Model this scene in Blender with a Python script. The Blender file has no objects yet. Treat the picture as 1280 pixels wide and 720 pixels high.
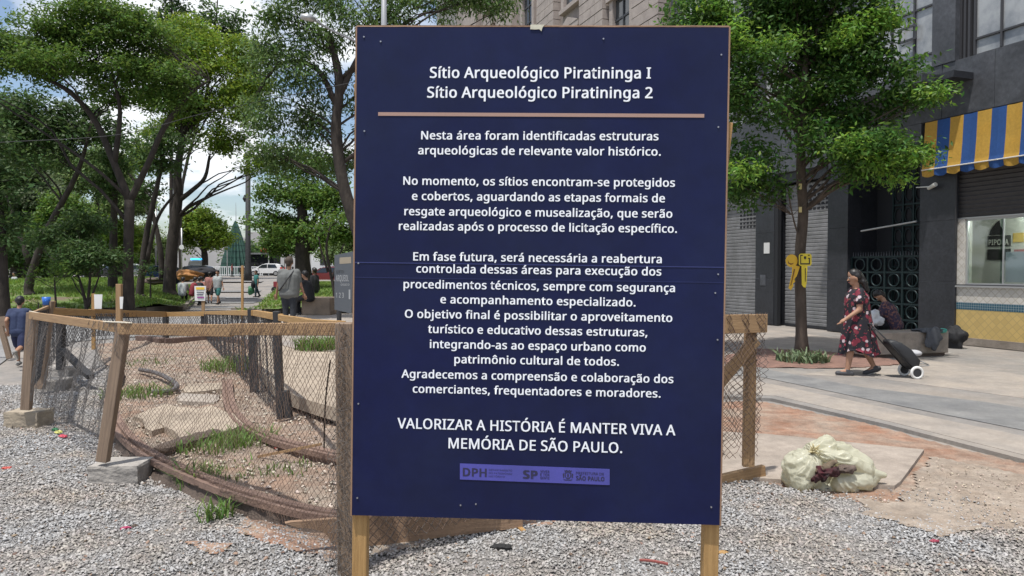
import bpy, bmesh, math, random
import numpy as np
from mathutils import Vector, Matrix, noise as mnoise
random.seed(7); RNG = np.random.default_rng(11)
PI = math.pi
sc = bpy.context.scene
COL = sc.collection
# ------------------------------------------------------------------ camera, sky, sun, exposure
PITCH = math.atan(22/900.0)
cam_d = bpy.data.cameras.new('camera'); cam = bpy.data.objects.new('camera', cam_d); COL.objects.link(cam)
cam.location = (0, 0, 1.6); cam.rotation_euler = (PI/2 - PITCH, 0, 0)
cam_d.sensor_width = 36; cam_d.lens = 36*900/1280.0; cam_d.clip_end = 3000; cam_d.clip_start = 0.05
sc.camera = cam
SUN_EL, SUN_AZ = math.radians(72), math.radians(212)      # azimuth from +Y towards +X
w = bpy.data.worlds.new('World'); sc.world = w; w.use_nodes = True
nt = w.node_tree; nt.nodes.clear()
def wn(t, **k):
    n = nt.nodes.new(t)
    for a, b in k.items(): setattr(n, a, b)
    return n
out = wn('ShaderNodeOutputWorld'); bg = wn('ShaderNodeBackground'); bg.inputs[1].default_value = 0.12
sky = wn('ShaderNodeTexSky', sky_type='NISHITA', sun_disc=False)
sky.sun_elevation = SUN_EL; sky.sun_rotation = SUN_AZ; sky.air_density = 1.0; sky.dust_density = 1.5
tc = wn('ShaderNodeTexCoord'); sx = wn('ShaderNodeSeparateXYZ'); nt.links.new(tc.outputs['Generated'], sx.inputs[0])
az = wn('ShaderNodeMath', operation='ADD'); az.inputs[1].default_value = 0.22; nt.links.new(sx.outputs[2], az.inputs[0])
mx = wn('ShaderNodeMath', operation='MAXIMUM'); mx.inputs[1].default_value = 0.08; nt.links.new(az.outputs[0], mx.inputs[0])
dx = wn('ShaderNodeMath', operation='DIVIDE'); nt.links.new(sx.outputs[0], dx.inputs[0]); nt.links.new(mx.outputs[0], dx.inputs[1])
dy = wn('ShaderNodeMath', operation='DIVIDE'); nt.links.new(sx.outputs[1], dy.inputs[0]); nt.links.new(mx.outputs[0], dy.inputs[1])
cb = wn('ShaderNodeCombineXYZ'); nt.links.new(dx.outputs[0], cb.inputs[0]); nt.links.new(dy.outputs[0], cb.inputs[1])
nz = wn('ShaderNodeTexNoise'); nz.inputs['Scale'].default_value = 1.5; nz.inputs['Detail'].default_value = 8; nz.inputs['Roughness'].default_value = 0.55
nt.links.new(cb.outputs[0], nz.inputs['Vector'])
rp = wn('ShaderNodeValToRGB'); rp.color_ramp.elements[0].position = 0.47; rp.color_ramp.elements[1].position = 0.57
nt.links.new(nz.outputs[0], rp.inputs[0])
nz2 = wn('ShaderNodeTexNoise'); nz2.inputs['Scale'].default_value = 3.1; nz2.inputs['Detail'].default_value = 6
nt.links.new(cb.outputs[0], nz2.inputs['Vector'])
cc = wn('ShaderNodeMix', data_type='RGBA'); cc.inputs[6].default_value = (5.6, 5.9, 6.4, 1); cc.inputs[7].default_value = (8.6, 8.7, 8.8, 1)
nt.links.new(nz2.outputs[0], cc.inputs[0])
mixc = wn('ShaderNodeMix', data_type='RGBA'); nt.links.new(rp.outputs[0], mixc.inputs[0]); nt.links.new(sky.outputs[0], mixc.inputs[6]); nt.links.new(cc.outputs[2], mixc.inputs[7])
nt.links.new(mixc.outputs[2], bg.inputs[0]); nt.links.new(bg.outputs[0], out.inputs[0])
sd = bpy.data.lights.new('sun', 'SUN'); sd.energy = 3.5; sd.angle = math.radians(1.0); sd.color = (1, 0.965, 0.91)
sun = bpy.data.objects.new('sun', sd); COL.objects.link(sun)
sv = Vector((math.cos(SUN_EL)*math.sin(SUN_AZ), math.cos(SUN_EL)*math.cos(SUN_AZ), math.sin(SUN_EL)))
sun.rotation_euler = sv.to_track_quat('Z', 'Y').to_euler(); sun.location = (10, 20, 40)
sc.view_settings.view_transform = 'Standard'; sc.view_settings.look = 'None'; sc.view_settings.exposure = 0.4; sc.view_settings.gamma = 1
sc.cycles.max_bounces = 6; sc.cycles.transparent_max_bounces = 12

# ------------------------------------------------------------------ projecting helpers
CF = Vector((0, math.cos(PITCH), -math.sin(PITCH))); CU = Vector((0, math.sin(PITCH), math.cos(PITCH)))
def ray(px, py): return CF + Vector((1, 0, 0))*((px-640)/900.0) + CU*((360-py)/900.0)
def P(px, py, Y):
    d = ray(px, py); return Vector((0, 0, 1.6)) + d*(Y/d.y)
def G(px, py, z=0.0):
    d = ray(px, py); return Vector((0, 0, 1.6)) + d*((z-1.6)/d.z)

# ------------------------------------------------------------------ materials
MATS = {}
def mat(name, col, rough=0.8, var=0.0, vscale=4.0, bump=0.0, bscale=40.0, metal=0.0, trans=0.0, col2=None, island=0.0,
        coord='Object', spec=None, detail=6, stretch=None, alpha=None, contrast=(0.35, 0.65), emit=None, wave=None, stain=0.0, sscale=9.0):
    if name in MATS: return MATS[name]
    m = bpy.data.materials.new(name); m.use_nodes = True; n = m.node_tree.nodes; l = m.node_tree.links
    b = n['Principled BSDF']; o = n['Material Output']
    b.inputs['Roughness'].default_value = rough; b.inputs['Metallic'].default_value = metal
    if spec is not None: b.inputs['Specular IOR Level'].default_value = spec
    c = (*col, 1); c2 = (*(col2 if col2 else [x*(1-var) for x in col]), 1)
    cs = None
    t = n.new('ShaderNodeTexCoord'); mp = n.new('ShaderNodeMapping'); l.new(t.outputs[coord], mp.inputs[0])
    if stretch: mp.inputs['Scale'].default_value = stretch
    if var or col2:
        z = n.new('ShaderNodeTexNoise'); z.inputs['Scale'].default_value = vscale; z.inputs['Detail'].default_value = detail; z.inputs['Roughness'].default_value = 0.62
        l.new(mp.outputs[0], z.inputs['Vector'])
        r = n.new('ShaderNodeMapRange'); r.inputs[1].default_value = contrast[0]; r.inputs[2].default_value = contrast[1]
        l.new(z.outputs[0], r.inputs[0])
        mm = n.new('ShaderNodeMix'); mm.data_type = 'RGBA'; mm.inputs[6].default_value = c; mm.inputs[7].default_value = c2
        l.new(r.outputs[0], mm.inputs[0]); cs = mm.outputs[2]
    if island:
        g = n.new('ShaderNodeNewGeometry'); h = n.new('ShaderNodeHueSaturation')
        if cs: l.new(cs, h.inputs['Color'])
        else: h.inputs['Color'].default_value = c
        a = n.new('ShaderNodeMapRange'); a.inputs[3].default_value = 1-island; a.inputs[4].default_value = 1+island
        l.new(g.outputs['Random Per Island'], a.inputs[0]); l.new(a.outputs[0], h.inputs['Value'])
        a2 = n.new('ShaderNodeMath'); a2.operation = 'MULTIPLY_ADD'; a2.inputs[1].default_value = 0.05; a2.inputs[2].default_value = 0.475
        fr = n.new('ShaderNodeMath'); fr.operation = 'FRACT'; ml = n.new('ShaderNodeMath'); ml.operation = 'MULTIPLY'; ml.inputs[1].default_value = 7.31
        l.new(g.outputs['Random Per Island'], ml.inputs[0]); l.new(ml.outputs[0], fr.inputs[0]); l.new(fr.outputs[0], a2.inputs[0]); l.new(a2.outputs[0], h.inputs['Hue'])
        cs = h.outputs[0]
    if stain:
        for k_, (sc_, amt) in enumerate(((sscale, stain), (sscale*7, stain*.8), (sscale*.22, stain*.6))):
            z = n.new('ShaderNodeTexNoise'); z.inputs['Scale'].default_value = sc_; z.inputs['Detail'].default_value = 9; z.inputs['Roughness'].default_value = .7; l.new(mp.outputs[0], z.inputs['Vector'])
            r = n.new('ShaderNodeMapRange'); r.inputs[1].default_value = .38; r.inputs[2].default_value = .66; r.inputs[3].default_value = 1-amt; r.inputs[4].default_value = 1+amt*.45; l.new(z.outputs[0], r.inputs[0])
            h = n.new('ShaderNodeHueSaturation'); l.new(r.outputs[0], h.inputs['Value'])
            if cs: l.new(cs, h.inputs['Color'])
            else: h.inputs['Color'].default_value = c
            cs = h.outputs[0]
    if cs: l.new(cs, b.inputs['Base Color'])
    else: b.inputs['Base Color'].default_value = c
    if bump:
        z = n.new('ShaderNodeTexNoise'); z.inputs['Scale'].default_value = bscale; z.inputs['Detail'].default_value = 5
        l.new(mp.outputs[0], z.inputs['Vector'])
        bp = n.new('ShaderNodeBump'); bp.inputs['Strength'].default_value = bump; bp.inputs['Distance'].default_value = 0.02
        l.new(z.outputs[0], bp.inputs['Height']); l.new(bp.outputs[0], b.inputs['Normal'])
    if trans:
        tr = n.new('ShaderNodeBsdfTranslucent'); ms = n.new('ShaderNodeMixShader'); ms.inputs[0].default_value = trans
        if cs:
            hs = n.new('ShaderNodeHueSaturation'); hs.inputs['Value'].default_value = 1.7; hs.inputs['Hue'].default_value = 0.485; l.new(cs, hs.inputs['Color']); l.new(hs.outputs[0], tr.inputs[0])
        else: tr.inputs[0].default_value = tuple(min(1, x*1.7) for x in c[:3])+(1,)
        l.new(b.outputs[0], ms.inputs[1]); l.new(tr.outputs[0], ms.inputs[2]); l.new(ms.outputs[0], o.inputs[0])
    if alpha is not None: b.inputs['Alpha'].default_value = alpha
    if emit:
        b.inputs['Emission Color'].default_value = (*emit[0], 1); b.inputs['Emission Strength'].default_value = emit[1]
    MATS[name] = m; return m

# ------------------------------------------------------------------ mesh builders
def add_mesh(name, verts, faces, m=None, uv=None, smooth=False):
    me = bpy.data.meshes.new(name)
    me.from_pydata([tuple(v) for v in verts], [], [tuple(f) for f in faces])
    if uv is not None:
        ul = me.uv_layers.new(name='UVMap'); ul.data.foreach_set('uv', np.array(uv, dtype=np.float32).ravel())
    if m: me.materials.append(m)
    if smooth: me.polygons.foreach_set('use_smooth', [True]*len(me.polygons))
    me.update(); return me
def fast_mesh(name, V, F, m=None, smooth=False):
    """V (n,3), F (k,c) all faces with c corners"""
    me = bpy.data.meshes.new(name); V = np.asarray(V, np.float32); F = np.asarray(F, np.int32); c = F.shape[1]
    me.vertices.add(len(V)); me.vertices.foreach_set('co', V.ravel())
    me.loops.add(F.size); me.loops.foreach_set('vertex_index', F.ravel())
    me.polygons.add(len(F)); me.polygons.foreach_set('loop_start', np.arange(0, F.size, c, dtype=np.int32))
    if smooth: me.polygons.foreach_set('use_smooth', np.ones(len(F), bool))
    me.update(calc_edges=True)
    if m: me.materials.append(m)
    return me
def ploc(o):
    v = Vector((0, 0, 0))
    while o is not None: v += o.location; o = o.parent
    return v
def link(name, me, parent=None, loc=None, world=True, rot=None):
    o = bpy.data.objects.new(name, me); COL.objects.link(o)
    if parent is not None:
        o.parent = parent
        if world and loc is None:
            me.transform(Matrix.Translation(-ploc(parent)))
    if loc is not None: o.location = loc
    if rot is not None: o.rotation_euler = rot
    return o
def tag(o, label=None, cat=None, group=None, kind=None):
    if label: o['label'] = label
    if cat: o['category'] = cat
    if group: o['group'] = group
    if kind: o['kind'] = kind
    return o
def thing(name, label, cat, loc=(0, 0, 0), rz=0, group=None):
    o = bpy.data.objects.new(name, None); COL.objects.link(o); o.location = loc; o.rotation_euler = (0, 0, rz)
    o.empty_display_size = 0.2
    return tag(o, label, cat, group)
class MB:
    def __init__(s): s.v = []; s.f = []; s.uv = []
    def quadface(s, idx, uvs=None):
        s.f.append(idx); s.uv += uvs if uvs else [(0, 0)]*len(idx)
    def hexa(s, c, L=1.0):
        """c = 8 corners: bottom 4 (ccw), top 4"""
        b = len(s.v); s.v += [Vector(x) for x in c]
        for q in ((3, 2, 1, 0), (4, 5, 6, 7), (0, 1, 5, 4), (1, 2, 6, 5), (2, 3, 7, 6), (3, 0, 4, 7)):
            p = [Vector(c[i]) for i in q]
            e1 = (p[1]-p[0]).length; e2 = (p[2]-p[1]).length; off = random.random()*5 if L else 0
            if e1 >= e2: u = [(0, 0), (e1, 0), (e1, e2), (0, e2)]
            else: u = [(0, 0), (0, e1), (e2, e1), (e2, 0)]
            s.quadface([b+i for i in q], [(a+off, d+off) for a, d in u])
        return s
    def box(s, x0, x1, y0, y1, z0, z1):
        return s.hexa([(x0, y0, z0), (x1, y0, z0), (x1, y1, z0), (x0, y1, z0), (x0, y0, z1), (x1, y0, z1), (x1, y1, z1), (x0, y1, z1)])
    def beam(s, a, b, wd, ht, up=(0, 0, 1), jit=0.0):
        a = Vector(a); b = Vector(b); d = (b-a).normalized(); up = Vector(up)
        sd = d.cross(up); 
        if sd.length < 1e-3: sd = d.cross(Vector((0, 1, 0)))
        sd.normalize(); u = sd.cross(d).normalized()
        c = []
        for p, k in ((a, 0), (b, 1)):
            for i, j in ((-1, -1), (1, -1), (1, 1), (-1, 1)):
                c.append(p + sd*(i*wd/2*(1+random.uniform(-jit, jit))) + u*(j*ht/2*(1+random.uniform(-jit, jit))))
        return s.hexa(c)
    def tube(s, pts, rad, n=8, caps=True, closed=False):
        pts = [Vector(p) for p in pts]; k = len(pts)
        if not hasattr(rad, '__len__'): rad = [rad]*k
        rings = []; up = None
        for i, p in enumerate(pts):
            if closed: t = pts[(i+1) % k]-pts[i-1]
            else: t = pts[min(i+1, k-1)]-pts[max(i-1, 0)]
            if t.length < 1e-9: t = Vector((0, 0, 1))
            t.normalize()
            if up is None:
                up = Vector((0, 0, 1)) if abs(t.z) < .9 else Vector((1, 0, 0))
            a = (up - t*up.dot(t)).normalized(); b2 = t.cross(a); up = a
            b = len(s.v); rings.append(b)
            for j in range(n):
                q = 2*PI*j/n; s.v.append(p + (a*math.cos(q)+b2*math.sin(q))*rad[i])
        ll = 0
        for i in range(k if closed else k-1):
            b0, b1 = rings[i], rings[(i+1) % k]; L = (pts[(i+1) % k]-pts[i]).length
            for j in range(n):
                j2 = (j+1) % n
                s.quadface([b0+j, b0+j2, b1+j2, b1+j], [(ll, j*.05), (ll, j*.05+.05), (ll+L, j*.05+.05), (ll+L, j*.05)])
            ll += L
        if caps and not closed:
            s.quadface([rings[0]+j for j in range(n)][::-1]); s.quadface([rings[-1]+j for j in range(n)])
        return s
    def ball(s, c, r, nu=10, nv=7, sq=(1, 1, 1), rot=None):
        c = Vector(c); b = len(s.v)
        for i in range(nv+1):
            th = PI*i/nv
            for j in range(nu):
                ph = 2*PI*j/nu
                v = Vector((math.sin(th)*math.cos(ph)*sq[0], math.sin(th)*math.sin(ph)*sq[1], math.cos(th)*sq[2]))*r
                if rot: v = rot @ v
                s.v.append(c+v)
        for i in range(nv):
            for j in range(nu):
                j2 = (j+1) % nu
                s.quadface([b+i*nu+j, b+(i+1)*nu+j, b+(i+1)*nu+j2, b+i*nu+j2])
        return s
    def prism(s, poly, fn0, fn1):
        """poly list of 2d; fn0/fn1 map 2d->3d for the two caps"""
        n = len(poly); b = len(s.v); s.v += [Vector(fn0(p)) for p in poly]+[Vector(fn1(p)) for p in poly]
        s.quadface(list(range(b, b+n))[::-1], [poly[i] for i in range(n)][::-1]); s.quadface(list(range(b+n, b+2*n)), list(poly))
        for i in range(n):
            j = (i+1) % n; s.quadface([b+i, b+j, b+n+j, b+n+i])
        return s
    def build(s, name, m, parent=None, world=True, smooth=False, kind=None, label=None, bevel=0, loc=None):
        me = add_mesh(name, s.v, s.f, m, s.uv, smooth)
        if bevel:
            bm = bmesh.new(); bm.from_mesh(me)
            bmesh.ops.bevel(bm, geom=bm.edges[:], offset=bevel, segments=2 if bevel > 0.02 else 1, affect='EDGES', profile=.6)
            bm.to_mesh(me); bm.free()
        o = link(name, me, parent, loc=loc, world=world)
        if kind: o['kind'] = kind
        if label: o['label'] = label
        return o
def copy_tree(o, parent=None):
    c = o.copy(); COL.objects.link(c); c.parent = parent
    for ch in o.children: copy_tree(ch, c)
    return c
def copy_of(o, loc, rz=None, label=None):
    c = copy_tree(o); c.location = loc
    if rz is not None: c.rotation_euler = (0, 0, rz)
    if label: c['label'] = label
    return c
def inpoly(x, y, poly):
    x = np.asarray(x); y = np.asarray(y); r = np.zeros(x.shape, bool); n = len(poly)
    for i in range(n):
        x0, y0 = poly[i][0], poly[i][1]; x1, y1 = poly[(i+1) % n][0], poly[(i+1) % n][1]
        c = ((y0 > y) != (y1 > y)); 
        with np.errstate(divide='ignore', invalid='ignore'):
            xi = (x1-x0)*(y-y0)/(y1-y0+1e-12)+x0
        r ^= c & (x < xi)
    return r
def smoothpath(pts, n=8):
    """catmull-rom"""
    pts = [Vector(p) for p in pts]; q = [pts[0]*2-pts[1]]+pts+[pts[-1]*2-pts[-2]]; o = []
    for i in range(1, len(q)-2):
        for k in range(n):
            t = k/n; a, b, c, d = q[i-1], q[i], q[i+1], q[i+2]
            o.append(0.5*((2*b)+(c-a)*t+(2*a-5*b+4*c-d)*t*t+(3*b-a-3*c+d)*t**3))
    o.append(pts[-1]); return o
def sumsin(x, y, s=1.0, seed=0):
    r = np.random.default_rng(seed); v = 0
    for k in range(10):
        a = r.uniform(0, 2*PI); f = s*2**(k/2.5)*r.uniform(.8, 1.2); p = r.uniform(0, 6.28)
        v = v + np.sin((x*np.cos(a)+y*np.sin(a))*f+p)/(2**(k/4.0))
    return v/3.0

# ------------------------------------------------------------------ material set
M_PAVE = mat('paving_concrete', stain=0.16, sscale=3, col=(.325, .285, .245), rough=.85, vscale=.6, col2=(.225, .215, .205), bump=.15, bscale=60)
M_ROAD = mat('old_asphalt', stain=0.16, sscale=3, col=(.30, .295, .29), rough=.9, vscale=.9, col2=(.22, .215, .21), bump=.2, bscale=50)
M_STRIP = mat('pale_concrete', stain=0.14, sscale=4, col=(.395, .34, .285), rough=.85, vscale=1.2, col2=(.30, .27, .24), bump=.12, bscale=70)
M_GREYB = mat('grey_band', stain=0.14, sscale=4, col=(.25, .245, .235), rough=.85, vscale=1.5, col2=(.17, .17, .17), bump=.12, bscale=70)
M_GRAVB = mat('gravel_bed', (.30, .285, .27), .95, vscale=40, col2=(.19, .175, .16), bump=.9, bscale=120)
M_PEB = mat('gravel_stone', (.345, .34, .335), .85, vscale=1.3, col2=(.33, .29, .25), island=.34, contrast=(.42, .62), coord='Object')
M_DIRT = mat('red_dirt', stain=0.28, sscale=8, col=(.33, .175, .11), rough=.95, vscale=2.3, col2=(.40, .315, .245), bump=.6, bscale=45)
M_SAND = mat('sandy_concrete', stain=0.25, sscale=9, col=(.42, .355, .29), rough=.95, vscale=3, col2=(.33, .26, .20), bump=.4, bscale=60)
M_SOIL = mat('site_soil', stain=0.3, sscale=7, col=(.34, .225, .16), rough=.95, vscale=2.8, col2=(.36, .30, .24), bump=.8, bscale=38)
M_GRASS = mat('lawn_soil', (.11, .17, .035), .95, vscale=.5, col2=(.15, .115, .075), bump=.6, bscale=20, contrast=(.5, .62))
M_BLADE = mat('grass_blade', (.10, .17, .035), .7, island=.35, trans=.3)
M_BLADE2 = mat('lawn_blade', (.15, .25, .035), .8, island=.3, trans=.3, vscale=.35, col2=(.10, .15, .035))
M_RAIL = mat('rusty_steel', (.25, .165, .125), .8, vscale=7, col2=(.15, .095, .075), bump=.4, bscale=60)
M_KERB = mat('kerb_stone', (.30, .26, .22), .9, vscale=3, col2=(.19, .16, .13), bump=.4, bscale=30)
M_TANSLAB = mat('tan_slab', stain=0.22, sscale=5, col=(.47, .39, .30), rough=.9, vscale=2, col2=(.38, .31, .24), bump=.25, bscale=50)
def wood(name, c, c2): return mat(name, c, .75, vscale=14, col2=c2, bump=.35, bscale=60, coord='UV', stretch=(.22, 6, 1), contrast=(.3, .7))
M_WOOD = wood('weathered_pine', (.40, .255, .13), (.25, .15, .075))
M_WOODD = wood('grey_weathered_wood', (.30, .215, .15), (.17, .12, .085))
M_WOODN = wood('new_pine', (.46, .28, .11), (.30, .17, .06))
M_BLACKP = mat('black_post', (.035, .035, .038), .7, var=.3, vscale=8)
M_WIRE = mat('mesh_wire', (.16, .10, .07), .7, var=.4, vscale=12)
M_BARK = mat('bark', (.055, .044, .036), .95, vscale=7, col2=(.028, .022, .019), bump=1.0, bscale=22, stretch=(1, 1, .35))
M_BARK2 = mat('bark_brown', (.11, .085, .065), .95, vscale=7, col2=(.06, .045, .035), bump=1.0, bscale=22, stretch=(1, 1, .35))
def leafm(name, c, tr=.35, isl=.4): return mat(name, c, .55, island=isl, trans=tr, vscale=.35, col2=tuple(x*.72 for x in c), spec=.3)
L_MID = leafm('leaf_mid', (.095, .175, .03)); L_DARK = leafm('leaf_dark', (.065, .12, .035)); L_BRIGHT = leafm('leaf_bright', (.062, .14, .027), .42, .5)
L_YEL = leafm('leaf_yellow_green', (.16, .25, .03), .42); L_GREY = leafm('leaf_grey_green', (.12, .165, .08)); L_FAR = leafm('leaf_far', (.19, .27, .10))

# ------------------------------------------------------------------ terrain
def tz(x, y):
    y = np.asarray(y, float); t = np.clip((y-42)/46, 0, 1); return 0.92*t*t*(3-2*t)
xs = np.concatenate([np.linspace(-900, -60, 12), np.linspace(-54, 54, 55), np.linspace(60, 900, 12)])
ys = np.concatenate([np.linspace(-60, 2, 12), np.linspace(4, 110, 60), np.linspace(130, 1500, 14)])
X, Y = np.meshgrid(xs, ys); Z = tz(X, Y)
n0, n1 = X.shape; idx = np.arange(n0*n1).reshape(n0, n1)
F = np.stack([idx[:-1, :-1], idx[:-1, 1:], idx[1:, 1:], idx[1:, :-1]], -1).reshape(-1, 4)
tag(link('ground', fast_mesh('ground', np.stack([X, Y, Z-0.02], -1).reshape(-1, 3), F, M_PAVE, True)), kind='structure')

def sheet(name, poly, z, m, cell=.25, rag=0.0, rel=0.0, seed=1, thick=0.0, kind='structure', relscale=3.0, ragscale=2.0):
    """an irregular sheet following polygon poly (world xy), cells whose centre falls inside"""
    px = [p[0] for p in poly]; py = [p[1] for p in poly]
    xs = np.arange(min(px)-rag*2, max(px)+rag*2+cell, cell); ys = np.arange(min(py)-rag*2, max(py)+rag*2+cell, cell)
    X, Y = np.meshgrid(xs, ys); cx = (X[:-1, :-1]+cell/2); cy = (Y[:-1, :-1]+cell/2)
    ins = inpoly(cx+rag*sumsin(cx, cy, ragscale, seed), cy+rag*sumsin(cx, cy, ragscale, seed+1), poly)
    Z = (z if not callable(z) else z(X, Y)) + rel*sumsin(X, Y, relscale, seed+2)
    n0, n1 = X.shape; idx = np.arange(n0*n1).reshape(n0, n1)
    F = np.stack([idx[:-1, :-1], idx[:-1, 1:], idx[1:, 1:], idx[1:, :-1]], -1)[ins]
    u, inv = np.unique(F, return_inverse=True); V = np.stack([X, Y, Z], -1).reshape(-1, 3)[u]
    return tag(link(name, fast_mesh(name, V, inv.reshape(-1, 4), m, True)), kind=kind)
def flat(name, poly, z, m, thick=0.004, kind='structure', parent=None):
    b = MB(); b.prism([(p[0], p[1]) for p in poly], lambda p: (p[0], p[1], z-thick), lambda p: (p[0], p[1], z))
    o = b.build(name, m, parent)
    if kind and parent is None: o['kind'] = kind
    return o
def gp(*pp, z=0.0): return [tuple(G(a, b, z))[:2] for a, b in pp]

# right pavement
PV = gp((905, 497), (965, 500), (1110, 533), (1280, 577), (1500, 632), (1700, 600), (1280, 441), (1195, 432), (1035, 416), (905, 402))
pv = flat('pavement', PV, 0.02, M_PAVE, .045)
flat('pavement_strip', gp((905, 494), (970, 497), (1110, 529), (1280, 572), (1420, 606), (1400, 560), (1280, 548), (1120, 515), (945, 478), (905, 474)), 0.024, M_STRIP)
flat('pavement_band', gp((905, 470), (955, 474), (1130, 511), (1280, 541), (1400, 556), (1350, 524), (1230, 505), (1080, 487), (990, 470), (940, 460), (905, 460)), 0.028, M_GREYB)
flat('pavement_strip', gp((905, 414), (960, 413), (1060, 425), (1090, 445), (1000, 440), (905, 436)), 0.024, M_STRIP)
flat('pavement_strip', gp((1000, 470), (1090, 474), (1280, 500), (1400, 515), (1400, 490), (1200, 458), (1150, 450)), 0.024, M_STRIP)
crack = MB()
for a in (((965, 501), (1110, 534)), ((1110, 534), (1290, 580))):
    crack.beam(G(*a[0], .012), G(*a[1], .012), .03, .03)
# tree pit
sheet('tree_pit', gp((905, 446), (950, 438), (1010, 440), (1080, 446), (1150, 457), (1060, 463), (960, 461), (905, 458)), .034, mat('pit_dirt', (.26, .15, .115), .95, vscale=6, col2=(.17, .10, .08), bump=.8, bscale=40), .08, .06, .012, 5)
# dirt strip and slabs right of the sign
sheet('dirt_strip', gp((700, 500), (905, 503), (960, 502), (1110, 536), (1290, 582), (1290, 760), (905, 720), (700, 640)), -0.004, M_DIRT, .05, .05, .007, 9)
slab = flat('concrete_slab', gp((700, 548), (905, 543), (957, 546), (1155, 566), (1126, 606), (1118, 612), (905, 600), (700, 603)), 0.03, mat('pink_concrete', (.40, .34, .285), .9, stain=.18, vscale=1.5, col2=(.34, .285, .235), bump=.15, bscale=60), .05)
sheet('sandy_path', gp((1165, 572), (1235, 584), (1290, 600), (1400, 640), (1290, 700), (1180, 680), (1110, 650), (1140, 600)), .008, M_SAND, .04, .05, .002, 21, ragscale=5)

# gravel bed
def gz(x, y): return 0.018+0.012*sumsin(np.asarray(x, float), np.asarray(y, float), 2.2, 40)
NR = smoothpath([G(150, 470, .1), G(138, 497, .12), G(147, 530, .14), G(180, 563, .14), G(250, 597, .14), G(330, 624, .14), G(420, 643, .14), G(520, 640, .14), G(650, 622, .14), G(760, 600, .14)], 6)
GRAV = [(-9, 1.2), (9, 1.2)] + gp((1500, 720), (1290, 672), (1180, 655), (1110, 640), (1060, 628), (1000, 618), (960, 602), (905, 600), (760, 602)) + [(p.x, p.y-.04) for p in NR[::-1]] + gp((150, 455), (120, 438), (60, 462), (25, 482), (0, 486), (-300, 486))
sheet('gravel_bed', GRAV, gz, M_GRAVB, .075, .08, .006, 33, ragscale=6)
def scatter(poly, x0, x1, y0, y1, dens, smin, smax, name, m, z0=gz, rag=.10, seed=3, dy=0.0):
    r = np.random.default_rng(seed); n = int((x1-x0)*(y1-y0)*dens)
    x = r.uniform(x0, x1, n); y = r.uniform(y0, y1, n)
    k = inpoly(x+rag*sumsin(x, y, 6, 33), y+rag*sumsin(x, y, 6, 34)+rag*.4*r.normal(size=n), poly)
    k &= (np.abs(x)/y < .80) 
    x = x[k]; y = y[k]; n = len(x)
    base = np.array([(0, 0, 1), (1, 0, .1), (-.1, 1, -.1), (-1, .1, .1), (.1, -1, .05), (0, 0, -.8), (.7, .7, .5), (-.6, -.7, -.4)])
    FF = np.array([(0, 1, 6), (0, 6, 2), (0, 2, 3), (0, 3, 4), (0, 4, 1), (1, 5, 6), (6, 5, 2), (2, 5, 3)])[:, :]
    s = smin+(smax-smin)*r.random(n)**2.4
    V = base[None]*(1+r.uniform(-.3, .3, (n, 8, 3))); V = V*np.stack([r.uniform(.7, 1.3, n), r.uniform(.6, 1.1, n), r.uniform(.4, .8, n)], 1)[:, None, :]*s[:, None, None]
    a = r.uniform(0, 6.28, n); b = r.normal(0, .5, n); ca, sa, cb, sb = np.cos(a), np.sin(a), np.cos(b), np.sin(b)
    xx = V[..., 0]*cb[:, None]+V[..., 2]*sb[:, None]; zz = -V[..., 0]*sb[:, None]+V[..., 2]*cb[:, None]
    V = np.stack([xx*ca[:, None]-V[..., 1]*sa[:, None], xx*sa[:, None]+V[..., 1]*ca[:, None], zz], -1)
    zc = z0(x, y)+s*.25+r.uniform(0, .008, n)
    V += np.stack([x, y, zc], -1)[:, None, :]
    F = (FF[None]+(np.arange(n)*8)[:, None, None]).reshape(-1, 3)
    return tag(link(name, fast_mesh(name, V.reshape(-1, 3), F, m)), kind='stuff')
g = scatter(GRAV, -3.8, 3.8, 3.2, 5.2, 7200, .004, .0145, 'gravel', M_PEB, seed=3)
g = scatter(GRAV, -7.5, 4.8, 5.2, 7.5, 3500, .005, .0155, 'gravel', M_PEB, seed=4)
g = scatter(GRAV, -9.5, -3.5, 7.5, 12, 1700, .007, .019, 'gravel', M_PEB, seed=5)
EDGE = gp((905, 606), (960, 606), (1060, 632), (1110, 640), (1290, 672), (1290, 640), (1110, 612), (1000, 604), (905, 590))
scatter(EDGE, 1.3, 5, 4.0, 7, 900, .003, .012, 'gravel', M_PEB, lambda x, y: .006+0*x, rag=.25, seed=66)
M_PEB2 = mat('dirt_stone', (.42, .34, .27), .9, island=.3)
DS = gp((1165, 575), (1290, 600), (1290, 690), (1100, 655), (1060, 640), (1130, 610))
scatter(DS, 1.3, 5, 4.2, 9, 500, .003, .012, 'dirt_stones', M_PEB2, lambda x, y: .01+0*x, seed=6)

scatter(GRAV, -7.5, 4.8, 3.3, 9, 110, .006, .017, 'brown_gravel', mat('brown_stone', (.24, .17, .125), .9, island=.45), seed=44)
# excavation site soil inside the fence
def sz(x, y): return 0.085+0.02*sumsin(np.asarray(x, float), np.asarray(y, float), 2.0, 60)
SITE = [(p.x, p.y) for p in NR] + gp((900, 560), (900, 500), (600, 520), (470, 530), (420, 520), (360, 500), (335, 484), (320, 455), (316, 428), (250, 421), (180, 423), (120, 430), (128, 450), z=.1)
sheet('site_soil', SITE, sz, M_SOIL, .07, .0, .012, 50, relscale=9)
scatter(SITE, -7, 2, 4.3, 13, 300, .005, .024, 'site_stones', mat('site_stone', (.42, .36, .30), .9, island=.4), sz, seed=8)
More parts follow.
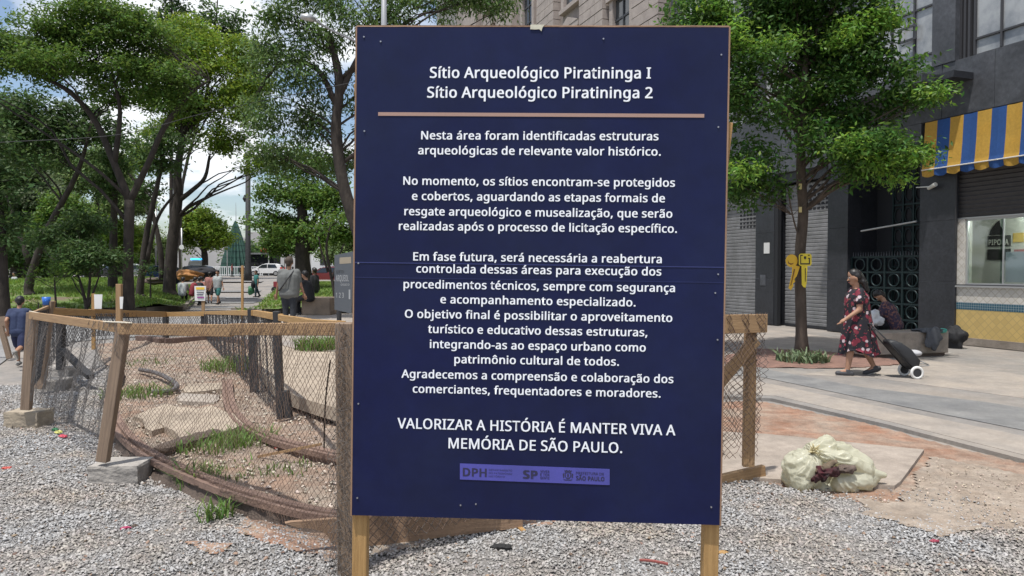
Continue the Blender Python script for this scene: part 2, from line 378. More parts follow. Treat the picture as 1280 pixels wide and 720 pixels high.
# pale broken slabs on the soil
def rough_slab(name, pts, z, th, m, seed=0, kind='structure', parent=None):
    r = random.Random(seed); poly = []
    for i in range(len(pts)):
        a = Vector(pts[i]); b = Vector(pts[(i+1) % len(pts)])
        for k in range(4):
            p = a.lerp(b, k/4); poly.append((p.x+r.uniform(-.03, .03), p.y+r.uniform(-.03, .03)))
    return flat(name, poly, z, m, th)
rough_slab('broken_paving', gp((200, 528), (215, 517), (262, 508), (300, 522), (310, 531), (262, 545), (228, 555), z=.14), .15, .09, M_TANSLAB, 3)
rough_slab('broken_paving', gp((170, 520), (205, 505), (245, 512), (222, 530), (185, 540), z=.13), .135, .09, M_TANSLAB, 4)
rough_slab('broken_paving', gp((230, 480), (282, 478), (283, 486), (232, 490), z=.13), .13, .09, M_TANSLAB, 5)
rough_slab('broken_paving', gp((225, 490), (275, 493), (270, 502), (222, 500), z=.13), .12, .09, M_STRIP, 6)
dk = MB()
for k in range(9):
    a = G(206+k*7.5, 560-k*2.2, .13); dk.ball(a, .07+.02*random.random(), 7, 5, (1.2, 1, .55))
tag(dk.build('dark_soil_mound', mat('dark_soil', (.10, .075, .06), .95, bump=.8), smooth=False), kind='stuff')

# raised tan walkway slab with a curved edge
WE = smoothpath([G(330, 415, .28), G(322, 436, .28), (G(324, 455, .28)), G(338, 477, .28), G(362, 492, .28), G(421, 510, .28), G(500, 527, .28), G(640, 540, .28), G(800, 530, .28)], 6)
pl = [(p.x, p.y) for p in WE] + gp((880, 500), (880, 430), (420, 395), (345, 398), z=.28)
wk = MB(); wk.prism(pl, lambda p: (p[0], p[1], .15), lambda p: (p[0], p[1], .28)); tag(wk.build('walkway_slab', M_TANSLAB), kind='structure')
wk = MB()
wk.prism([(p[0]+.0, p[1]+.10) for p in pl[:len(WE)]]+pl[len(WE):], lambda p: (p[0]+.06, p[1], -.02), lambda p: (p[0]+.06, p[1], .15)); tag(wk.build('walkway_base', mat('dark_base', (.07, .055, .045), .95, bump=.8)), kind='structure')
flat('far_pavement', gp((420, 392), (345, 393), (340, 428), (370, 436), (430, 440), (880, 440), (880, 392), z=.288), .288, M_STRIP)

def girder_rail(name, path, label):
    """grooved tram rail: head with a groove on a web"""
    path = [Vector(p) for p in path]; prof = [(-.02, -.16), (.02, -.16), (.025, -.06), (.06, -.045), (.06, 0), (.03, 0), (.026, -.02), (.004, -.02), (0, .002), (-.06, .002), (-.06, -.04), (-.03, -.06)]
    b = MB(); n = len(prof); rings = []
    for i, p in enumerate(path):
        t = (path[min(i+1, len(path)-1)]-path[max(i-1, 0)]); t.z = 0; t.normalize(); s = Vector((t.y, -t.x, 0))
        rings.append(len(b.v)); b.v += [p+s*q[0]+Vector((0, 0, q[1])) for q in prof]
    for i in range(len(path)-1):
        for j in range(n): b.quadface([rings[i]+j, rings[i+1]+j, rings[i+1]+(j+1) % n, rings[i]+(j+1) % n])
    b.quadface([rings[0]+j for j in range(n)]); b.quadface([rings[-1]+j for j in range(n)][::-1])
    return tag(b.build(name, M_RAIL), label, 'tram rail', 'rusty rails set in the dug ground')
girder_rail('tram_rail', [(p.x, p.y, .15) for p in NR], 'long rusty curved rail edging the grey gravel, nearest the camera')
girder_rail('tram_rail', smoothpath([G(284, 474, .16), G(285, 492, .16), G(290, 511, .16), G(306, 529, .16), G(340, 546, .16), G(400, 562, .16), G(470, 575, .15), G(560, 580, .12)], 5), 'shorter rusty curved rail in the middle of the dug ground')

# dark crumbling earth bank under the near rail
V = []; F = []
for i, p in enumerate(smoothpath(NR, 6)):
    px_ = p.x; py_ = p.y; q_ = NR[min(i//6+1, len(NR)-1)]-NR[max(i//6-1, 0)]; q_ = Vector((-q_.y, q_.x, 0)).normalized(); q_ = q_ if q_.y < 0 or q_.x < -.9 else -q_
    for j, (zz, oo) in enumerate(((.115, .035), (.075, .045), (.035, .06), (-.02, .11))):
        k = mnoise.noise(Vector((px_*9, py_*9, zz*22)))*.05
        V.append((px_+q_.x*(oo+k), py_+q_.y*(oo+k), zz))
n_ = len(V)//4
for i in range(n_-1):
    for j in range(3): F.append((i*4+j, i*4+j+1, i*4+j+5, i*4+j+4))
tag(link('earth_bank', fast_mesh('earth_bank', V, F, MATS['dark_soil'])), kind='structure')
for i_, (pg, zz) in enumerate(((((320, 640), (365, 648), (440, 668), (440, 700), (400, 705), (350, 690), (300, 668)), .034), (((460, 672), (560, 668), (520, 690), (460, 700)), .034), (((600, 652), (700, 654), (650, 664)), .034), (((240, 680), (300, 684), (270, 700)), .032), (((1060, 625), (1150, 635), (1240, 668), (1160, 672), (1080, 645)), .034))):
    sheet('dirt_patch', gp(*pg), (lambda x, y: gz(x, y)+.010), M_SAND if i_ in (1, 4) else M_DIRT, .025, .06, .004, 90+i_, ragscale=9)
# rubble along the near rail
rb = random.Random(5)
M_RUB = mat('rubble', (.50, .46, .43), .9, island=.3, bump=.4)
def rubble(name, c, r, m, label, cat, seed, grp=None, sq=(1, 1, .6)):
    me = bpy.data.meshes.new(name); bm = bmesh.new(); bmesh.ops.create_icosphere(bm, subdivisions=2, radius=r)
    for v in bm.verts:
        k = mnoise.noise(Vector(v.co)*(1.4/r)+Vector((seed*7.1, 0, 0))); v.co *= 1+.45*k; v.co.x *= sq[0]; v.co.y *= sq[1]; v.co.z *= sq[2]
    bm.to_mesh(me); bm.free(); me.materials.append(m)
    o = link(name, me, loc=c); return tag(o, label, cat, grp)
for i, (px, py, r) in enumerate([(296, 628, .04), (306, 632, .045), (285, 622, .035), (318, 633, .03), (168, 580, .04), (195, 590, .045), (183, 586, .03), (272, 627, .03), (322, 642, .03), (345, 640, .025), (206, 596, .035), (338, 670, .03), (230, 662, .02)]):
    d = i in (11, 12)
    rubble('rubble_stone', G(px, py, .02), r, M_RUB if not d else M_RAIL, 'pale broken lump among the rubble at the foot of the near rail' if not d else ['dark pointed stone left of the notched plank end', 'small reddish stone lying on the gravel below the grass tuft'][i-11], 'stone', i, 'pale rubble lumps along the near rail' if not d else None)

# grass tufts
def tuft(c, n, h, spread, name='grass_tuft', label='', cat='grass tuft', m=M_BLADE, seed=0, group=None, wdt=.006, parent=None):
    r = np.random.default_rng(seed); V = []; F = []
    for i in range(n):
        a = r.uniform(0, 6.28); d = spread*np.sqrt(r.random()); bx, by = c[0]+d*math.cos(a), c[1]+d*math.sin(a)
        hh = h*r.uniform(.5, 1.1); a2 = r.uniform(0, 6.28); ln = hh*r.uniform(.2, .9); w_ = wdt*r.uniform(.6, 1.3)
        px, py = -math.sin(a2)*w_, math.cos(a2)*w_
        b = len(V)
        for k, t in enumerate((0, .45, .8, 1)):
            z = c[2]+hh*(t-.35*t*t*r.uniform(.6, 1.2)); ox = ln*t*t*math.cos(a2); oy = ln*t*t*math.sin(a2); ww = (1, .9, .55, .05)[k]
            V += [(bx+ox+px*ww, by+oy+py*ww, z), (bx+ox-px*ww, by+oy-py*ww, z)]
        for k in range(3): F.append((b+2*k, b+2*k+1, b+2*k+3, b+2*k+2))
    o = link(name, fast_mesh(name, V, F, m), parent)
    if label: tag(o, label, cat, group)
    return o
tuft(G(248, 610, .01), 150, .26, .15, label='green grass tuft growing against the near rusty rail', seed=1)
tuft(G(270, 650, .01), 60, .2, .12, label='small sparse grass tuft on the gravel below the rail', seed=2)
tuft(G(268, 560, .09), 200, .17, .3, label='grass patch beside the dark soil mound in the dug ground', seed=3)
tuft(G(310, 552, .09), 200, .16, .28, label='grass patch right of the broken slabs near the middle rail', seed=4)
tuft(G(295, 462, .09), 420, .3, .5, label='tall grass clump behind the end of the middle rail', seed=5)
tuft(G(172, 495, .09), 260, .18, .4, label='low grass patch left of the broken slabs', seed=6)
tuft(G(180, 455, .09), 90, .12, .5, label='thin grass strip at the far left of the dug ground', seed=7)
tuft(G(300, 590, .09), 60, .08, .3, label='thin weeds behind the near rail', seed=8)
tuft(G(403, 436, .28), 420, .32, .45, label='bright weed clump on the raised walkway behind the mesh', seed=9, wdt=.010)
tuft(G(362, 588, .09), 40, .08, .22, label='sparse weeds under the fallen batten', seed=10)['kind'] = 'stuff'

# ------------------------------------------------------------------ lawns and path
M_LEAFLIT = mat('leaf_litter', (.16, .12, .085), .95, vscale=1.5, col2=(.09, .07, .05), bump=1, bscale=12)
def lz(x, y):
    x = np.asarray(x, float); y = np.asarray(y, float); ex, ey = -25.7+12.8, 60-28.3; L_ = math.hypot(ex, ey); d = np.abs((x+12.8)*ey-(y-28.3)*ex)/L_
    return .12+np.minimum(np.clip((y-24)/12, 0, 1)*.9, d*.22)
LAWN_L = gp((-700, 394), (60, 391), (180, 389), (232, 384), z=.12) + [(-25.7, 60), (-30, 62), (-90, 62)]
sheet('lawn', LAWN_L, lz, M_GRASS, .5, .0, .05, 70, relscale=.8)
def lz2(x, y): y = np.asarray(y, float); return .32+np.clip((y-17)/14, 0, 1)*.45
LAWN_R = gp((296, 393), (330, 393), (380, 391), (440, 387), (560, 383), z=.3) + gp((560, 350), (440, 352), (385, 352), z=.72) + gp((345, 367), (310, 384), z=.6)
sheet('lawn', LAWN_R, lz2, M_GRASS, .35, .0, .03, 71, relscale=.8)
def blades(poly, zf, x0, x1, y0, y1, n, h, name, m, seed):
    r = np.random.default_rng(seed); x = r.uniform(x0, x1, n); y = r.uniform(y0, y1, n)
    k = inpoly(x, y, poly) & (sumsin(x, y, .5, 77) > -.45); x = x[k]; y = y[k]; n = len(x)
    a = r.uniform(0, 6.28, n); hh = h*r.uniform(.5, 1.2, n); wv = .035; z = zf(x, y)
    p0 = np.stack([x-np.cos(a)*wv, y-np.sin(a)*wv, z], -1); p1 = np.stack([x+np.cos(a)*wv, y+np.sin(a)*wv, z], -1); p2 = np.stack([x+r.normal(0, .06, n), y+r.normal(0, .06, n), z+hh], -1)
    V = np.stack([p0, p1, p2], 1).reshape(-1, 3)
    return tag(link(name, fast_mesh(name, V, np.arange(len(V)).reshape(-1, 3), m)), kind='stuff')
blades(LAWN_L, lz, -30, -8, 22, 62, 90000, .14, 'lawn_grass', M_BLADE2, 1)
blades(LAWN_R, lz2, -14, -1, 16, 50, 40000, .10, 'lawn_grass', M_BLADE2, 2)
# kerbs of the lawns
def kerb(path, w_, z0, z1, m=M_KERB, name='kerb'):
    b = MB(); path = [Vector((p[0], p[1], 0)) for p in path]
    for i in range(len(path)-1):
        a, c = Vector(path[i]), Vector(path[i+1]); a = Vector((a.x, a.y, (z0+z1)/2)); c = Vector((c.x, c.y, (z0+z1)/2)); b.beam(a, c+(c-a).normalized()*.02, w_, z1-z0)
    return tag(b.build(name, m), kind='structure')
kerb(gp((-300, 394), (60, 392), (180, 390), (232, 385), z=.05)+[(-25.7, 60)], .18, -.02, .22)
kerb(gp((292, 395), (330, 396), (380, 394), (440, 391), (560, 388), z=.1), .25, 0, .38)
# path with the dark and pale mosaic bands
for i, (y0, y1) in enumerate(((352, 354.5), (358, 360), (364, 367), (371, 373), (377, 379), (383, 385))):
    zz = float(tz(0, G(280, (y0+y1)/2).y))+.004
    flat('path_band', [(p.x, p.y) for p in (G(258-(y0-350)*.8, y1), G(330-(y0-350)*.5, y1), G(338-(y0-350)*.6, y0), G(260-(y0-350)*.7, y0))], zz, M_GREYB if i % 2 == 0 else M_ROAD)
# road left
flat('road', [(-60, 12.2)]+gp((0, 455), (20, 440), (75, 428), (180, 420), (330, 418), (330, 400), (60, 397), (-300, 398))+[(-60, 24)], .003, M_ROAD, .02)
# rusty low edging across the far end of the site
b = MB()
for a in (((175, 424), (205, 428)), ((205, 428), (262, 424)), ((262, 424), (300, 428)), ((300, 428), (328, 440))): b.beam(G(*a[0], .1), G(*a[1], .1), .2, .16)
tag(b.build('site_edging', mat('edging', (.13, .085, .07), .9, bump=.4)), 'low rusty brown edging along the far end of the dug ground', 'edging')

# ------------------------------------------------------------------ THE SIGN
B_ROT = Matrix.Rotation(-0.03823519, 4, 'Z') @ Matrix.Rotation(-0.00976632, 4, 'X') @ Matrix.Rotation(0.01383826, 4, 'Y')
BO = Vector((0.0828, 2.33197, 1.58555)); BM = Matrix.Translation(BO) @ B_ROT
def BL(x, z, d=0.0): return BM @ Vector((x, d, z))      # board-local to world, d>0 is behind
SB = Vector((BO.x, BO.y, 0)); sign = thing('information_sign', 'large navy blue board with white text on two wooden posts', 'sign', SB)
def bbox(b, x0, x1, d0, d1, z0, z1):
    return b.hexa([BL(x0, z0, d0), BL(x1, z0, d0), BL(x1, z0, d1), BL(x0, z0, d1), BL(x0, z1, d0), BL(x1, z1, d0), BL(x1, z1, d1), BL(x0, z1, d1)])
M_NAVY = mat('navy_vinyl', (.0043, .0078, .054), .40, stain=.16, sscale=1.6, vscale=2.1, col2=(.0085, .0135, .055), bump=.06, bscale=9, spec=.25)
M_WHITE = mat('white_print', (.84, .86, .90), .6); M_COPPER = mat('copper_print', (.36, .225, .18), .6)
M_STRIPV = mat('violet_print', (.075, .072, .36), .6, vscale=6, col2=(.06, .062, .28)); M_INK = mat('dark_print', (.022, .02, .06), .6)
b = MB(); H = 0.8004
# thin vinyl sheet, gridded so it can be a little wavy
nx, nzv = 40, 54
for j in range(nzv+1):
    for i in range(nx+1):
        x = -.598+1.196*i/nx; z = -.798+1.596*j/nzv
        b.v.append(BL(x, z, -.001+.0006*mnoise.noise(Vector((x*2.2, z*2.2, 3)))+.0002*mnoise.noise(Vector((x*9, z*5, 3)))))
for j in range(nzv):
    for i in range(nx): a = j*(nx+1)+i; b.quadface([a, a+1, a+nx+2, a+nx+1])
b.build('blue_panel', M_NAVY, sign, smooth=True)
b = MB(); bbox(b, -.598, .598, .001, .0125, -.798, .798); b.build('plywood_backing', M_WOOD, sign)
M_EDGE = wood('board_edge_wood', (.36, .22, .14), (.22, .13, .08))
for x0, x1, z0, z1 in ((-.603, -.598, -H, H), (.598, .603, -H, H), (-.598, .598, .798, .803)):
    b = MB(); bbox(b, x0, x1, -.002, .03, z0, z1); b.build('edge_trim', M_EDGE, sign)
# seam (horizontal crease of the print) and screw heads
b = MB(); bbox(b, -.597, .597, -.0028, -.0022, .031, .034); bbox(b, -.597, .597, -.0028, -.0022, -.0165, -.0155)
b.build('seam', mat('seam_vinyl', (.024, .032, .13), .4), sign)
for x, z in [(-.575, .765), (-.52, .75), (.575, .71), (.57, .48), (-.57, .46), (-.585, .03), (.578, .01), (.57, -.05), (-.58, -.43), (.58, -.2), (.57, -.74), (-.58, -.74), (-.24, -.755), (-.19, -.75), (.2, .76)]:
    b = MB(); b.tube([BL(x, z, -.0045), BL(x, z, .0)], .0028, 8); b.build('screw', mat('screw_steel', (.35, .35, .38), .4, metal=.8), sign)
TH = .0026
LINES = [
("Sítio Arqueológico Piratininga I", -0.3584, 0.6335, 0.3533, 0.6341, 1), ("Sítio Arqueológico Piratininga 2", -0.3664, 0.5696, 0.3599, 0.5713, 1),
("Nesta área foram identificadas estruturas", -0.3841, 0.4346, 0.3809, 0.4366, 0), ("arqueológicas de relevante valor histórico.", -0.3937, 0.3861, 0.3891, 0.3877, 0),
("No momento, os sítios encontram-se protegidos", -0.4407, 0.2870, 0.4359, 0.2885, 0), ("e cobertos, aguardando as etapas formais de", -0.4120, 0.2379, 0.4049, 0.2384, 0),
("resgate arqueológico e musealização, que serão", -0.4361, 0.1882, 0.4293, 0.1892, 0), ("realizadas após o processo de licitação específico.", -0.4536, 0.1401, 0.4449, 0.1414, 0),
("Em fase futura, será necessária a reabertura", -0.4052, 0.0414, 0.3981, 0.0431, 0), ("controlada dessas áreas para execução dos", -0.3950, 0.0022, 0.3975, 0.0032, 0),
("procedimentos técnicos, sempre com segurança", -0.4359, -0.0490, 0.4418, -0.0489, 0), ("e acompanhamento especializado.", -0.3149, -0.0967, 0.3168, -0.0972, 0),
("O objetivo final é possibilitar o aproveitamento", -0.4305, -0.1456, 0.4351, -0.1451, 0), ("turístico e educativo dessas estruturas,", -0.3543, -0.1939, 0.3561, -0.1931, 0),
("integrando-as ao espaço urbano como", -0.3474, -0.2429, 0.3518, -0.2422, 0), ("patrimônio cultural de todos.", -0.2666, -0.2911, 0.2668, -0.2893, 0),
("Agradecemos a compreensão e colaboração dos", -0.4392, -0.3417, 0.4419, -0.3423, 0), ("comerciantes, frequentadores e moradores.", -0.4018, -0.3900, 0.4017, -0.3897, 0),
("VALORIZAR A HISTÓRIA É MANTER VIVA A", -0.4504, -0.5075, 0.4512, -0.5108, 2), ("MEMÓRIA DE SÃO PAULO.", -0.2821, -0.5693, 0.2817, -0.5717, 2)]
SPACE_ADV = 259
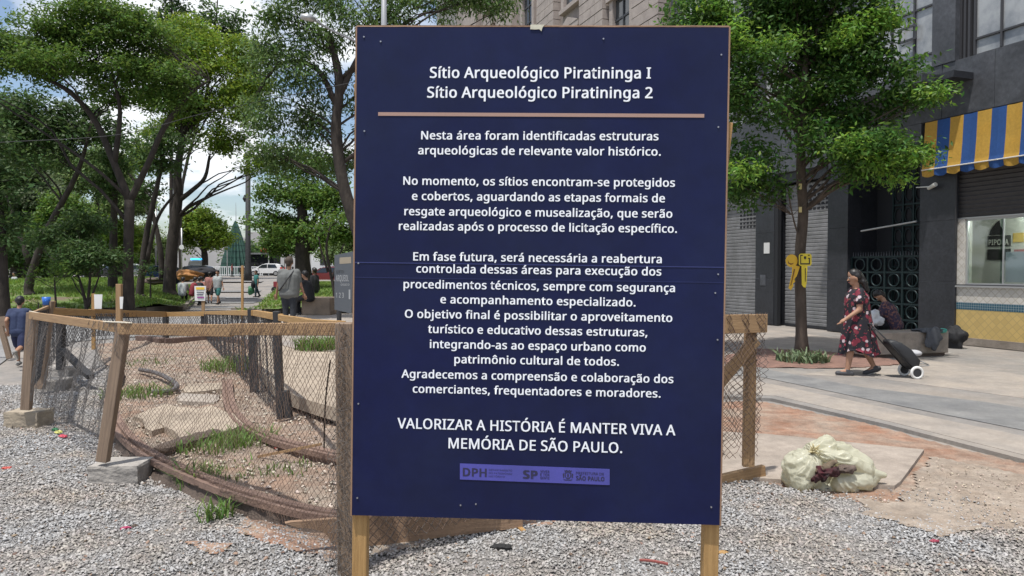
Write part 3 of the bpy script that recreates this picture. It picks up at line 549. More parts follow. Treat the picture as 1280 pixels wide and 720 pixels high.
GLYPHS = """
,268|190 109 192 105 186 82 178 56 169 29 160 2 149 -25 138 -52 127 -79 117 -105 106 -129 84 -129 63 -129 41 -129 48 -104 54 -76 60 -48 67 -19 73 10 78 38 83 67 88 93 91 116 122 116 154 116 185 116 187 112
-322|121 229 40 229 40 255 40 281 40 307 121 307 201 307 282 307 282 281 282 255 282 229 201 229
.268|72 30 72 54 72 79 78 96 90 106 102 116 116 121 133 121 150 121 165 116 177 106 190 96 196 79 196 54 196 30 190 13 177 2 165 -9 150 -14 133 -14 116 -14 102 -9 90 2 78 13
0572|523 435 523 358 523 300 519 248 510 203 501 158 487 119 468 87 450 56 425 32 394 15 364 -2 328 -10 285 -10 232 -10 187 5 152 34 117 63 91 105 74 160 57 216 49 281 49 358 49 435 57 501 72 556 88 611 113 653 148 682 183 710 228 725 285 725 338 725 383 711 418 682 453 652 480 611 497 556 514 501/137 423 137 358 137 293 142 238 151 195 161 152 177 119 198 97 220 76 249 65 285 65 321 65 350 76 371 97 393 118 409 151 419 194 429 238 434 293 434 358 434 423 429 477 419 520 409 563 393 596 371 617 350 639 321 650 285 650 249 650 220 639 198 617 177 596 161 563 151 520 142 477
1572|355 238 355 0 326 0 298 0 269 0 269 166 269 333 269 499 269 518 269 535 269 548 270 561 270 574 271 585 272 597 272 609 273 622 262 611 253 602 244 595 235 588 224 578 211 567 186 546 160 526 135 505 120 525 104 544 89 564 153 614 218 664 282 714 306 714 331 714 355 714 355 476
2572|520 27 520 0 363 0 205 0 48 0 48 24 48 49 48 73 110 136 173 199 235 262 271 298 301 330 326 358 351 386 369 413 382 440 395 467 401 497 401 529 401 568 389 598 366 618 343 639 312 649 275 649 240 649 210 643 183 631 157 619 130 602 103 581 87 601 72 620 56 640 75 656 95 670 117 683 140 696 164 706 190 713 217 720 245 724 275 724 320 724 358 716 390 701 422 686 447 664 464 635 482 607 491 573 491 534 491 497 483 462 468 429 453 396 431 364 404 333 377 301 345 267 308 231 258 182 209 133 159 84 159 83 159 81 159 80 279 80 400 80 520 80 520 53
3572|493 598 493 547 493 515 487 487 475 464 463 441 446 422 423 407 401 392 375 382 345 376 345 375 345 373 345 372 402 365 445 347 473 318 501 289 515 250 515 203 515 162 505 125 486 92 467 60 437 35 397 17 356 -1 304 -10 241 -10 204 -10 169 -7 137 -1 105 4 74 14 45 29 45 56 45 84 45 111 75 96 107 85 142 76 177 68 210 64 242 64 306 64 352 76 381 101 409 127 423 161 423 205 423 235 415 259 399 277 384 296 361 309 331 318 301 327 265 331 223 331 200 331 177 331 154 331 154 356 154 381 154 406 177 406 201 406 224 406 263 406 296 412 322 423 349 434 369 450 382 470 396 491 403 514 403 541 403 576 391 603 368 621 345 640 313 650 273 650 248 650 225 647 204 642 183 637 164 631 146 621 129 612 111 602 93 590 78 610 64 630 49 650 74 670 106 687 143 702 181 717 224 724 272 724 347 724 402 707 438 674 475 641
4572|552 188 552 162 517 162 483 162 448 162 448 108 448 54 448 0 420 0 391 0 363 0 363 54 363 108 363 162 249 162 135 162 21 162 21 187 21 212 21 237 133 397 245 558 357 718 387 718 418 718 448 718 448 559 448 400 448 241 483 241 517 241 552 241 552 215/363 391 363 466 363 483 363 499 363 513 364 528 364 541 365 554 366 567 366 579 366 590 367 602 367 613 368 624 367 624 365 624 364 624 359 611 352 598 344 583 336 568 328 556 321 546 250 444 178 343 107 241 192 241 278 241 363 241 363 316
5572|252 438 275 438 324 438 366 430 402 413 438 396 466 373 485 341 505 310 515 273 515 228 515 179 504 136 483 100 462 65 431 38 391 18 352 0 304 -10 248 -10 211 -10 177 -7 144 0 112 7 85 16 63 29 63 57 63 84 63 112 87 97 116 86 150 77 185 69 218 65 249 65 284 65 315 70 341 81 368 93 388 110 403 132 418 155 425 184 425 219 425 266 411 301 382 326 353 352 308 364 246 364 227 364 206 362 182 359 158 356 139 352 124 349 109 358 95 368 80 377 89 489 98 602 107 714 226 714 346 714 465 714 465 687 465 661 465 634 371 634 276 634 182 634 176 565 171 496 165 427 176 429 192 431 211 434 230 437
6572|55 252 55 305 55 346 58 387 63 427 69 467 79 505 93 540 107 576 126 608 151 635 176 663 207 685 244 700 282 716 328 724 382 724 396 724 411 723 428 722 446 721 459 718 470 715 470 690 470 665 470 640 458 644 444 647 429 649 414 651 399 652 384 652 338 652 300 644 269 629 238 614 214 593 196 566 179 539 166 509 158 474 150 439 145 402 143 363 145 363 147 363 149 363 159 379 172 393 187 406 202 419 221 429 242 436 264 443 289 447 318 447 359 447 396 438 426 421 457 405 482 380 499 347 516 315 525 276 525 230 525 181 516 138 497 102 478 66 452 38 418 19 385 0 345 -10 298 -10 264 -10 232 -4 203 9 174 22 148 41 125 67 103 93 86 126 73 165 61 205/272 64 297 64 339 64 373 77 399 104 425 131 438 173 438 230 438 275 426 311 403 338 380 365 346 378 300 378 269 378 241 372 218 358 195 345 176 329 163 309 151 289 144 268 144 247 144 225 147 203 153 182 160 161 170 141 182 123 195 105 211 91 230 80 250 69
7572|168 0 136 0 234 211 331 423 429 634 301 634 172 634 44 634 44 661 44 687 44 714 204 714 363 714 523 714 523 691 523 669 523 646 426 431 330 215 233 0 201 0
8572|244 724 285 724 327 724 364 717 396 704 428 691 453 672 471 647 490 622 499 590 499 553 499 524 493 499 480 478 468 457 452 438 431 421 410 405 388 391 363 378 392 364 419 348 443 330 467 313 486 292 500 269 515 246 522 218 522 185 522 145 512 110 493 81 474 53 446 30 411 14 376 -2 335 -10 288 -10 237 -10 193 -2 157 13 122 28 95 50 76 78 58 107 49 141 49 182 49 215 56 243 69 267 83 291 101 312 124 329 147 346 171 361 197 373 174 386 153 401 133 418 114 435 99 455 88 477 77 499 72 525 72 554 72 591 81 621 100 646 119 671 144 691 176 704 208 717/135 206 135 181 135 146 147 117 172 94 197 71 235 60 286 60 335 60 372 71 397 94 423 117 436 147 436 184 436 207 430 228 417 245 405 263 388 279 365 293 343 307 317 320 286 331 281 333 275 335 270 337 241 324 216 311 196 296 176 281 161 265 150 246 140 227/323 653 284 653 247 653 217 644 193 626 170 609 158 583 158 550 158 525 164 505 175 488 187 471 203 457 223 445 243 434 265 423 289 412 312 422 333 433 351 445 370 457 384 471 395 488 406 505 412 526 412 550 412 583 400 609 377 626 354 644
9572|520 462 520 409 520 368 517 328 511 287 506 247 496 209 482 173 468 138 449 106 424 78 399 51 368 29 330 13 292 -2 246 -10 192 -10 179 -10 163 -9 145 -7 128 -6 113 -3 102 0 102 25 102 50 102 75 114 71 128 68 144 65 160 63 175 62 190 62 237 62 275 70 305 85 336 100 360 121 378 147 396 174 409 204 417 239 425 274 430 311 431 350 429 350 427 350 425 350 415 335 402 321 387 308 372 295 353 285 331 278 310 271 284 267 255 267 214 267 178 275 147 292 117 309 92 334 75 366 59 398 50 437 50 483 50 533 60 576 78 612 97 648 124 676 158 695 192 714 232 724 278 724 312 724 344 717 373 704 402 691 428 672 450 646 472 620 489 587 501 548 514 509/303 650 278 650 237 650 203 636 176 609 150 582 137 540 137 484 137 438 148 402 171 375 193 349 227 336 274 336 306 336 334 342 357 355 380 368 398 385 411 405 424 425 431 446 431 467 431 488 428 510 421 531 415 553 406 573 393 591 380 609 364 623 345 634 326 645
A639|576 0 545 0 516 74 488 147 459 221 365 221 270 221 176 221 148 147 119 74 91 0 61 0 30 0 0 0 93 239 186 478 279 717 306 717 333 717 360 717 453 478 545 239 638 0 607 0/379 445 352 517 350 522 347 532 342 546 337 560 333 574 328 589 324 604 321 616 318 624 315 611 311 597 307 583 304 570 300 557 296 546 293 535 290 525 287 517 260 445 233 373 206 301 281 301 357 301 432 301 405 373
B650|233 714 301 714 390 714 458 701 503 674 549 648 572 602 572 537 572 509 567 484 556 462 546 441 531 423 510 408 490 394 465 384 436 379 436 377 436 376 436 374 466 369 493 361 517 348 542 335 561 317 575 294 589 271 596 240 596 203 596 160 586 123 566 92 546 62 517 39 480 23 443 8 399 0 348 0 264 0 181 0 97 0 97 238 97 476 97 714 165 714/275 410 319 410 380 410 422 420 445 439 468 459 479 488 479 527 479 566 465 594 437 611 410 629 366 637 305 637 266 637 226 637 187 637 187 561 187 486 187 410 231 410/233 335 187 335 187 249 187 162 187 76 235 76 283 76 331 76 394 76 438 88 463 113 488 138 500 170 500 210 500 235 494 257 483 276 472 295 454 309 428 319 403 330 368 335 324 335 278 335
C632|435 645 403 645 365 645 331 638 300 625 269 612 243 593 222 568 201 543 184 513 173 477 162 442 156 402 156 357 156 298 165 247 183 204 202 161 229 127 265 104 302 81 347 69 402 69 433 69 463 72 491 77 519 82 546 89 573 97 573 71 573 45 573 19 546 9 519 2 490 -3 462 -8 428 -10 389 -10 316 -10 256 5 207 35 158 65 122 108 97 163 73 218 61 283 61 358 61 412 69 461 83 506 98 551 121 589 149 622 178 655 214 680 257 698 300 715 349 724 404 724 441 724 476 720 510 713 544 706 574 695 601 682 589 657 577 631 565 606 543 616 519 625 491 633 464 641
D730|669 441 669 364 669 284 654 217 624 163 595 109 552 68 497 41 442 14 375 0 296 0 230 0 163 0 97 0 97 238 97 476 97 714 170 714 244 714 317 714 389 714 451 701 504 674 557 647 597 608 626 556 655 505/574 267 574 361 574 424 563 476 542 517 521 558 491 588 450 607 410 627 361 637 304 637 265 637 226 637 187 637 187 450 187 264 187 77 219 77 252 77 284 77 381 77 453 101 501 148 550 196
E556|496 26 496 0 363 0 230 0 97 0 97 238 97 476 97 714 230 714 363 714 496 714 496 688 496 661 496 635 393 635 290 635 187 635 187 561 187 486 187 412 284 412 381 412 478 412 478 386 478 360 478 334 381 334 284 334 187 334 187 249 187 164 187 79 290 79 393 79 496 79 496 53
F519|187 101 187 0 157 0 127 0 97 0 97 238 97 476 97 714 230 714 363 714 496 714 496 688 496 661 496 635 393 635 290 635 187 635 187 551 187 466 187 382 284 382 380 382 477 382 477 356 477 329 477 303 380 303 284 303 187 303 187 202
G728|407 350 407 377 489 377 572 377 654 377 654 260 654 144 654 27 615 14 576 5 537 -1 498 -7 453 -10 403 -10 329 -10 267 5 216 34 165 64 127 106 100 161 74 217 61 282 61 357 61 432 76 496 105 551 134 606 177 648 231 678 286 709 353 724 431 724 471 724 509 720 544 713 580 706 613 695 644 682 633 656 621 630 610 604 585 615 556 625 524 633 493 641 460 645 426 645 369 645 321 633 280 610 239 587 208 554 187 510 166 468 155 416 155 357 155 300 164 250 182 206 201 163 230 129 269 104 308 80 360 68 424 68 455 68 482 70 504 73 526 76 546 80 564 85 564 156 564 226 564 297 512 297 459 297 407 297 407 324
H741|643 238 643 0 613 0 583 0 553 0 553 111 553 222 553 333 431 333 309 333 187 333 187 222 187 111 187 0 157 0 127 0 97 0 97 238 97 476 97 714 127 714 157 714 187 714 187 613 187 513 187 412 309 412 431 412 553 412 553 513 553 613 553 714 583 714 613 714 643 714 643 476
I339|298 17 298 0 212 0 126 0 40 0 40 17 40 35 40 52 68 58 96 65 124 71 124 261 124 452 124 642 96 649 68 655 40 662 40 679 40 697 40 714 126 714 212 714 298 714 298 697 298 679 298 662 270 655 242 649 214 642 214 452 214 261 214 71 242 65 270 58 298 52 298 35
J273|33 -190 -4 -190 -20 -190 -34 -189 -46 -186 -58 -184 -69 -181 -78 -177 -78 -152 -78 -126 -78 -101 -67 -104 -56 -106 -44 -108 -32 -110 -19 -111 -6 -111 11 -111 26 -108 42 -101 56 -94 69 -83 78 -66 87 -49 92 -26 92 4 92 241 92 477 92 714 122 714 152 714 182 714 182 480 182 245 182 11 182 -35 174 -73 159 -102 144 -132 122 -154 94 -168 66 -183
K619|521 134 619 0 584 0 548 0 513 0 429 114 344 227 260 341 236 320 211 298 187 277 187 185 187 92 187 0 157 0 127 0 97 0 97 238 97 476 97 714 127 714 157 714 187 714 187 597 187 479 187 362 207 385 227 407 248 430 269 453 289 475 310 498 374 570 439 642 503 714 538 714 573 714 608 714 514 610 419 507 325 403 423 269
L524|231 0 97 0 97 238 97 476 97 714 127 714 157 714 187 714 187 503 187 291 187 80 291 80 395 80 499 80 499 53 499 27 499 0 365 0
M907|437 0 412 0 334 209 255 417 177 626 176 626 174 626 173 626 174 613 175 596 176 575 177 554 178 532 179 507 180 483 180 458 180 433 180 289 180 144 180 0 152 0 125 0 97 0 97 238 97 476 97 714 141 714 186 714 230 714 303 519 377 324 450 129 451 129 453 129 454 129 529 324 603 519 678 714 722 714 766 714 810 714 810 476 810 238 810 0 780 0 751 0 721 0 721 146 721 293 721 439 721 462 721 485 722 508 723 532 724 553 725 573 726 594 727 611 728 625 727 625 725 625 724 625 645 417 565 208 486 0 461 0
N760|663 238 663 0 628 0 593 0 558 0 431 198 303 395 176 593 175 593 173 593 172 593 173 578 175 559 175 538 176 517 178 495 178 471 179 448 180 424 180 399 180 266 180 133 180 0 152 0 125 0 97 0 97 238 97 476 97 714 132 714 166 714 201 714 328 517 455 320 582 123 583 123 585 123 586 123 585 134 584 150 583 171 582 192 581 216 580 241 579 266 579 290 579 311 579 445 579 580 579 714 607 714 635 714 663 714 663 476
O781|720 432 720 358 720 303 713 252 699 207 685 163 664 124 636 91 609 58 574 33 533 16 492 -1 445 -10 391 -10 335 -10 286 -1 245 16 204 34 169 59 142 91 115 124 94 163 81 208 68 253 61 304 61 359 61 432 73 496 97 551 121 606 157 648 206 679 255 710 317 725 392 725 463 725 523 710 572 679 621 649 658 607 682 551 707 496/156 418 156 358 156 298 164 246 181 203 198 160 223 126 258 103 293 80 338 68 391 68 445 68 489 80 523 103 558 126 583 160 600 203 617 246 625 298 625 358 625 448 606 518 569 569 532 620 473 646 392 646 338 646 294 634 258 611 223 588 198 555 181 512 164 469
P605|223 714 286 714 379 714 447 696 490 659 533 622 554 571 554 504 554 475 549 446 539 419 530 392 514 368 492 347 470 326 441 309 404 296 367 284 322 278 269 278 242 278 214 278 187 278 187 185 187 93 187 0 157 0 127 0 97 0 97 238 97 476 97 714 160 714/341 637 278 637 248 637 217 637 187 637 187 543 187 449 187 355 211 355 235 355 259 355 304 355 342 360 372 369 402 379 424 395 439 416 454 437 461 465 461 500 461 546 446 580 417 603 388 626
Q781|720 432 720 358 720 300 712 247 697 200 681 153 658 113 627 80 596 47 558 23 512 8 569 -51 626 -111 683 -170 640 -170 597 -170 554 -170 508 -116 462 -63 416 -9 412 -9 408 -9 403 -9 399 -10 395 -10 391 -10 335 -10 286 -1 245 16 204 34 169 59 142 91 115 124 94 163 81 208 68 253 61 304 61 359 61 432 73 496 97 551 121 606 157 648 206 679 255 710 317 725 392 725 463 725 523 710 572 679 621 649 658 607 682 551 707 496/156 418 156 358 156 298 164 246 181 203 198 160 223 126 258 103 293 80 338 68 391 68 445 68 489 80 523 103 558 126 583 160 600 203 617 246 625 298 625 358 625 448 606 518 569 569 532 620 473 646 392 646 338 646 294 634 258 611 223 588 198 555 181 512 164 469
R622|228 714 294 714 353 714 402 706 440 691 479 676 507 654 526 624 545 594 554 556 554 511 554 473 547 441 533 416 519 391 501 370 479 355 458 341 435 329 411 320 476 213 542 107 607 0 572 0 537 0 502 0 444 98 387 197 329 295 282 295 234 295 187 295 187 197 187 98 187 0 157 0 127 0 97 0 97 238 97 476 97 714 163 714/328 636 289 636 255 636 221 636 187 636 187 548 187 459 187 371 223 371 258 371 294 371 352 371 394 382 421 405 448 428 461 462 461 507 461 538 455 563 442 582 430 601 411 614 386 623 361 632
S549|502 228 502 191 502 148 492 112 471 82 450 53 421 30 382 14 344 -2 299 -10 247 -10 220 -10 195 -9 171 -6 146 -3 124 1 104 5 84 10 66 17 51 24 51 53 51 81 51 110 75 99 105 90 140 81 176 72 213 68 251 68 286 68 316 73 340 82 364 91 382 105 394 122 406 139 412 160 412 183 412 206 407 226 397 242 387 258 370 273 345 286 321 300 287 314 244 330 213 341 187 354 163 366 140 379 121 394 106 411 91 428 79 447 71 468 64 489 60 514 60 542 60 580 70 612 89 639 108 666 135 687 169 702 204 717 243 724 288 724 327 724 363 720 396 713 429 706 458 696 485 684 476 658 466 633 457 607 432 618 405 627 376 634 347 641 317 645 286 645 256 645 231 641 211 632 191 623 176 611 166 595 156 580 151 562 151 541 151 517 156 497 166 481 176 465 192 451 215 438 238 425 268 411 307 397 349 382 384 365 413 347 442 330 464 309 479 284 494 259
T556|323 212 323 0 293 0 263 0 233 0 233 212 233 423 233 635 159 635 84 635 10 635 10 661 10 688 10 714 188 714 367 714 545 714 545 688 545 661 545 635 471 635 397 635 323 635 323 423
U731|640 406 640 252 640 203 630 158 610 118 590 79 559 47 518 24 477 1 425 -10 362 -10 273 -10 206 14 159 62 113 111 90 175 90 254 90 407 90 561 90 714 120 714 150 714 180 714 180 560 180 405 180 251 180 193 195 148 226 116 257 84 304 68 367 68 410 68 445 76 472 91 499 107 519 129 532 156 545 184 551 216 551 252 551 406 551 560 551 714 581 714 610 714 640 714 640 560
V600|568 714 600 714 515 476 430 238 345 0 315 0 285 0 255 0 170 238 85 476 0 714 31 714 63 714 94 714 148 561 201 409 255 256 262 237 269 218 274 200 279 182 284 165 288 148 293 132 297 116 300 100 303 116 307 132 311 149 316 166 321 183 326 201 332 219 338 238 345 258 398 410 452 562 505 714 537 714
X586|503 125 582 0 548 0 514 0 480 0 417 103 354 207 291 310 227 207 163 103 99 0 67 0 36 0 4 0 83 124 162 248 241 372 167 486 93 600 19 714 52 714 86 714 119 714 177 621 236 527 294 434 353 527 411 621 470 714 502 714 533 714 565 714 491 601 418 487 344 374 423 249
Z572|533 27 533 0 368 0 203 0 38 0 38 23 38 45 38 68 163 257 289 445 414 634 293 634 171 634 50 634 50 661 50 687 50 714 208 714 365 714 523 714 523 691 523 669 523 646 398 457 272 269 147 80 276 80 404 80 533 80 533 53
a561|253 545 288 545 353 545 402 531 433 502 464 473 480 428 480 365 480 243 480 122 480 0 459 0 437 0 416 0 410 25 405 51 399 76 398 76 396 76 395 76 380 57 364 40 347 27 331 14 312 5 291 -1 270 -7 245 -10 215 -10 183 -10 154 -4 128 7 103 18 83 36 68 59 53 83 46 113 46 149 46 202 67 243 109 272 151 301 216 317 303 320 333 321 364 322 394 323 394 334 394 344 394 355 394 400 384 431 365 448 346 465 318 474 283 474 255 474 228 470 203 461 178 453 154 444 132 433 123 455 114 477 105 499 128 512 156 522 188 531 220 540/340 260 314 259 247 256 201 246 175 227 150 208 137 182 137 148 137 118 146 96 164 82 183 68 206 61 235 61 280 61 318 73 348 98 378 123 393 162 393 214 393 230 393 246 393 262 367 261
b615|173 637 173 575 173 552 172 531 171 511 171 492 169 476 168 465 170 465 171 465 173 465 188 488 209 507 236 522 263 537 297 545 339 545 406 545 459 522 499 475 540 429 560 360 560 268 560 207 551 155 532 114 514 73 488 42 455 21 422 0 383 -10 339 -10 297 -10 263 -2 236 13 209 28 188 47 173 68 171 68 168 68 166 68 160 45 154 23 148 0 127 0 106 0 85 0 85 253 85 507 85 760 114 760 144 760 173 760 173 698/373 472 324 472 286 472 256 465 234 450 212 436 196 414 187 384 178 355 173 317 173 271 173 270 173 268 173 267 173 201 184 150 205 115 227 80 267 63 326 63 374 63 410 81 433 116 457 151 469 202 469 269 469 336 457 387 433 421 410 455
c480|331 -10 300 -10 253 -10 210 0 173 19 136 38 107 68 86 109 65 150 55 202 55 265 55 331 66 385 88 426 110 467 140 498 177 517 215 536 258 546 306 546 333 546 360 543 385 537 410 532 431 525 447 517 438 493 429 468 420 444 404 450 385 456 364 461 343 466 323 469 304 469 268 469 238 461 215 446 192 431 174 408 163 378 152 348 146 311 146 266 146 223 152 187 163 157 174 127 191 104 214 89 237 74 265 66 299 66 328 66 354 69 376 75 399 81 419 88 438 97 438 71 438 45 438 19 420 10 400 3 378 -2 357 -7
d615|303 -10 275 -10 208 -10 155 13 115 59 75 106 55 175 55 267 55 359 75 428 115 475 156 522 209 546 276 546 304 546 328 542 349 535 370 528 388 519 403 507 418 495 431 482 442 467 444 467 446 467 448 467 447 476 446 488 444 505 443 522 442 536 442 546 442 617 442 689 442 760 471 760 501 760 530 760 530 507 530 253 530 0 506 0 483 0 459 0 455 24 450 48 446 72 445 72 443 72 442 72 431 57 418 43 403 30 388 18 370 8 349 1 327 -6/241 63 289 63 346 63 385 79 408 109 431 141 443 187 443 250 443 255 443 261 443 266 443 333 432 384 410 419 388 455 347 473 288 473 241 473 205 454 181 416 158 379 146 328 146 265 146 201 158 151 181 116 205 81
e564|245 546 292 546 338 546 377 536 410 516 443 496 469 468 486 431 504 395 513 353 513 304 513 286 513 269 513 251 391 251 268 251 146 251 147 190 163 144 192 112 222 81 264 65 317 65 351 65 381 68 407 74 434 81 461 90 489 102 489 76 489 51 489 25 462 13 435 4 408 -1 381 -7 350 -10 313 -10 262 -10 218 0 178 21 139 42 109 72 87 113 66 154 55 205 55 264 55 323 65 373 84 415 104 457 132 489 167 512 203 535/321 474 291 474 249 474 216 460 191 433 167 406 153 369 148 321 239 321 330 321 421 321 421 352 416 378 407 401 398 424 384 442 365 454 345 467
f344|332 491 332 468 287 468 242 468 197 468 197 312 197 156 197 0 168 0 138 0 109 0 109 156 109 312 109 468 78 468 46 468 15 468 15 482 15 495 15 509 46 519 78 529 109 539 109 549 109 560 109 570 109 616 116 653 129 682 143 711 163 732 189 745 215 758 246 765 283 765 304 765 324 763 341 759 359 756 374 752 387 747 379 724 372 701 364 678 353 681 341 685 327 688 313 691 299 693 284 693 255 693 233 683 218 663 204 644 197 613 197 571 197 559 197 548 197 536 242 536 287 536 332 536 332 513
g615|206 546 275 546 310 546 342 539 370 526 399 513 423 492 443 465 445 465 446 465 448 465 452 489 456 512 460 536 483 536 507 536 530 536 530 354 530 173 530 -9 530 -60 521 -102 504 -136 487 -171 460 -197 425 -214 390 -231 345 -240 290 -240 251 -240 216 -237 183 -231 151 -226 122 -217 97 -206 97 -179 97 -152 97 -125 122 -138 152 -149 186 -156 220 -163 256 -167 295 -167 341 -167 377 -153 403 -126 430 -99 443 -63 443 -16 443 -9 443 -2 443 5 443 13 443 24 444 40 445 55 445 65 446 71 445 71 443 71 442 71 423 44 400 23 373 10 345 -3 313 -10 276 -10 207 -10 152 14 113 63 74 112 55 180 55 267 55 352 74 420 113 470 152 521/323 472 287 472 257 472 231 464 210 448 190 432 174 409 163 378 151 347 146 310 146 266 146 200 158 149 182 114 207 79 242 62 289 62 316 62 340 65 359 72 378 79 394 90 407 105 420 120 429 140 435 163 441 186 444 214 444 246 444 253 444 260 444 267 444 316 438 355 427 385 416 415 399 437 376 451 353 465
h618|173 611 173 537 173 524 172 511 171 498 171 485 169 473 168 462 170 462 172 462 174 462 185 481 200 496 217 508 234 520 254 529 275 535 296 542 318 545 341 545 384 545 420 538 449 524 479 511 500 490 515 461 530 432 537 395 537 349 537 233 537 116 537 0 508 0 479 0 450 0 450 114 450 229 450 343 450 386 440 419 421 440 402 461 371 472 330 472 290 472 259 464 236 449 213 434 197 412 187 383 178 354 173 319 173 277 173 185 173 92 173 0 144 0 114 0 85 0 85 253 85 507 85 760 114 760 144 760 173 760 173 686
i258|144 536 173 536 173 357 173 179 173 0 144 0 114 0 85 0 85 179 85 357 85 536 114 536/115 737 130 737 143 737 155 732 165 723 176 714 181 700 181 681 181 662 176 648 165 639 155 630 143 625 130 625 115 625 103 630 93 639 83 648 78 662 78 681 78 700 83 714 93 723 103 732
j258|57 -240 22 -240 5 -240 -9 -239 -22 -236 -35 -234 -46 -231 -55 -228 -55 -204 -55 -181 -55 -157 -45 -160 -35 -162 -24 -164 -13 -166 -2 -167 11 -167 32 -167 50 -161 64 -149 78 -138 85 -116 85 -83 85 123 85 330 85 536 114 536 144 536 173 536 173 331 173 125 173 -80 173 -113 168 -142 157 -166 146 -190 130 -208 108 -221 86 -234/78 662 78 681 78 700 83 714 93 723 103 732 115 737 130 737 143 737 155 732 165 723 176 714 181 700 181 681 181 662 176 648 165 639 155 630 143 625 130 625 115 625 103 630 93 639 83 648
l258|173 253 173 0 144 0 114 0 85 0 85 253 85 507 85 760 114 760 144 760 173 760 173 507
m935|638 546 673 546 734 546 779 530 809 499 839 468 854 418 854 349 854 233 854 116 854 0 825 0 796 0 767 0 767 115 767 230 767 345 767 387 758 419 740 440 723 461 695 472 658 472 606 472 569 457 546 427 524 397 513 353 513 296 513 197 513 99 513 0 484 0 455 0 426 0 426 115 426 230 426 345 426 373 422 396 414 415 406 435 394 449 378 458 362 467 341 472 316 472 280 472 252 464 231 449 210 434 196 413 186 384 177 355 173 320 173 278 173 185 173 93 173 0 144 0 114 0 85 0 85 179 85 357 85 536 109 536 132 536 156 536 160 512 165 487 169 463 171 463 172 463 174 463 185 482 199 497 215 509 232 522 250 531 270 537 290 543 311 546 332 546 373 546 408 539 435 524 463 509 483 487 496 456 498 456 499 456 501 456 519 487 543 509 574 524 605 539
n618|320 546 343 546 407 546 455 530 488 499 521 468 537 418 537 349 537 233 537 116 537 0 508 0 479 0 450 0 450 114 450 229 450 343 450 386 440 419 421 440 402 461 371 472 330 472 271 472 230 455 207 422 184 389 173 341 173 278 173 185 173 93 173 0 144 0 114 0 85 0 85 179 85 357 85 536 109 536 132 536 156 536 160 512 165 487 169 463 171 463 172 463 174 463 186 482 201 497 218 509 236 522 256 531 277 537 298 543
o605|551 328 551 269 551 224 545 185 533 150 522 116 505 87 483 63 462 39 435 21 405 8 373 -4 339 -10 301 -10 266 -10 233 -4 203 8 173 21 147 39 125 63 103 87 86 116 73 150 61 185 55 224 55 269 55 328 65 378 85 419 105 460 134 492 171 513 208 535 253 546 304 546 353 546 395 535 432 513 470 492 498 460 519 419 540 378/146 332 146 269 146 227 151 190 163 159 174 128 191 105 214 88 237 71 267 63 303 63 339 63 369 71 392 88 415 105 432 129 443 159 454 190 460 227 460 269 460 312 454 348 443 378 432 408 414 431 391 447 368 464 339 472 302 472 247 472 208 454 183 418 158 382
p615|311 546 340 546 406 546 459 523 499 477 540 431 560 362 560 269 560 208 551 157 532 115 514 74 488 42 455 21 422 1 384 -10 339 -10 312 -10 287 -6 266 1 245 8 226 18 211 29 196 41 184 54 173 68 171 68 169 68 167 68 168 57 170 42 171 25 172 8 173 -7 173 -20 173 -93 173 -167 173 -240 144 -240 114 -240 85 -240 85 19 85 277 85 536 109 536 133 536 157 536 161 512 165 487 169 463 170 463 172 463 173 463 184 478 197 492 211 505 226 518 244 528 265 535 286 542/373 472 324 472 288 472 259 465 237 451 215 438 199 417 189 390 179 363 174 328 173 286 173 280 173 275 173 269 173 225 178 188 187 157 196 126 212 103 234 87 257 71 287 63 326 63 359 63 385 72 406 90 428 108 443 132 453 163 464 194 469 230 469 270 469 331 457 380 433 417 410 454
q615|442 -87 442 -11 442 1 442 15 443 31 444 47 445 61 447 72 445 72 443 72 441 72 426 49 404 30 377 14 350 -2 316 -10 273 -10 208 -10 156 13 115 59 75 106 55 175 55 267 55 328 64 380 83 421 102 462 128 493 161 514 194 535 233 546 276 546 318 546 352 538 379 522 406 506 427 486 443 463 444 463 446 463 447 463 451 487 456 512 460 536 483 536 507 536 530 536 530 277 530 19 530 -240 501 -240 471 -240 442 -240 442 -164/241 63 290 63 327 63 356 70 378 83 401 96 417 117 427 144 437 172 442 207 443 248 443 254 443 260 443 266 443 334 432 386 409 420 386 455 346 473 288 473 240 473 204 454 181 416 158 379 146 328 146 265 146 202 158 152 181 116 205 81
r413|310 546 335 546 345 546 356 546 367 544 379 543 389 542 398 540 394 513 391 486 387 459 378 461 369 463 358 464 348 465 338 466 329 466 308 466 289 462 270 453 251 444 235 432 220 416 205 401 194 382 185 360 177 338 173 313 173 286 173 191 173 95 173 0 144 0 114 0 85 0 85 179 85 357 85 536 109 536 133 536 157 536 160 503 164 471 167 438 168 438 170 438 171 438 182 458 196 476 212 492 228 509 246 522 267 531 288 541
s479|434 177 434 148 434 113 425 84 408 61 391 38 366 20 334 8 302 -4 264 -10 220 -10 183 -10 150 -7 123 -1 97 5 73 13 52 24 52 51 52 77 52 104 73 93 99 83 129 74 160 65 191 61 222 61 267 61 299 68 319 82 339 97 349 116 349 140 349 153 345 165 338 176 331 187 317 197 298 208 280 219 252 230 217 244 182 257 153 271 128 284 103 297 84 313 71 332 58 351 51 375 51 404 51 449 69 484 106 509 143 534 192 546 252 546 285 546 315 543 343 536 372 530 398 521 423 510 413 487 403 463 393 440 370 449 347 457 322 464 297 471 272 474 246 474 210 474 182 468 163 456 144 445 135 429 135 409 135 394 139 382 148 371 157 361 171 351 191 341 212 332 239 320 273 307 307 294 336 281 360 268 384 255 402 238 415 219 428 201
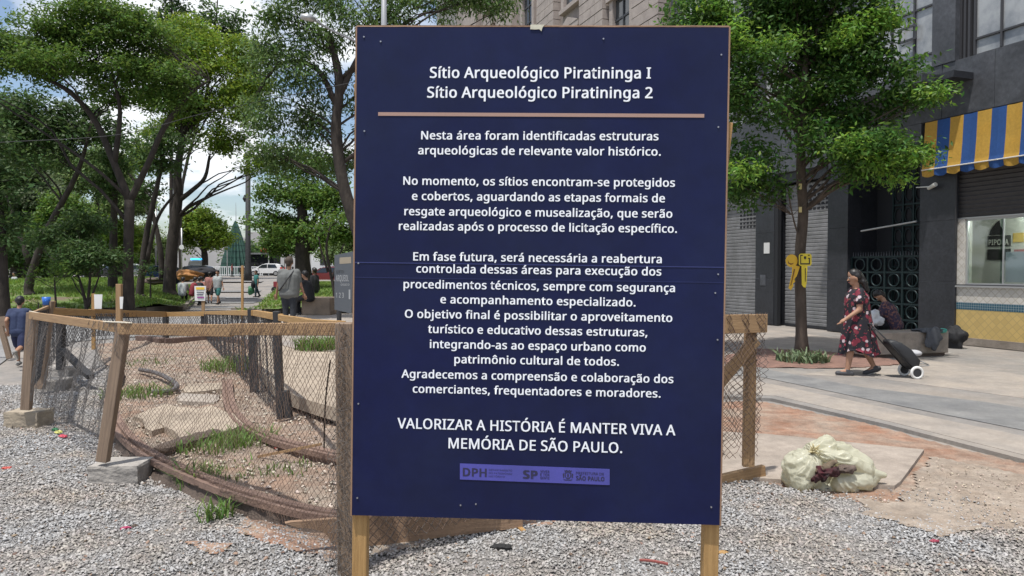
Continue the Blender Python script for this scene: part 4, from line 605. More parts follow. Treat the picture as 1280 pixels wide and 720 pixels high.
t361|239 62 264 62 277 62 291 63 305 65 319 68 330 70 339 73 339 51 339 28 339 6 330 1 316 -2 299 -5 282 -8 265 -10 249 -10 221 -10 195 -5 171 4 148 14 129 31 114 55 99 79 92 113 92 156 92 260 92 364 92 468 67 468 41 468 16 468 16 482 16 496 16 510 42 522 67 533 93 545 105 583 116 621 128 659 145 659 163 659 180 659 180 618 180 577 180 536 232 536 283 536 335 536 335 513 335 491 335 468 283 468 232 468 180 468 180 365 180 261 180 158 180 125 188 101 203 85 219 70
u618|504 536 533 536 533 357 533 179 533 0 509 0 485 0 461 0 457 24 452 47 448 71 447 71 445 71 444 71 433 52 418 37 400 25 382 13 362 4 341 -1 320 -7 297 -10 274 -10 231 -10 195 -3 167 10 137 24 116 45 101 74 86 103 79 140 79 185 79 302 79 419 79 536 109 536 138 536 168 536 168 421 168 306 168 191 168 148 178 116 197 95 216 74 246 63 287 63 327 63 358 70 381 85 405 101 421 122 430 151 440 180 445 216 445 257 445 350 445 443 445 536 474 536
v508|237 0 203 0 135 179 68 357 0 536 31 536 63 536 94 536 132 431 170 325 208 220 213 205 219 189 225 171 231 153 236 136 241 119 246 103 249 89 251 78 252 78 254 78 255 78 258 89 262 103 266 120 271 137 277 154 283 172 290 190 295 206 300 220 338 325 376 431 414 536 445 536 477 536 508 536 440 357 372 179 304 0 270 0
x529|147 183 212 274 150 361 89 449 27 536 60 536 94 536 127 536 173 469 219 401 265 334 311 401 356 469 402 536 435 536 468 536 501 536 439 449 378 361 316 274 381 183 446 91 511 0 478 0 444 0 411 0 362 71 314 143 265 214 216 143 166 71 117 0 84 0 51 0 18 0 83 91
z470|431 23 431 0 300 0 170 0 39 0 39 19 39 39 39 58 135 195 231 331 327 468 237 468 146 468 56 468 56 491 56 513 56 536 179 536 301 536 424 536 424 514 424 492 424 470 329 336 235 202 140 68 237 68 334 68 431 68 431 45
Ã639|576 0 545 0 516 74 488 147 459 221 365 221 270 221 176 221 148 147 119 74 91 0 61 0 30 0 0 0 93 239 186 478 279 717 306 717 333 717 360 717 453 478 545 239 638 0 607 0/379 445 352 517 350 522 347 532 342 546 337 560 333 574 328 589 324 604 321 616 318 624 315 611 311 597 307 583 304 570 300 557 296 546 293 535 290 525 287 517 260 445 233 373 206 301 281 301 357 301 432 301 405 373/152 784 135 784 137 804 141 822 146 837 152 853 160 866 169 877 178 889 189 897 202 903 215 909 229 912 245 912 260 912 274 909 287 903 301 898 314 891 327 883 340 876 352 869 363 863 375 858 386 855 397 855 412 855 424 860 432 869 441 879 447 894 452 913 469 913 485 913 502 913 498 874 487 843 468 820 449 797 424 785 393 785 379 785 365 788 352 793 339 799 325 806 312 813 299 821 287 828 275 833 264 839 252 842 241 842 225 842 213 837 205 827 197 818 191 803 186 784 169 784
Ç632|435 645 403 645 365 645 331 638 300 625 269 612 243 593 222 568 201 543 184 513 173 477 162 442 156 402 156 357 156 298 165 247 183 204 202 161 229 127 265 104 302 81 347 69 402 69 433 69 463 72 491 77 519 82 546 89 573 97 573 71 573 45 573 19 546 9 519 2 490 -3 462 -8 428 -10 389 -10 316 -10 256 5 207 35 158 65 122 108 97 163 73 218 61 283 61 358 61 412 69 461 83 506 98 551 121 589 149 622 178 655 214 680 257 698 300 715 349 724 404 724 441 724 476 720 510 713 544 706 574 695 601 682 589 657 577 631 565 606 543 616 519 625 491 633 464 641/473 -122 473 -139 473 -171 461 -196 436 -213 411 -231 374 -240 325 -240 315 -240 305 -239 296 -238 287 -238 280 -236 275 -235 275 -217 275 -198 275 -180 281 -181 289 -182 299 -183 309 -184 319 -185 328 -185 352 -185 370 -182 383 -175 396 -169 402 -158 402 -141 402 -124 393 -111 375 -103 358 -95 336 -89 311 -86 325 -57 340 -29 354 0 373 0 393 0 412 0 403 -18 395 -35 386 -53 402 -56 417 -61 430 -68 443 -75 454 -85 461 -96 469 -107
É556|496 26 496 0 363 0 230 0 97 0 97 238 97 476 97 714 230 714 363 714 496 714 496 688 496 661 496 635 393 635 290 635 187 635 187 561 187 486 187 412 284 412 381 412 478 412 478 386 478 360 478 334 381 334 284 334 187 334 187 249 187 164 187 79 290 79 393 79 496 79 496 53/453 937 453 934 447 925 438 913 427 900 416 887 403 873 389 858 376 844 362 830 349 817 335 804 322 793 310 784 291 784 271 784 252 784 252 788 252 792 252 796 262 809 273 824 284 841 296 858 308 876 319 894 330 913 340 929 347 944 382 944 418 944 453 944 453 941
Ó781|720 432 720 358 720 303 713 252 699 207 685 163 664 124 636 91 609 58 574 33 533 16 492 -1 445 -10 391 -10 335 -10 286 -1 245 16 204 34 169 59 142 91 115 124 94 163 81 208 68 253 61 304 61 359 61 432 73 496 97 551 121 606 157 648 206 679 255 710 317 725 392 725 463 725 523 710 572 679 621 649 658 607 682 551 707 496/156 418 156 358 156 298 164 246 181 203 198 160 223 126 258 103 293 80 338 68 391 68 445 68 489 80 523 103 558 126 583 160 600 203 617 246 625 298 625 358 625 448 606 518 569 569 532 620 473 646 392 646 338 646 294 634 258 611 223 588 198 555 181 512 164 469/539 937 539 934 533 925 524 913 513 900 502 887 489 873 475 858 462 844 448 830 434 817 421 804 408 793 396 784 377 784 357 784 338 784 338 788 338 792 338 796 348 809 359 824 370 841 382 858 394 876 405 894 416 913 426 929 433 944 468 944 504 944 539 944 539 941
Ô781|720 432 720 358 720 303 713 252 699 207 685 163 664 124 636 91 609 58 574 33 533 16 492 -1 445 -10 391 -10 335 -10 286 -1 245 16 204 34 169 59 142 91 115 124 94 163 81 208 68 253 61 304 61 359 61 432 73 496 97 551 121 606 157 648 206 679 255 710 317 725 392 725 463 725 523 710 572 679 621 649 658 607 682 551 707 496/156 418 156 358 156 298 164 246 181 203 198 160 223 126 258 103 293 80 338 68 391 68 445 68 489 80 523 103 558 126 583 160 600 203 617 246 625 298 625 358 625 448 606 518 569 569 532 620 473 646 392 646 338 646 294 634 258 611 223 588 198 555 181 512 164 469/405 944 435 944 443 929 454 913 469 894 484 876 500 858 516 841 533 823 547 808 560 795 560 791 560 788 560 784 539 784 519 784 498 784 481 795 463 808 444 823 425 839 407 856 389 874 371 856 353 839 335 824 317 809 299 795 282 784 262 784 242 784 222 784 222 788 222 791 222 795 235 808 249 824 264 841 280 858 295 876 310 894 325 913 336 929 345 944 375 944
á561|253 545 288 545 353 545 402 531 433 502 464 473 480 428 480 365 480 243 480 122 480 0 459 0 437 0 416 0 410 25 405 51 399 76 398 76 396 76 395 76 380 57 364 40 347 27 331 14 312 5 291 -1 270 -7 245 -10 215 -10 183 -10 154 -4 128 7 103 18 83 36 68 59 53 83 46 113 46 149 46 202 67 243 109 272 151 301 216 317 303 320 333 321 364 322 394 323 394 334 394 344 394 355 394 400 384 431 365 448 346 465 318 474 283 474 255 474 228 470 203 461 178 453 154 444 132 433 123 455 114 477 105 499 128 512 156 522 188 531 220 540/340 260 314 259 247 256 201 246 175 227 150 208 137 182 137 148 137 118 146 96 164 82 183 68 206 61 235 61 280 61 318 73 348 98 378 123 393 162 393 214 393 230 393 246 393 262 367 261/429 759 429 756 423 747 414 735 403 722 392 709 379 695 365 681 352 666 338 652 325 639 311 627 298 615 286 606 267 606 247 606 228 606 228 610 228 614 228 618 238 631 249 646 260 663 272 680 284 698 295 716 306 735 316 751 323 766 358 766 394 766 429 766 429 763
ã561|253 545 288 545 353 545 402 531 433 502 464 473 480 428 480 365 480 243 480 122 480 0 459 0 437 0 416 0 410 25 405 51 399 76 398 76 396 76 395 76 380 57 364 40 347 27 331 14 312 5 291 -1 270 -7 245 -10 215 -10 183 -10 154 -4 128 7 103 18 83 36 68 59 53 83 46 113 46 149 46 202 67 243 109 272 151 301 216 317 303 320 333 321 364 322 394 323 394 334 394 344 394 355 394 400 384 431 365 448 346 465 318 474 283 474 255 474 228 470 203 461 178 453 154 444 132 433 123 455 114 477 105 499 128 512 156 522 188 531 220 540/340 260 314 259 247 256 201 246 175 227 150 208 137 182 137 148 137 118 146 96 164 82 183 68 206 61 235 61 280 61 318 73 348 98 378 123 393 162 393 214 393 230 393 246 393 262 367 261/115 606 98 606 100 626 104 644 109 659 115 675 123 689 132 699 141 711 152 719 165 725 178 731 192 734 208 734 223 734 237 731 250 725 264 720 277 713 290 705 303 698 315 691 326 685 338 680 349 677 360 677 375 677 387 682 395 691 404 701 410 716 415 735 432 735 448 735 465 735 461 696 450 665 431 642 412 619 387 607 356 607 342 607 328 610 315 615 302 621 289 628 275 635 262 643 250 650 238 655 227 661 215 664 204 664 188 664 176 659 168 650 160 640 154 625 149 606 132 606
ç480|331 -10 300 -10 253 -10 210 0 173 19 136 38 107 68 86 109 65 150 55 202 55 265 55 331 66 385 88 426 110 467 140 498 177 517 215 536 258 546 306 546 333 546 360 543 385 537 410 532 431 525 447 517 438 493 429 468 420 444 404 450 385 456 364 461 343 466 323 469 304 469 268 469 238 461 215 446 192 431 174 408 163 378 152 348 146 311 146 266 146 223 152 187 163 157 174 127 191 104 214 89 237 74 265 66 299 66 328 66 354 69 376 75 399 81 419 88 438 97 438 71 438 45 438 19 420 10 400 3 378 -2 357 -7/382 -122 382 -139 382 -171 370 -196 345 -213 320 -231 283 -240 234 -240 224 -240 214 -239 205 -238 196 -238 189 -236 184 -235 184 -217 184 -198 184 -180 190 -181 198 -182 208 -183 218 -184 228 -185 237 -185 261 -185 279 -182 292 -175 305 -169 311 -158 311 -141 311 -124 302 -111 284 -103 267 -95 245 -89 220 -86 234 -57 249 -29 263 0 282 0 302 0 321 0 312 -18 304 -35 295 -53 311 -56 326 -61 339 -68 352 -75 363 -85 370 -96 378 -107
é564|245 546 292 546 338 546 377 536 410 516 443 496 469 468 486 431 504 395 513 353 513 304 513 286 513 269 513 251 391 251 268 251 146 251 147 190 163 144 192 112 222 81 264 65 317 65 351 65 381 68 407 74 434 81 461 90 489 102 489 76 489 51 489 25 462 13 435 4 408 -1 381 -7 350 -10 313 -10 262 -10 218 0 178 21 139 42 109 72 87 113 66 154 55 205 55 264 55 323 65 373 84 415 104 457 132 489 167 512 203 535/321 474 291 474 249 474 216 460 191 433 167 406 153 369 148 321 239 321 330 321 421 321 421 352 416 378 407 401 398 424 384 442 365 454 345 467/433 759 433 756 427 747 418 735 407 722 396 709 383 695 369 681 356 666 342 652 328 639 315 627 302 615 290 606 271 606 251 606 232 606 232 610 232 614 232 618 242 631 253 646 264 663 276 680 288 698 299 716 310 735 320 751 327 766 362 766 398 766 433 766 433 763
í258|173 179 173 0 144 0 114 0 85 0 85 179 85 357 85 536 114 536 144 536 173 536 173 357/277 759 277 756 271 747 262 735 251 722 240 709 227 695 213 681 200 666 186 652 172 639 159 627 146 615 134 606 115 606 95 606 76 606 76 610 76 614 76 618 86 631 97 646 108 663 120 680 132 698 143 716 154 735 164 751 171 766 206 766 242 766 277 766 277 763
ó605|551 328 551 269 551 224 545 185 533 150 522 116 505 87 483 63 462 39 435 21 405 8 373 -4 339 -10 301 -10 266 -10 233 -4 203 8 173 21 147 39 125 63 103 87 86 116 73 150 61 185 55 224 55 269 55 328 65 378 85 419 105 460 134 492 171 513 208 535 253 546 304 546 353 546 395 535 432 513 470 492 498 460 519 419 540 378/146 332 146 269 146 227 151 190 163 159 174 128 191 105 214 88 237 71 267 63 303 63 339 63 369 71 392 88 415 105 432 129 443 159 454 190 460 227 460 269 460 312 454 348 443 378 432 408 414 431 391 447 368 464 339 472 302 472 247 472 208 454 183 418 158 382/451 759 451 756 445 747 436 735 425 722 414 709 401 695 387 681 374 666 360 652 346 639 333 627 320 615 308 606 289 606 269 606 250 606 250 610 250 614 250 618 260 631 271 646 282 663 294 680 306 698 317 716 328 735 338 751 345 766 380 766 416 766 451 766 451 763
ô605|551 328 551 269 551 224 545 185 533 150 522 116 505 87 483 63 462 39 435 21 405 8 373 -4 339 -10 301 -10 266 -10 233 -4 203 8 173 21 147 39 125 63 103 87 86 116 73 150 61 185 55 224 55 269 55 328 65 378 85 419 105 460 134 492 171 513 208 535 253 546 304 546 353 546 395 535 432 513 470 492 498 460 519 419 540 378/146 332 146 269 146 227 151 190 163 159 174 128 191 105 214 88 237 71 267 63 303 63 339 63 369 71 392 88 415 105 432 129 443 159 454 190 460 227 460 269 460 312 454 348 443 378 432 408 414 431 391 447 368 464 339 472 302 472 247 472 208 454 183 418 158 382/317 766 347 766 355 751 367 735 381 716 396 698 412 680 428 662 445 645 459 630 472 617 472 613 472 610 472 606 451 606 431 606 410 606 393 617 375 630 356 645 337 661 319 678 301 696 283 678 265 661 247 646 229 631 211 617 194 606 174 606 154 606 134 606 134 610 134 613 134 617 147 630 161 646 176 663 192 680 207 698 222 716 237 735 248 751 257 766 287 766
"""
GL = {}
for ln in GLYPHS.strip('\n').split('\n'):
    ad, o_ = ln[1:].split('|'); GL[ln[0]] = (int(ad), [[[int(x) for x in s_.split()][i:i+6] for i in range(0, len(s_.split()), 6)] for s_ in o_.split('/')])
def text_mesh(txt, offset=.02, res=4, space=1.0):
    cu = bpy.data.curves.new('lettering', 'CURVE'); cu.dimensions = '2D'; cu.fill_mode = 'BOTH'; cu.resolution_u = 1
    x = 0.0
    for ch in txt:
        if ch == ' ': x += SPACE_ADV/1000+offset; continue
        ad, sps = GL[ch]
        for sp in sps:
            s_ = cu.splines.new('BEZIER'); s_.bezier_points.add(len(sp)-1); s_.use_cyclic_u = True
            for p, q in zip(s_.bezier_points, sp):
                p.handle_left_type = p.handle_right_type = 'FREE'
                p.handle_left = (x+q[0]/1000, q[1]/1000, 0); p.co = (x+q[2]/1000, q[3]/1000, 0); p.handle_right = (x+q[4]/1000, q[5]/1000, 0)
        x += ad/1000*space+offset*1.1
    ob = bpy.data.objects.new('lettering', cu); COL.objects.link(ob)
    dg = bpy.context.evaluated_depsgraph_get(); dg.update()
    me = bpy.data.meshes.new_from_object(ob.evaluated_get(dg), depsgraph=dg)
    bpy.data.objects.remove(ob); bpy.data.curves.remove(cu)
    me.calc_loop_triangles(); n = len(me.vertices); co = np.empty(n*3, np.float32); me.vertices.foreach_get('co', co); co = co.reshape(-1, 3)
    tr = np.empty(len(me.loop_triangles)*3, np.int32); me.loop_triangles.foreach_get('vertices', tr); tr = tr.reshape(-1, 3)
    if offset <= 0: sh = [(0, 0)]
    else: sh = [(-offset, -offset*.55), (offset, -offset*.55), (-offset, offset*.55), (offset, offset*.55)]
    V = np.concatenate([co+np.array([a, b_, i*.0001]) for i, (a, b_) in enumerate(sh)]); T = np.concatenate([tr+i*n for i in range(len(sh))])
    return fast_mesh('lettering', V, T)
def place_text(txt, fn, x0, z0, x1, z1, cap, m, parent, name='text_line', offset=.02, space=1.0, world=True):
    me = text_mesh(txt, offset, space=space); n = len(me.vertices); co = np.empty(n*3, np.float32); me.vertices.foreach_get('co', co); co = co.reshape(-1, 3)
    a, c = co[:, 0].min(), co[:, 0].max(); sy = cap/.714
    V = np.empty_like(co); e0 = Vector(fn(x0, z0)); ex = (Vector(fn(x1, z0))-e0).normalized(); ez = (Vector(fn(x0, z0+.01))-e0).normalized(); nn_ = ex.cross(ez)
    for i in range(n):
        t = (co[i, 0]-a)/(c-a); V[i] = Vector(fn(x0+(x1-x0)*t, z0+(z1-z0)*t+co[i, 1]*sy))+nn_*float(co[i, 2])
    me.vertices.foreach_set('co', V.ravel()); me.materials.clear(); me.materials.append(m); me.update()
    return link(name, me, parent, world=world)
CAP = {0: .0262, 1: .0345, 2: .0335}
for t, x0, z0, x1, z1, k in LINES:
    place_text(t, lambda x, z: BL(x, z, -TH), x0, z0, x1, z1, CAP[k], M_WHITE, sign, offset=.021 if k < 2 else .017)
b = MB(); bbox(b, -.5255, .5248, -.0032, -.0022, .510, .5215); b.build('divider_line', M_COPPER, sign)
b = MB(); b.hexa([BL(-.2433, -.6706, -.003), BL(.2432, -.6767, -.003), BL(.2432, -.6767, -.0022), BL(-.2433, -.6706, -.0022), BL(-.244, -.6182, -.003), BL(.2424, -.6247, -.003), BL(.2424, -.6247, -.0022), BL(-.244, -.6182, -.0022)])
ls = b.build('logo_strip', M_STRIPV, sign)
sl = -.0062/.4866
def LS(x, z): return BL(x, z+(x+.244)*sl, -.0036)
place_text('DPH', LS, -.234, -.6585, -.156, -.6585, .026, M_INK, ls, 'logo_letters', .035)
for i, t in enumerate(('DEPARTAMENTO', 'DO PATRIMÔNIO', 'HISTÓRICO')):
    place_text(t, LS, -.149, -.6385-i*.0105, (-.073, -.073, -.097)[i], -.6385-i*.0105, .006, M_INK, ls, 'logo_letters', .0)
place_text('SP', LS, -.038, -.6585, .010, -.6585, .025, M_INK, ls, 'logo_letters', .06)
for i, t in enumerate(('VIVER', 'É TER', 'GENTE')):
    place_text(t, LS, .018, -.638-i*.0105, .048, -.638-i*.0105, .0075, M_INK, ls, 'logo_letters', .01)
place_text('PREFEITURA DE', LS, .134, -.6395, .224, -.6395, .0085, M_INK, ls, 'logo_letters', .005)
place_text('SÃO PAULO', LS, .134, -.6585, .226, -.6585, .0135, M_INK, ls, 'logo_letters', .04)
b = MB()    # municipal crest: mural crown over a shield with a ribbon and two supporters
def pr(poly): b.prism(poly, lambda p: LS(p[0], p[1])+Vector((0, .0004, 0)), lambda p: LS(p[0], p[1]))
cx, cz = .108, -.644
pr([(cx-.011, cz+.012), (cx+.011, cz+.012), (cx+.012, cz+.017), (cx+.007, cz+.015), (cx+.006, cz+.018), (cx+.001, cz+.0155), (cx-.001, cz+.0155), (cx-.006, cz+.018), (cx-.007, cz+.015), (cx-.012, cz+.017)])
sh = [(cx-.010, cz+.010), (cx+.010, cz+.010), (cx+.010, cz-.003), (cx+.006, cz-.010), (cx, cz-.013), (cx-.006, cz-.010), (cx-.010, cz-.003)]
for i in range(7):
    a, c = sh[i], sh[(i+1) % 7]; m_ = lambda p: (cx+(p[0]-cx)*.72, cz+(p[1]-cz)*.72); pr([a, c, m_(c), m_(a)])
pr([(cx-.003, cz+.004), (cx+.003, cz+.004), (cx+.002, cz-.006), (cx-.002, cz-.006)])
for s_ in (-1, 1): pr([(cx+s_*.012, cz+.008), (cx+s_*.017, cz+.004), (cx+s_*.015, cz-.010), (cx+s_*.0115, cz-.006)][::s_])
pr([(cx-.015, cz-.013), (cx-.010, cz-.0165), (cx+.010, cz-.0165), (cx+.015, cz-.013), (cx+.009, cz-.0135), (cx, cz-.0145), (cx-.009, cz-.0135)])
b.build('crest', M_INK, ls)
# posts: two uprights at the back, their feet below the panel, and outer slats
for x, dx in ((-.577, -.010), (.580, -.010)):
    b = MB(); a = BL(x, .78, .038); c = BL(x+dx, -.79, .038); e = Vector((c.x+(c.x-a.x)*.5, c.y+.0, -.06)); e.x = c.x-.004
    b.beam(e, a, .048, .046, up=(0, 1, 0)); b.build('post', M_WOODN, sign, bevel=.002)
for x, z0, z1 in ((-.598, .62, .1), (.606, .5, .1)):
    s_ = -1 if x < 0 else 1
    b = MB(); b.beam(BL(x-.035*s_, z0-.42, .05), BL(x+.003*s_, z0, .045), .024, .06, up=(0, 1, 0)); b.build('rear_batten', M_WOODN, sign, bevel=.002)
b = MB(); tp = [(-.0345, .8035), (.010, .8035), (.004, .795), (.001, .7835), (-.006, .790), (-.020, .789), (-.0355, .790)]
b.prism(tp, lambda p: BL(p[0], p[1], -.0032), lambda p: BL(p[0], p[1], -.0045)); b.prism([(-.034, .8038), (.010, .8038), (.010, .8048), (-.034, .8048)], lambda p: BL(p[0], p[1], -.004), lambda p: BL(p[0], p[1], .03))
tag(b.build('torn_tape', mat('masking_tape', (.58, .56, .44), .6, var=.2, vscale=40)), 'torn strip of pale masking tape over the top edge of the blue sign', 'tape')

# ------------------------------------------------------------------ WOOD AND MESH FENCE
def wire_panel(path_bot, path_top, cell, r, name, parent, m=M_WIRE, jit=.07, wav=0.02, seed=0, fray=0, flop=None):
    """diamond lattice between two polylines given as (list of Vector), same count"""
    rr = np.random.default_rng(seed)
    B = np.array([tuple(p) for p in path_bot]); T = np.array([tuple(p) for p in path_top])
    d = np.r_[0, np.cumsum(np.linalg.norm(np.diff((B+T)/2, axis=0), axis=1))]; L = d[-1]; Hh = np.linalg.norm(T-B, axis=1).mean()
    nu = int(L/cell[0])*2; nv = int(Hh/cell[1])*2
    def pt(i, j):
        u = i/nu*L; v = j/nv
        b_ = np.array([np.interp(u, d, B[:, k]) for k in range(3)]).T; t_ = np.array([np.interp(u, d, T[:, k]) for k in range(3)]).T
        return b_+(t_-b_)*v[:, None]
    I, J = np.meshgrid(np.arange(nu+1), np.arange(nv+1), indexing='ij'); k = (I+J) % 2 == 0
    I = I[k]; J = J[k]; Pn = pt(I.astype(float)+rr.normal(0, jit, len(I)), J.astype(float)+rr.normal(0, jit, len(I))*(J > 0)*(J < nv))
    nrm = np.array([-(T[-1]-T[0])[1], (T[-1]-T[0])[0], 0]); nrm = nrm/np.linalg.norm(nrm)
    off = wav*np.sin(I*.31+J*.17+seed)*np.sin(J*PI/nv)+wav*.5*np.sin(I*.9+J*.35)
    Pn = Pn+nrm[None]*off[:, None]
    look = -np.ones((nu+2, nv+2), int); look[I, J] = np.arange(len(I))
    segs = []
    for di, dj in ((1, 1), (1, -1)):
        ok = (I+di <= nu) & (J+dj >= 0) & (J+dj <= nv); a = np.arange(len(I))[ok]; c = look[I[ok]+di, J[ok]+dj]
        if fray: kk = rr.random(len(a)) > fray*(J[ok] < 4); a = a[kk]; c = c[kk]
        segs.append(np.stack([a, c], 1))
    S = np.concatenate(segs); A = Pn[S[:, 0]]; C = Pn[S[:, 1]]; D = C-A; D /= np.linalg.norm(D, axis=1)[:, None]+1e-9
    s1 = np.cross(D, nrm[None]); s1 /= np.linalg.norm(s1, axis=1)[:, None]+1e-9
    ang = [0, 2*PI/3, 4*PI/3]; V = []
    for Q in (A, C):
        for a in ang: V.append(Q+(s1*math.cos(a)+nrm[None]*math.sin(a))*r)
    V = np.stack(V, 1).reshape(-1, 3); n = len(S); base = (np.arange(n)*6)[:, None, None]
    F = (np.array([(0, 1, 4, 3), (1, 2, 5, 4), (2, 0, 3, 5)])[None]+base).reshape(-1, 4)
    o = link(name, fast_mesh(name, V, F, m), parent); o['kind'] = 'stuff'; return o
N0b, N0t = Vector((-.855, 3.7, -.02)), P(431, 403, 3.7)
N1b, N1t = G(130, 578, .17), None
Y1 = 5.3; N1b = P(129, 577, Y1); N1t = P(155, 402, Y1+.05)
Y2 = 7.15; N2b = P(33, 512, Y2); N2t = P(41, 391, Y2)
Y3 = 9.2; N3b = P(50, 486, Y3); N3t = P(61, 376, Y3)
Y4 = 10.6; N4b = P(76, 462, Y4); N4t = P(76, 384, Y4)
F1 = P(207, 390, 17); F2 = P(255, 389, 16.3); A1 = P(317, 389, 8.9); A2 = P(348, 393, 7.3)
nf = thing('wooden_mesh_fence', 'weathered timber and wire mesh fence curving round the dug ground', 'fence', (-2.0, 6, 0))
b = MB(); b.beam(N0b, N0t, .085, .075, up=(0, 1, 0), jit=.08); b.build('post', M_WOODD, nf, bevel=.006)
b = MB(); b.beam(N1b, N1t, .085, .06, up=(0, 1, 0), jit=.1); b.build('post', M_WOODD, nf, bevel=.004)
b = MB(); b.beam(N2b, N2t, .095, .06, up=(0, 1, 0), jit=.05); b.build('post', M_WOODD, nf, bevel=.004)
b = MB(); b.beam(N3b, N3t, .11, .06, up=(0, 1, 0), jit=.05); b.build('post', M_WOODD, nf, bevel=.004)
b = MB(); b.beam(P(55, 480, Y3+.3), P(66, 376, Y3+.3), .05, .05, up=(0, 1, 0)); b.build('post', M_WOOD, nf, bevel=.004)
b = MB(); b.beam(N4b, N4t, .10, .09, up=(0, 1, 0)); b.build('post', M_BLACKP, nf, bevel=.004)
b = MB(); b.beam(P(78, 437, Y4-.1), P(113, 471, Y4-1.2), .09, .06); b.build('brace', M_BLACKP, nf, bevel=.004)
for q, yy in ((F1, 17), (F2, 16.3)): b = MB(); b.beam(Vector((q.x, q.y, 0)), q, .11, .1, up=(0, 1, 0)); b.build('post', M_BLACKP, nf)
b = MB(); b.beam(P(318, 490, 8.9), P(315, 386, 8.9), .09, .08, up=(0, 1, 0)); b.build('post', M_BLACKP, nf, bevel=.004)
b = MB(); b.beam(P(351, 523, 7.2), P(346, 389, 7.2), .065, .07, up=(0, 1, 0)); b.build('post', M_BLACKP, nf, bevel=.004)
b = MB(); b.beam(P(361, 522, 7.2), P(357, 488, 7.2), .07, .07, up=(0, 1, 0)); b.build('post_foot', M_BLACKP, nf, bevel=.004)
def railp(a, c, w_=.035, h=.085, m=M_WOOD, name='rail', jit=.05):
    b = MB(); b.beam(a, c, w_, h, jit=jit); return b.build(name, m, nf, bevel=.003)
dz = Vector((0, 0, -.04))
railp(P(424, 411, 3.72), P(288, 412, 4.5), .04, .072); railp(P(290, 413, 4.52), P(150, 411, 5.28), .04, .078)
railp(P(158, 411, 5.24), P(38, 394, Y2-.05), .03, .07, M_WOOD)
railp(P(38, 396, Y2), P(60, 386, Y3), .03, .08, M_WOOD); railp(P(58, 389, Y3), P(118, 391, 12), .03, .1, M_WOODN)
railp(P(112, 391, 12), P(208, 393, 16.8), .04, .12, M_WOODN); railp(P(204, 393, 16.8), P(258, 392, 16.2), .04, .1, M_WOODN); railp(P(256, 391, 16.2), P(316, 391, 8.85), .04, .07, M_WOODN)
railp(P(318, 391, 8.8), P(352, 397, 7.1), .04, .07, M_WOODN); railp(P(350, 397, 7.1), P(386, 403, 5.4), .04, .06, M_WOODN); railp(P(384, 403, 5.4), P(428, 407, 3.75), .04, .05, M_WOODN)
# rope along the curved rail top
b = MB(); b.tube(smoothpath([P(37, 389, Y2-.06), P(70, 396, 6.5), P(110, 401, 5.9), P(150, 403, 5.25), P(165, 404, 5.15)], 6), .006, 6); b.build('rope', mat('rope', (.55, .50, .40), .9), nf, smooth=True)
def top_of(a, c, n=6): return [a.lerp(c, i/n) for i in range(n+1)]
tops = [P(429, 404, 3.64), P(288, 403, 4.42), P(151, 403, 5.17)]
bots = [P(418, 700, 3.70), P(290, 610, 4.85), P(150, 536, 6.4)]
wire_panel([Vector((-.88, 3.66, .15)), P(250, 600, 5.0), P(150, 552, 5.7)], tops, (.042, .05), .0014, 'wire_mesh', nf, seed=1, wav=.012)
wire_panel([P(140, 560, 5.6), P(75, 520, 6.6), P(38, 500, Y2)], [P(152, 404, 5.22), P(90, 398, 6.2), P(38, 392, Y2-.05)], (.04, .045), .0016, 'wire_mesh', nf, seed=2, m=mat('grey_mesh', (.17, .16, .155), .8), wav=.03)
wire_panel([N2b+Vector((0, 0, .15)), N3b+Vector((0, 0, .15)), P(76, 440, Y4)], [N2t, N3t-Vector((0, 0, .1)), N4t], (.035, .035), .003, 'wire_mesh', nf, seed=3, m=mat('dark_mesh', (.06, .062, .07), .8))
wire_panel([N4b+Vector((0, 0, .3)), P(118, 420, 12), Vector((F1.x, F1.y, .1)), Vector((F2.x, F2.y, .1))], [N4t, P(118, 392, 12), F1, F2], (.08, .08), .005, 'wire_mesh', nf, seed=4, m=MATS['dark_mesh'])
wire_panel([Vector((F2.x, F2.y, .1)), P(317, 488, 8.9)], [F2, A1], (.07, .07), .004, 'wire_mesh', nf, seed=5, m=MATS['dark_mesh'])
wire_panel([P(317, 488, 8.85), P(348, 520, 7.25)], [A1, A2], (.05, .055), .0024, 'wire_mesh', nf, seed=6, m=MATS['dark_mesh'])
# crumpled roll of mesh tied round the near post
for s_, (x0, x1, yy, cs) in enumerate(((-.925, -.80, 3.635, .034), (-.965, -.83, 3.61, .04))):
    bt = [Vector((x0+(x1-x0)*t+.02*s_, yy+.02*math.sin(t*5+s_), .0+.07*abs(math.sin(t*6)))) for t in (0, .3, .6, 1)]
    tt = [Vector((x0+.06+(x1-x0-.04)*t, yy+.02*math.sin(t*5+s_), 1.31)) for t in (0, .3, .6, 1)]
    wire_panel(bt, tt, (cs, .042), .0013, 'wire_mesh_roll', nf, seed=11+s_, wav=.03, jit=.35, m=mat('roll_mesh', (.11, .095, .085), .8))
